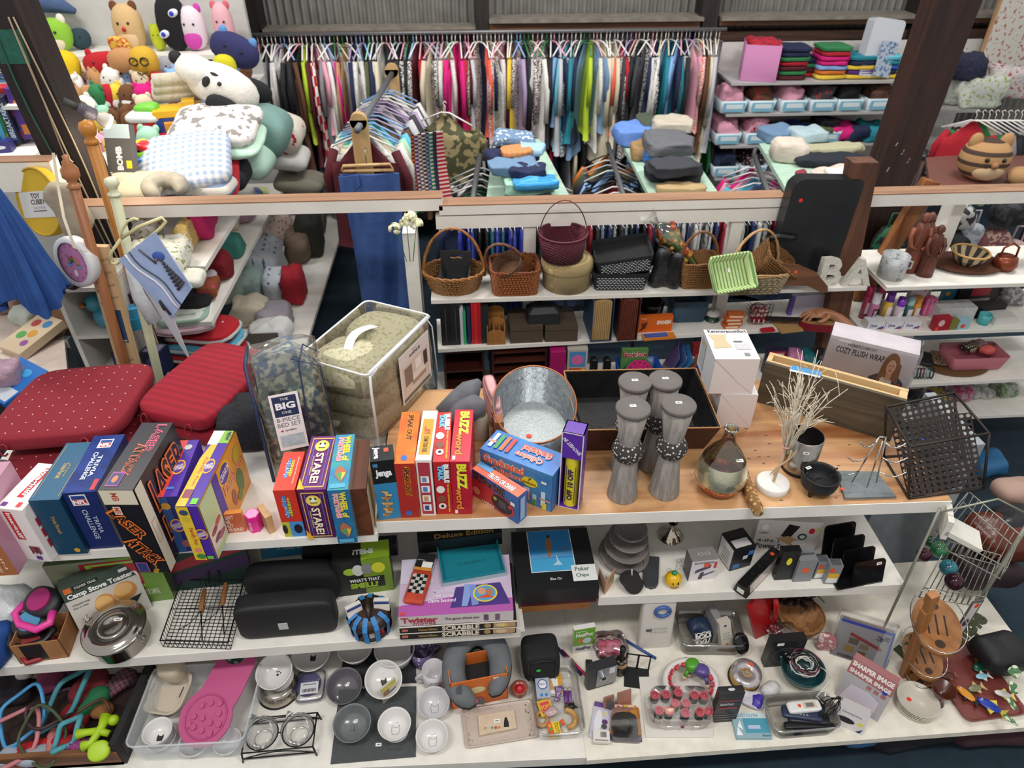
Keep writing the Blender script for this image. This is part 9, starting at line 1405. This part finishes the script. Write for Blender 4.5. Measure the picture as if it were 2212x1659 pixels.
for a_ in((355,590,1.12,.3,.36,.16,'d0cfc4','white tablecloth fabric with green flowers hanging under the rail','speck','7a8a4a'),(310,540,1.12,.22,.3,.16,'d4d2cc','white fabric with brown pear print behind the towel','speck','a8783a'),(405,615,1.12,.18,.16,.06,'cfd0c4','folded white stack with green trim below the floral fabric'),(415,530,1.12,.08,.36,.16,'c8a860','gold and white lace fabric strip','speck','d8d0c0'),(448,505,1.12,.12,.3,.26,'b01c5c','magenta pink cloth hanging over the rail'),
           (503,548,.8,.17,.2,.14,'3f8478','teal folded towels on the middle board'),(478,600,.8,.16,.2,.16,'7a1220','shiny dark red bag on the middle board'),(448,612,.8,.16,.2,.1,'c0b8c4','white lilac folded cloth'),(455,640,.8,.12,.16,.1,'8a4a28','brown and pink sock bundle','speck','d02878'),(420,650,.8,.24,.3,.06,'17171b','black knit cloth on the folded napkins'),(400,680,.78,.3,.3,.05,'9ab8a8','mint and white striped napkins','stripe','d8dcd4',10,.004,60),(405,700,.73,.34,.3,.05,'c8a0b0','pink and white striped napkins under the mint ones','stripe','e0d8dc',10,.004,60),
           (520,470,.8,.2,.3,.12,'b08ca0','dusty pink folded cloth at the back of the middle board'),(545,450,.8,.2,.2,.14,'7a90c0','periwinkle folded cloth at the back'),(495,490,.8,.16,.2,.1,'cfc4a8','cream and olive socks heap'),(555,440,.8,.2,.2,.1,'c0c888','yellow green cloth far back'),
           (578,600,.28,.3,.4,.3,'4a6c88','slate blue blanket with white stars','dots','c9d0d8',5,.02,13),(605,640,.28,.2,.26,.2,'44688a','slate blue star blanket corner, lower','dots','c9d0d8',5,.02,13),(640,645,.28,.17,.3,.24,'a82030','crimson soft cloth on the bottom board'),(600,520,.28,.3,.3,.28,'b8a8a0','white and red patterned bedding behind the star blanket','speck','a04048'),(650,560,.28,.2,.3,.24,'6a5a4a','brown folded blanket behind the crimson cloth'),(675,545,.28,.22,.32,.34,'2e2e28','dark grey zipped bag with round white tag'),(540,640,.28,.26,.3,.2,'93a8a4','grey green pillow on the bottom board'),(548,690,.28,.26,.26,.16,'b9b09c','cream ruffled bedding on the bottom board'),(600,700,.28,.24,.26,.14,'8f8890','grey lilac folded bedding'),(590,740,.28,.26,.24,.16,'c9c9c8','white bedding at the front of the bottom board'),(500,640,.35,.2,.3,.2,'a8b8ac','pale mint bedding beneath the middle board'),(690,500,.28,.14,.3,.2,'484640','grey bag at the far end'),
           (430,720,.62,.5,.3,.07,'b01c28','top striped beach towel in red, white, black and blue','stripe','d8dcdc',-12,.006,22),(440,745,.55,.5,.3,.07,'5aa8c4','middle striped beach towel of the stack','stripe','d8dcdc',-12,.006,22),(450,768,.48,.5,.3,.07,'a81c28','bottom striped beach towel of the stack','stripe','cfd8dc',-12,.006,22)):ln(*a_)
m_=MB();p=on(460,800,.45);m_.box(p.x-.4,p.y-.1,.3,p.x+.3,p.y+.4,.45,mat('3a3230',.6));one(m_,'towel_table','dark stand under the striped beach towels','table')
def bedpost(x0,y0,x1,y1,Y,c,c2,lb,hr,kind,w_=.02):
 a,b=ony(x0,y0,Y),ony(x1,y1,Y-.02);d_=(a-b);L_=d_.length*1.7;b=a-d_.normalized()*L_;t_=thing('bedpost',lb,'post',tuple(b),V((0,0,1)).rotation_difference(d_).to_matrix().to_4x4(),'turned bedposts');m=mat(c,.4,0,'wood',c2,1,.1)
 MB().lathe([(0,0),(w_,0),(w_,L_-hr),(w_*.6,L_-hr+.003)],m,seg=16).obj('shaft',t_)
 pr={0:[(.018,0),(.03,.008),(.02,.02),(.014,.03),(.034,.05),(.034,.08),(.02,.1),(.022,.11),(.012,.12),(.014,.135),(0,.142)],1:[(.016,0),(.03,.006),(.028,.018),(.018,.03),(.03,.045),(.036,.068),(.03,.09),(0,.104)],2:[(.012,0),(.028,.006),(.026,.014),(.014,.022),(.02,.04),(.03,.055),(.026,.075),(.012,.082),(0,.084)]}[kind]
 MB().lathe([(r_,z+L_-hr)for r_,z in pr],mat(c,.3),seg=24).obj('finial',t_)
bedpost(140,333,278,815,2.95,'a56c44','8a5432','reddish wood bedpost with urn finial, leftmost',.142,0,.021);bedpost(184,257,345,800,3.12,'b97a2e','a0661f','golden wood bedpost with ball finial, tallest',.104,1,.025);bedpost(238,382,345,820,2.98,'cfd0b0','bcbd9c','cream painted bedpost with small knob and yellow dot',.084,2,.021)
W3=lambda px,py,y=2.86:ony(px,py,y)
t_=thing('clothes_hanger','cream plastic hanger hooked on the cream bedpost','hanger',(0,0,0));MB().tube([W3(*p_)for p_ in((262,515),(262,500),(275,478),(290,472),(300,475))],.006,mat('cfc898',.4)).tube([W3(*p_)for p_ in((262,515),(240,545),(238,568),(250,570),(300,535),(350,490),(358,478),(350,470),(300,490),(262,515))],.007,mat('cfc898',.4)).obj('hanger_frame',t_)
t_=thing('winter_towel','pale blue towel with birch, bluebird and fir tree print over the hanger','towel',(0,0,0));P0,P1,P2_,P3=W3(257,560,2.84),W3(335,500,2.84),W3(415,622,2.8),W3(372,688,2.8);bm=mat('8ea4cc',.85,0,'x','9cb0d4',4,.2)
Q_=lambda u,v,o_=0:P0.lerp(P1,u).lerp(P3.lerp(P2_,u),v)+V((0,-.006-o_-.012*sin(u*6)*v,0))
MB().grid(lambda u,v:Q_(1-u,v),14,10,bm,th=.006).grid(lambda u,v:P0.lerp(P3,v)+V((.0+.0*u,.01+.03*u,-.25*u*v-.02*u)),4,8,mat('c9ccd4',.85),th=.004).obj('cloth',t_)
m_=MB()
for us in(.2,.3):m_.tube([Q_(us+.25*v/8-.05*sin(v),v/8,.004)for v in range(9)],.005 if us<.25 else .003,'dcdce0' if us<.25 else '4a4648')
m_.tube([Q_(.5,.05,.004),Q_(.62,.35,.004),Q_(.66,.3,.004)],.004,'6a6068').tube([Q_(.05,.85,.004),Q_(.12,.72,.004),Q_(.1,.95,.004)],.006,'3a3a40')
for k in range(9):a,b=Q_(.75-.012*k,.35+.06*k,.004),Q_(.77+.016*k,.38+.055*k,.004);m_.tube([a,b],.007,'3f3f48')
m_.ball(.022,'3a5aa8',TR(*Q_(.76,.3,.002)),1.2,.3,1).tube([Q_(.7,.3,.008),Q_(.66,.32,.008)],.003,'d8702c');m_.obj('print',t_)
m_=MB();m_.tube([W3(275,575,2.9),W3(300,640,2.9),W3(335,695,2.88)],.035,mat('c4c8cc',.8,0,'x','b0b4b8',5,.4),rr=[.012,.03,.034]);one(m_,'rolled_cloth','white cloth hanging behind the blue towel','cloth')
Yc=3.0;p=ony(165,565,Yc-.05);t_=thing('wall_clock','white rimmed round clock with pink rainbow and unicorn face','clock',tuple(p),RO(-28)@RO(82,'X'));R_=.112
MB().lathe([(R_*.8,-.0),(R_,0),(R_*1.02,-.02),(R_*.98,-.05),(0,-.05)],mat('d4d4d8',.4),TR(0,0,.02),seg=40).obj('frame',t_);m_=MB();m_.disc(R_*.82,mat('c078a8',.5),TR(0,0,.012),36)
for i in range(12):m_.text(str(12-(11-i)if i else 12)if i else '12',.009,.011,'5a3048',TR(R_*.66*sin(radians(30*i)),R_*.66*cos(radians(30*i)),.0126))
for k,c in enumerate(('c84a4a','d8b040','5aa070','4a78c0')):m_.tube([((.034-.005*k)*cos(a),-.01+(.034-.005*k)*sin(a),.013)for a in[i*.35 for i in range(10)]],.0024,c,seg=4)
m_.disc(.012,'6a9ad0',TR(-.03,-.014,.0135)).disc(.012,'6a9ad0',TR(.03,-.014,.0135)).disc(.012,'e8e0e8',TR(0,-.05,.013),ry=.016);m_.obj('dial',t_)
m_=MB();m_.quad(.004,.05,'1a1a1a',TR(-.018,.014,.017)@RO(50)).quad(.003,.035,'1a1a1a',TR(0,.015,.017));m_.obj('hand',t_)
cx0,cx1=ony(114,630,Yc).x,ony(232,632,Yc).x;zt_=ony(165,630,Yc).z
t_=thing('cube_shelf','white cube shelf unit holding blue duck and boxed toys','shelf',(cx0,Yc,0));Wc=cx1-cx0;wc_=mat('cdcac4',.5)
MB().box(0,0,0,.02,.3,zt_,wc_).box(Wc-.02,0,0,Wc,.3,zt_,wc_).box(0,.29,0,Wc,.3,zt_,wc_).box(-.005,-.005,zt_-.0,Wc+.005,.3,zt_+.02,wc_).obj('carcass',t_)
zsh=[zt_-ony(165,630,Yc).z+z for z in(zt_-.24,zt_-.5,zt_-.75)]
for z in zsh:MB().box(.02,.0,z-.018,Wc-.02,.29,z,wc_).obj('shelf_board',t_)
du=mat('3f8ca4',.4);t_=thing('toy_duck','light blue plastic duck with orange bill in the cube shelf','toy',(cx0+.14,Yc+.1,zsh[0]),-20);MB().soft(.17,.12,.1,du,TR(.02,0,0),1,.8).soft(.1,.09,.09,du,TR(-.04,0,.07),1,1).obj('body',t_);MB().soft(.04,.05,.016,mat('c8702c',.4),TR(-.09,-.02,.1)).obj('bill',t_);m_=MB();m_.ball(.008,'141414',TR(-.06,-.042,.125)).ball(.008,'141414',TR(-.085,.01,.125));m_.obj('eyes',t_)
m_=MB();m_.cbox(0,0,0,.08,.08,.06,mat('2a8ab8',.3)).cbox(0,0,.06,.06,.06,.05,mat('3a9ac8',.3));one(m_,'blue_toy_house','bright blue plastic toy piece right of the duck','toy',(cx0+.3,Yc+.08,zsh[0]),20)
for i,(x,z,lb)in enumerate(((.16,zsh[0]-.0,'purple and red picture box behind the blue duck'),(.12,zsh[1],'clear topped box with red ball toy in the lower cube'),(.26,zsh[1],'dark blue box with pale symbols beside the red ball box'))):m_=MB();W_=.1;m_.box(0,0,0,W_,.09,.13,mat(('4a3060','28284a','1c2040')[i],.35));decals(m_,fixm([('F','o',.5,.5+.1*(i==1),.35,.25,('a04060','a01c2c','3a4a8a')[i]),('T','r',.1,.1,.9,.9,'6a6a88'),('F','r',.1,.05,.9,.15,'4a4a7a')]),W_,.09,.13);one(m_,'boxed_toy',lb,'toy',(cx0+x,Yc+(.18 if i==0 else .04),z),-12)
m_=MB();m_.soft(.06,.05,.03,mat('2a1428',.15)).soft(.06,.05,.03,mat('2a1428',.15),TR(.07,-.02,0)).tube([(-.03,.02,.02),(.1,.03,.02)],.004,'a02060');p=ony(132,615,Yc+.03);one(m_,'sunglasses','dark purple sunglasses under the clock','glasses',(cx0+.05,Yc+.04,zt_+.021),-25)
a,b=ony(205,533,2.97),ony(272,775,2.95);d_=a-b;t_=thing('curtain_rod_box','tall narrow tan carton printed with repeated script and blue panel','box',tuple(b-d_*.2),V((0,0,1)).rotation_difference(d_).to_matrix().to_4x4());L_=d_.length*1.2;m_=MB();m_.box(-.05,0,0,.05,.03,L_,mat('c4a47c',.7)).box(-.035,-.001,L_*.3,.035,0,L_*.55,mat('2c4668',.6)).box(-.03,-.0015,L_*.31,.03,-.001,L_*.32,'c8b898')
m_.T=RO(90,'X');[m_.text('Kirsch',.034,.014,'5a4630',TR(-.025+.05*(i%2),L_*(.6+.045*i),.0005)@RO(15))for i in range(9)];[m_.text('Kirsch',.034,.014,'5a4630',TR(.02-.04*(i%2),L_*(.06+.05*i),.0005)@RO(15))for i in range(4)];m_.obj('carton',t_)
a_u=lambda u:2*pi*u
p=ony(-48,372,2.7);t_=thing('blue_umbrella_cover','large royal blue gathered fabric hanging at the left edge','fabric',(p.x-.04,2.75,p.z));bc=mat('17407c',.75,0,'x','1c4a8c',3,.3)
MB().grid(lambda u,v:((lambda a,r_:(r_*cos(a),r_*sin(a)*.8,-.56*v+.05*v*sin(3*a+1)))(2*pi*u,(.012+.12*v**.6)*(1+.13*v*sin(7*a_u(u)+3*v)+.1*v*sin(13*a_u(u)+1)+.06*sin(23*a_u(u))))),96,16,bc).obj('fabric',t_);MB().tube([(0,0,-.03),(.005,0,.04)],.012,mat('b03a78',.6)).obj('tie',t_)
p=ony(92,436,3.35);t_=thing('yellow_toy_bin','round yellow collapsible bin with white lettered label','bin',tuple(p),RO(-30)@RO(75,'X')@RO(12));MB().cyl(.16,-.02,.02,mat('c4a018',.6),seg=40).obj('disc',t_);MB().tube([(.155*cos(i*.2),.155*sin(i*.2),.02)for i in range(32)],.006,mat('b08c10',.6),closed=True).obj('rim',t_)
m_=MB();m_.quad(.27,.12,'c9c9c8',TR(0,-.01,.0215)).text('TOY',.07,.024,'3a3a3c',TR(-.01,.03,.022),.03).text('CUBBY',.11,.024,'3a3a3c',TR(0,.002,.022),.03).text('SOLUTION',.09,.01,'7a8a98',TR(0,-.025,.022)).quad(.1,.004,'3a3a3c',TR(0,-.04,.022));m_.obj('label',t_)
p=ony(140,440,3.2);t_=thing('canvas_bag','beige cloth bag hanging on the rail with long cream strap','bag',tuple(p));MB().soft(.15,.08,.26,mat('b0a490',.9,0,'x','9a8e7c',5,.6),TR(.01,0,-.16),w=.03,ws=12).obj('bag',t_)
MB().grid(lambda u,v:tuple((lambda A:A+V((.012*u,0,0)))(((W3(112,330,3.1)-p),(W3(122,400,3.05)-p),(W3(135,470,2.9)-p),(W3(158,535,2.85)-p),(W3(185,545,2.85)-p))[min(4,int(v*4+.01))])),1,4,mat('cfc6ae',.8),th=.002).obj('strap',t_)
m_=MB();a,b=ony(-60,352,3.4),ony(106,350,3.4);m_.box(a.x,3.4,b.z-.14,b.x,3.48,b.z,CHIP).box(a.x,3.399,b.z,b.x,3.485,b.z+.006,railt);one(m_,'rail_board','peeling white rail board at the left edge','rail')
def lshelf(z,pts,lb):a,b=on(*pts[0],z),on(*pts[1],z);m_=MB();m_.box(min(a.x,b.x)-.5,b.y,z-.02,(a.x+b.x)/2,a.y+.2,z,WHITE);one(m_,'game_shelf',lb,'shelf')
gx={}
for i,(px,py,y,w_,d_,h,c,c2,txt,lb,rz)in enumerate(((22,185,4.3,.16,.06,.22,'b4bcc4','4a7ab0','FREE FALL','white and blue game box at the left edge',90),(28,212,4.2,.2,.14,.02,'6a5c3c','2a2a2a','','flat dark checked game book on the upper left shelf',0),(2,230,4.1,.1,.1,.09,'b01c28','b01c28','','red plastic toy at the left edge of the shelf',0),(20,318,4.0,.05,.1,.24,'3f9a3a','d8c03a','','green and multicolour game box standing',90),(4,322,3.95,.06,.1,.22,'4a9ac0','2a6a98','','light blue game box at the left edge',90),(36,312,4.0,.04,.1,.24,'1c2440','4a6a98','BREAKTABLE','dark navy game box with pale letters',90),(50,308,4.05,.04,.1,.22,'20203a','8a2a3a','','dark box with red and teal marks',90),(70,300,4.05,.08,.1,.26,'4a2880','c87830','','purple box with orange figures',90),(75,335,4.1,.26,.14,.05,'2a7a5a','3a6ab0','','green and blue flat game box below the shelf',5),(40,232,4.25,.14,.1,.05,'c8c4bc','3a3a3a','','white papers box behind the red toy',5),(10,345,3.9,.1,.08,.09,'2a2a70','d0d0d8','','blue and white toy on the lower left shelf',20))):
 p=ony(px,py,y);m_=MB();m_.box(-w_/2,0,0,w_/2,d_,h,mat(c,.4));mm2=[('F','o',.5,.7,.3,.1,c2),('F','r',.15,.1,.85,.3,c2)];decals(m_,[],1,1,1);m_.T=TR(-w_/2,0,0);decals(m_,fixm(mm2+(tx('F',.2,.15,.8,.9,'3a3a48' if i==0 else 'c8d0d8',txt,rz)if txt else[])),w_,d_,h);one(m_,'game_box' if h>.06 else 'flat_game',lb,'game',tuple(p),12)
for py,y,lb in((212,4.15,'upper white shelf board of games at the left edge'),(330,3.9,'lower white shelf board of games at the left edge')):p=ony(40,py,y);m_=MB();m_.box(p.x-.7,y-.15,p.z-.02,p.x+.1,y+.5,p.z-.001,WHITE);one(m_,'game_shelf',lb,'shelf')
z=.62;qa=[on(x,y,z)for x,y in((-200,850),(150,850),(130,640),(-150,640))];m_=MB();m_.add([p-V((0,0,.03))for p in qa]+qa,[(i,(i+1)%4,4+(i+1)%4,4+i)for i in range(4)]+[(4,5,6,7),(3,2,1,0)],mat('d8c8bc',.5,0,'wood','c9b8ac',.6));[m_.tube([(p.x,p.y,0),(p.x,p.y,z-.03)],.02,'b8b4b0')for p in qa];one(m_,'low_table','pale low table with toy boxes at the left edge','table')
def flatbox(px,py,z,w_,d_,h,c,lb,D=(),rz=0,tilt=None):p=on(px,py,z);m_=MB();m_.box(0,0,0,w_,d_,h,mat(c,.4));decals(m_,fixm([tuple(['T']+list(d))for d in D]),w_,d_,h);one(m_,'picture_box',lb,'box',(p.x,p.y,z),RO(rz)@(tilt or I4))
flatbox(5,760,z,.2,.3,.05,'cdb89a','pale box with colourful animal pictures on the low table',[('o',.3,.75,.15,.1,'a83838'),('o',.7,.8,.15,.1,'3a7ab0'),('o',.6,.5,.15,.1,'c8902c'),('o',.3,.4,.15,.1,'4a9a4a'),('o',.7,.25,.12,.08,'8a4a98')],-30,RO(12,'X'));flatbox(-40,850,z+.01,.26,.26,.04,'1f68b8','bright blue box with small figures at the lower left',[('r',.3,.05,.95,.35,'c4ccd8'),('o',.3,.7,.15,.1,'8a3050'),('o',.6,.75,.15,.1,'3a98d0')],-35,RO(12,'X'))
p=on(100,740,.5);t_=thing('shipping_carton','brown shipping carton with printed lettering','box',(p.x,p.y,.5),-6);m_=MB();m_.box(0,0,0,.24,.2,.16,mat('8a6444',.8));m_.box(0,-.12,.155,.24,0,.16,mat('9a7350',.8),RO(0));decals(m_,fixm(tx('F',.45,.5,.98,.72,'2a2018','Wish you')+tx('F',.45,.25,.9,.45,'2a2018','stay in')+[('F','r',.1,.1,.3,.14,'3a2a1c'),('F','r',.1,.22,.3,.26,'3a2a1c'),('F','r',.1,.34,.3,.38,'3a2a1c')]),.24,.2,.16);m_.obj('carton',t_)
for a_ in((60,700,.62,.14,.12,.1,'b8c0b8','clear bag of green and white pieces'),(25,675,.62,.14,.1,.08,'8a6a5a','brown plush ears in the pale box'),(15,830,.66,.2,.16,.14,'a88a9c','mauve crumpled plastic bag at the left edge'),(120,775,.5,.14,.1,.08,'b4bcc0','crumpled silvery wrap'),(100,655,.62,.18,.12,.1,'b8b8b8','white plastic packets behind the pale box')):p=on(*a_[:3]);m_=MB();m_.soft(*a_[3:6],mat(a_[6],.35,0,'x',a_[6],8,.7),w=.035,ws=16,seed=a_[0]);one(m_,'plastic_bag',a_[7]+' on the low left table','bag',(p.x,p.y,a_[2]))
for(x0,x1,y1,c,lb,z0,z1)in((140,175,800,'5c6870','slate blue folded box standing beside the cube shelf',.4,.62),(205,245,825,'30385c','white and navy box with green dot before the cube shelf',.5,.8),(308,325,840,'b4b086','pale olive narrow box beside the bedposts',.5,.9),(290,305,800,'b8b4ac','white thin frame piece by the bedposts',.5,.95)):p=on(x0,y1,z0);W_=(x1-x0)*mpp(p);m_=MB();m_.box(0,0,0,W_,.05,z1-z0,mat(c,.5));m_.box(0,-.001,(z1-z0)*.75,W_,0,z1-z0,mat('c8c4bc',.5));one(m_,'narrow_box',lb,'box',(p.x,p.y,z0),-5)
m_=MB();p=on(285,805,.72);m_.tube([(-.06,0,0),(0,.0,.12),(.06,0,0)],.008,'cfcfcb').tube([(0,0,.12),(0,0,-.3)],.009,'cfcfcb').tube([(-.05,.02,.12),(.06,.02,.13)],.008,'cfcfcb');one(m_,'white_metal_frame','white tubular metal stand between the red cushions','stand',tuple(p))
m_=MB();m_.soft(.26,.24,.2,mat('14151a',.9,0,'x','22242c',9,.8),w=.03,ws=14);p=on(548,965,ZL);one(m_,'black_fur_bundle','black furry bundle between red cushions and the floral bedding bag','bundle',(p.x,p.y+.05,ZL),10)
m_=MB();m_.lathe([(0,0),(.05,.0),(.05,.05),(.035,.06),(.035,.1),(0,.1)],mat('7a7c80',.4),seg=20);p=on(5,1020,ZL);one(m_,'grey_bottle_cap','grey cylindrical cap at the left edge behind the games','cap',(p.x,p.y,ZL),RO(50,'X'))
m_=MB();m_.box(0,0,0,.5,.6,.02,mat('35353a',.9));p=on(1000,1655,0)
for i,(px,c,sx)in enumerate(((700,'26202c',.5),(1120,'3a1c38',.4),(1300,'141416',.5),(1620,'121214',.5),(1900,'3a6a98',.3),(2000,'1c1c22',.5),(2160,'3a2028',.5))):p=on(px,1655,0);m_=MB();m_.soft(sx,.4,.12,mat(c,.9,0,'x',c,4,.5),w=.04,ws=7,seed=i);one(m_,'floor_bag',f'{cname(c)} soft bag on the floor in front of the shelves, {("far left", "left of centre", "centre", "right of centre", "small at right", "right", "far right")[i]}','bag',(p.x,p.y+.25,0))
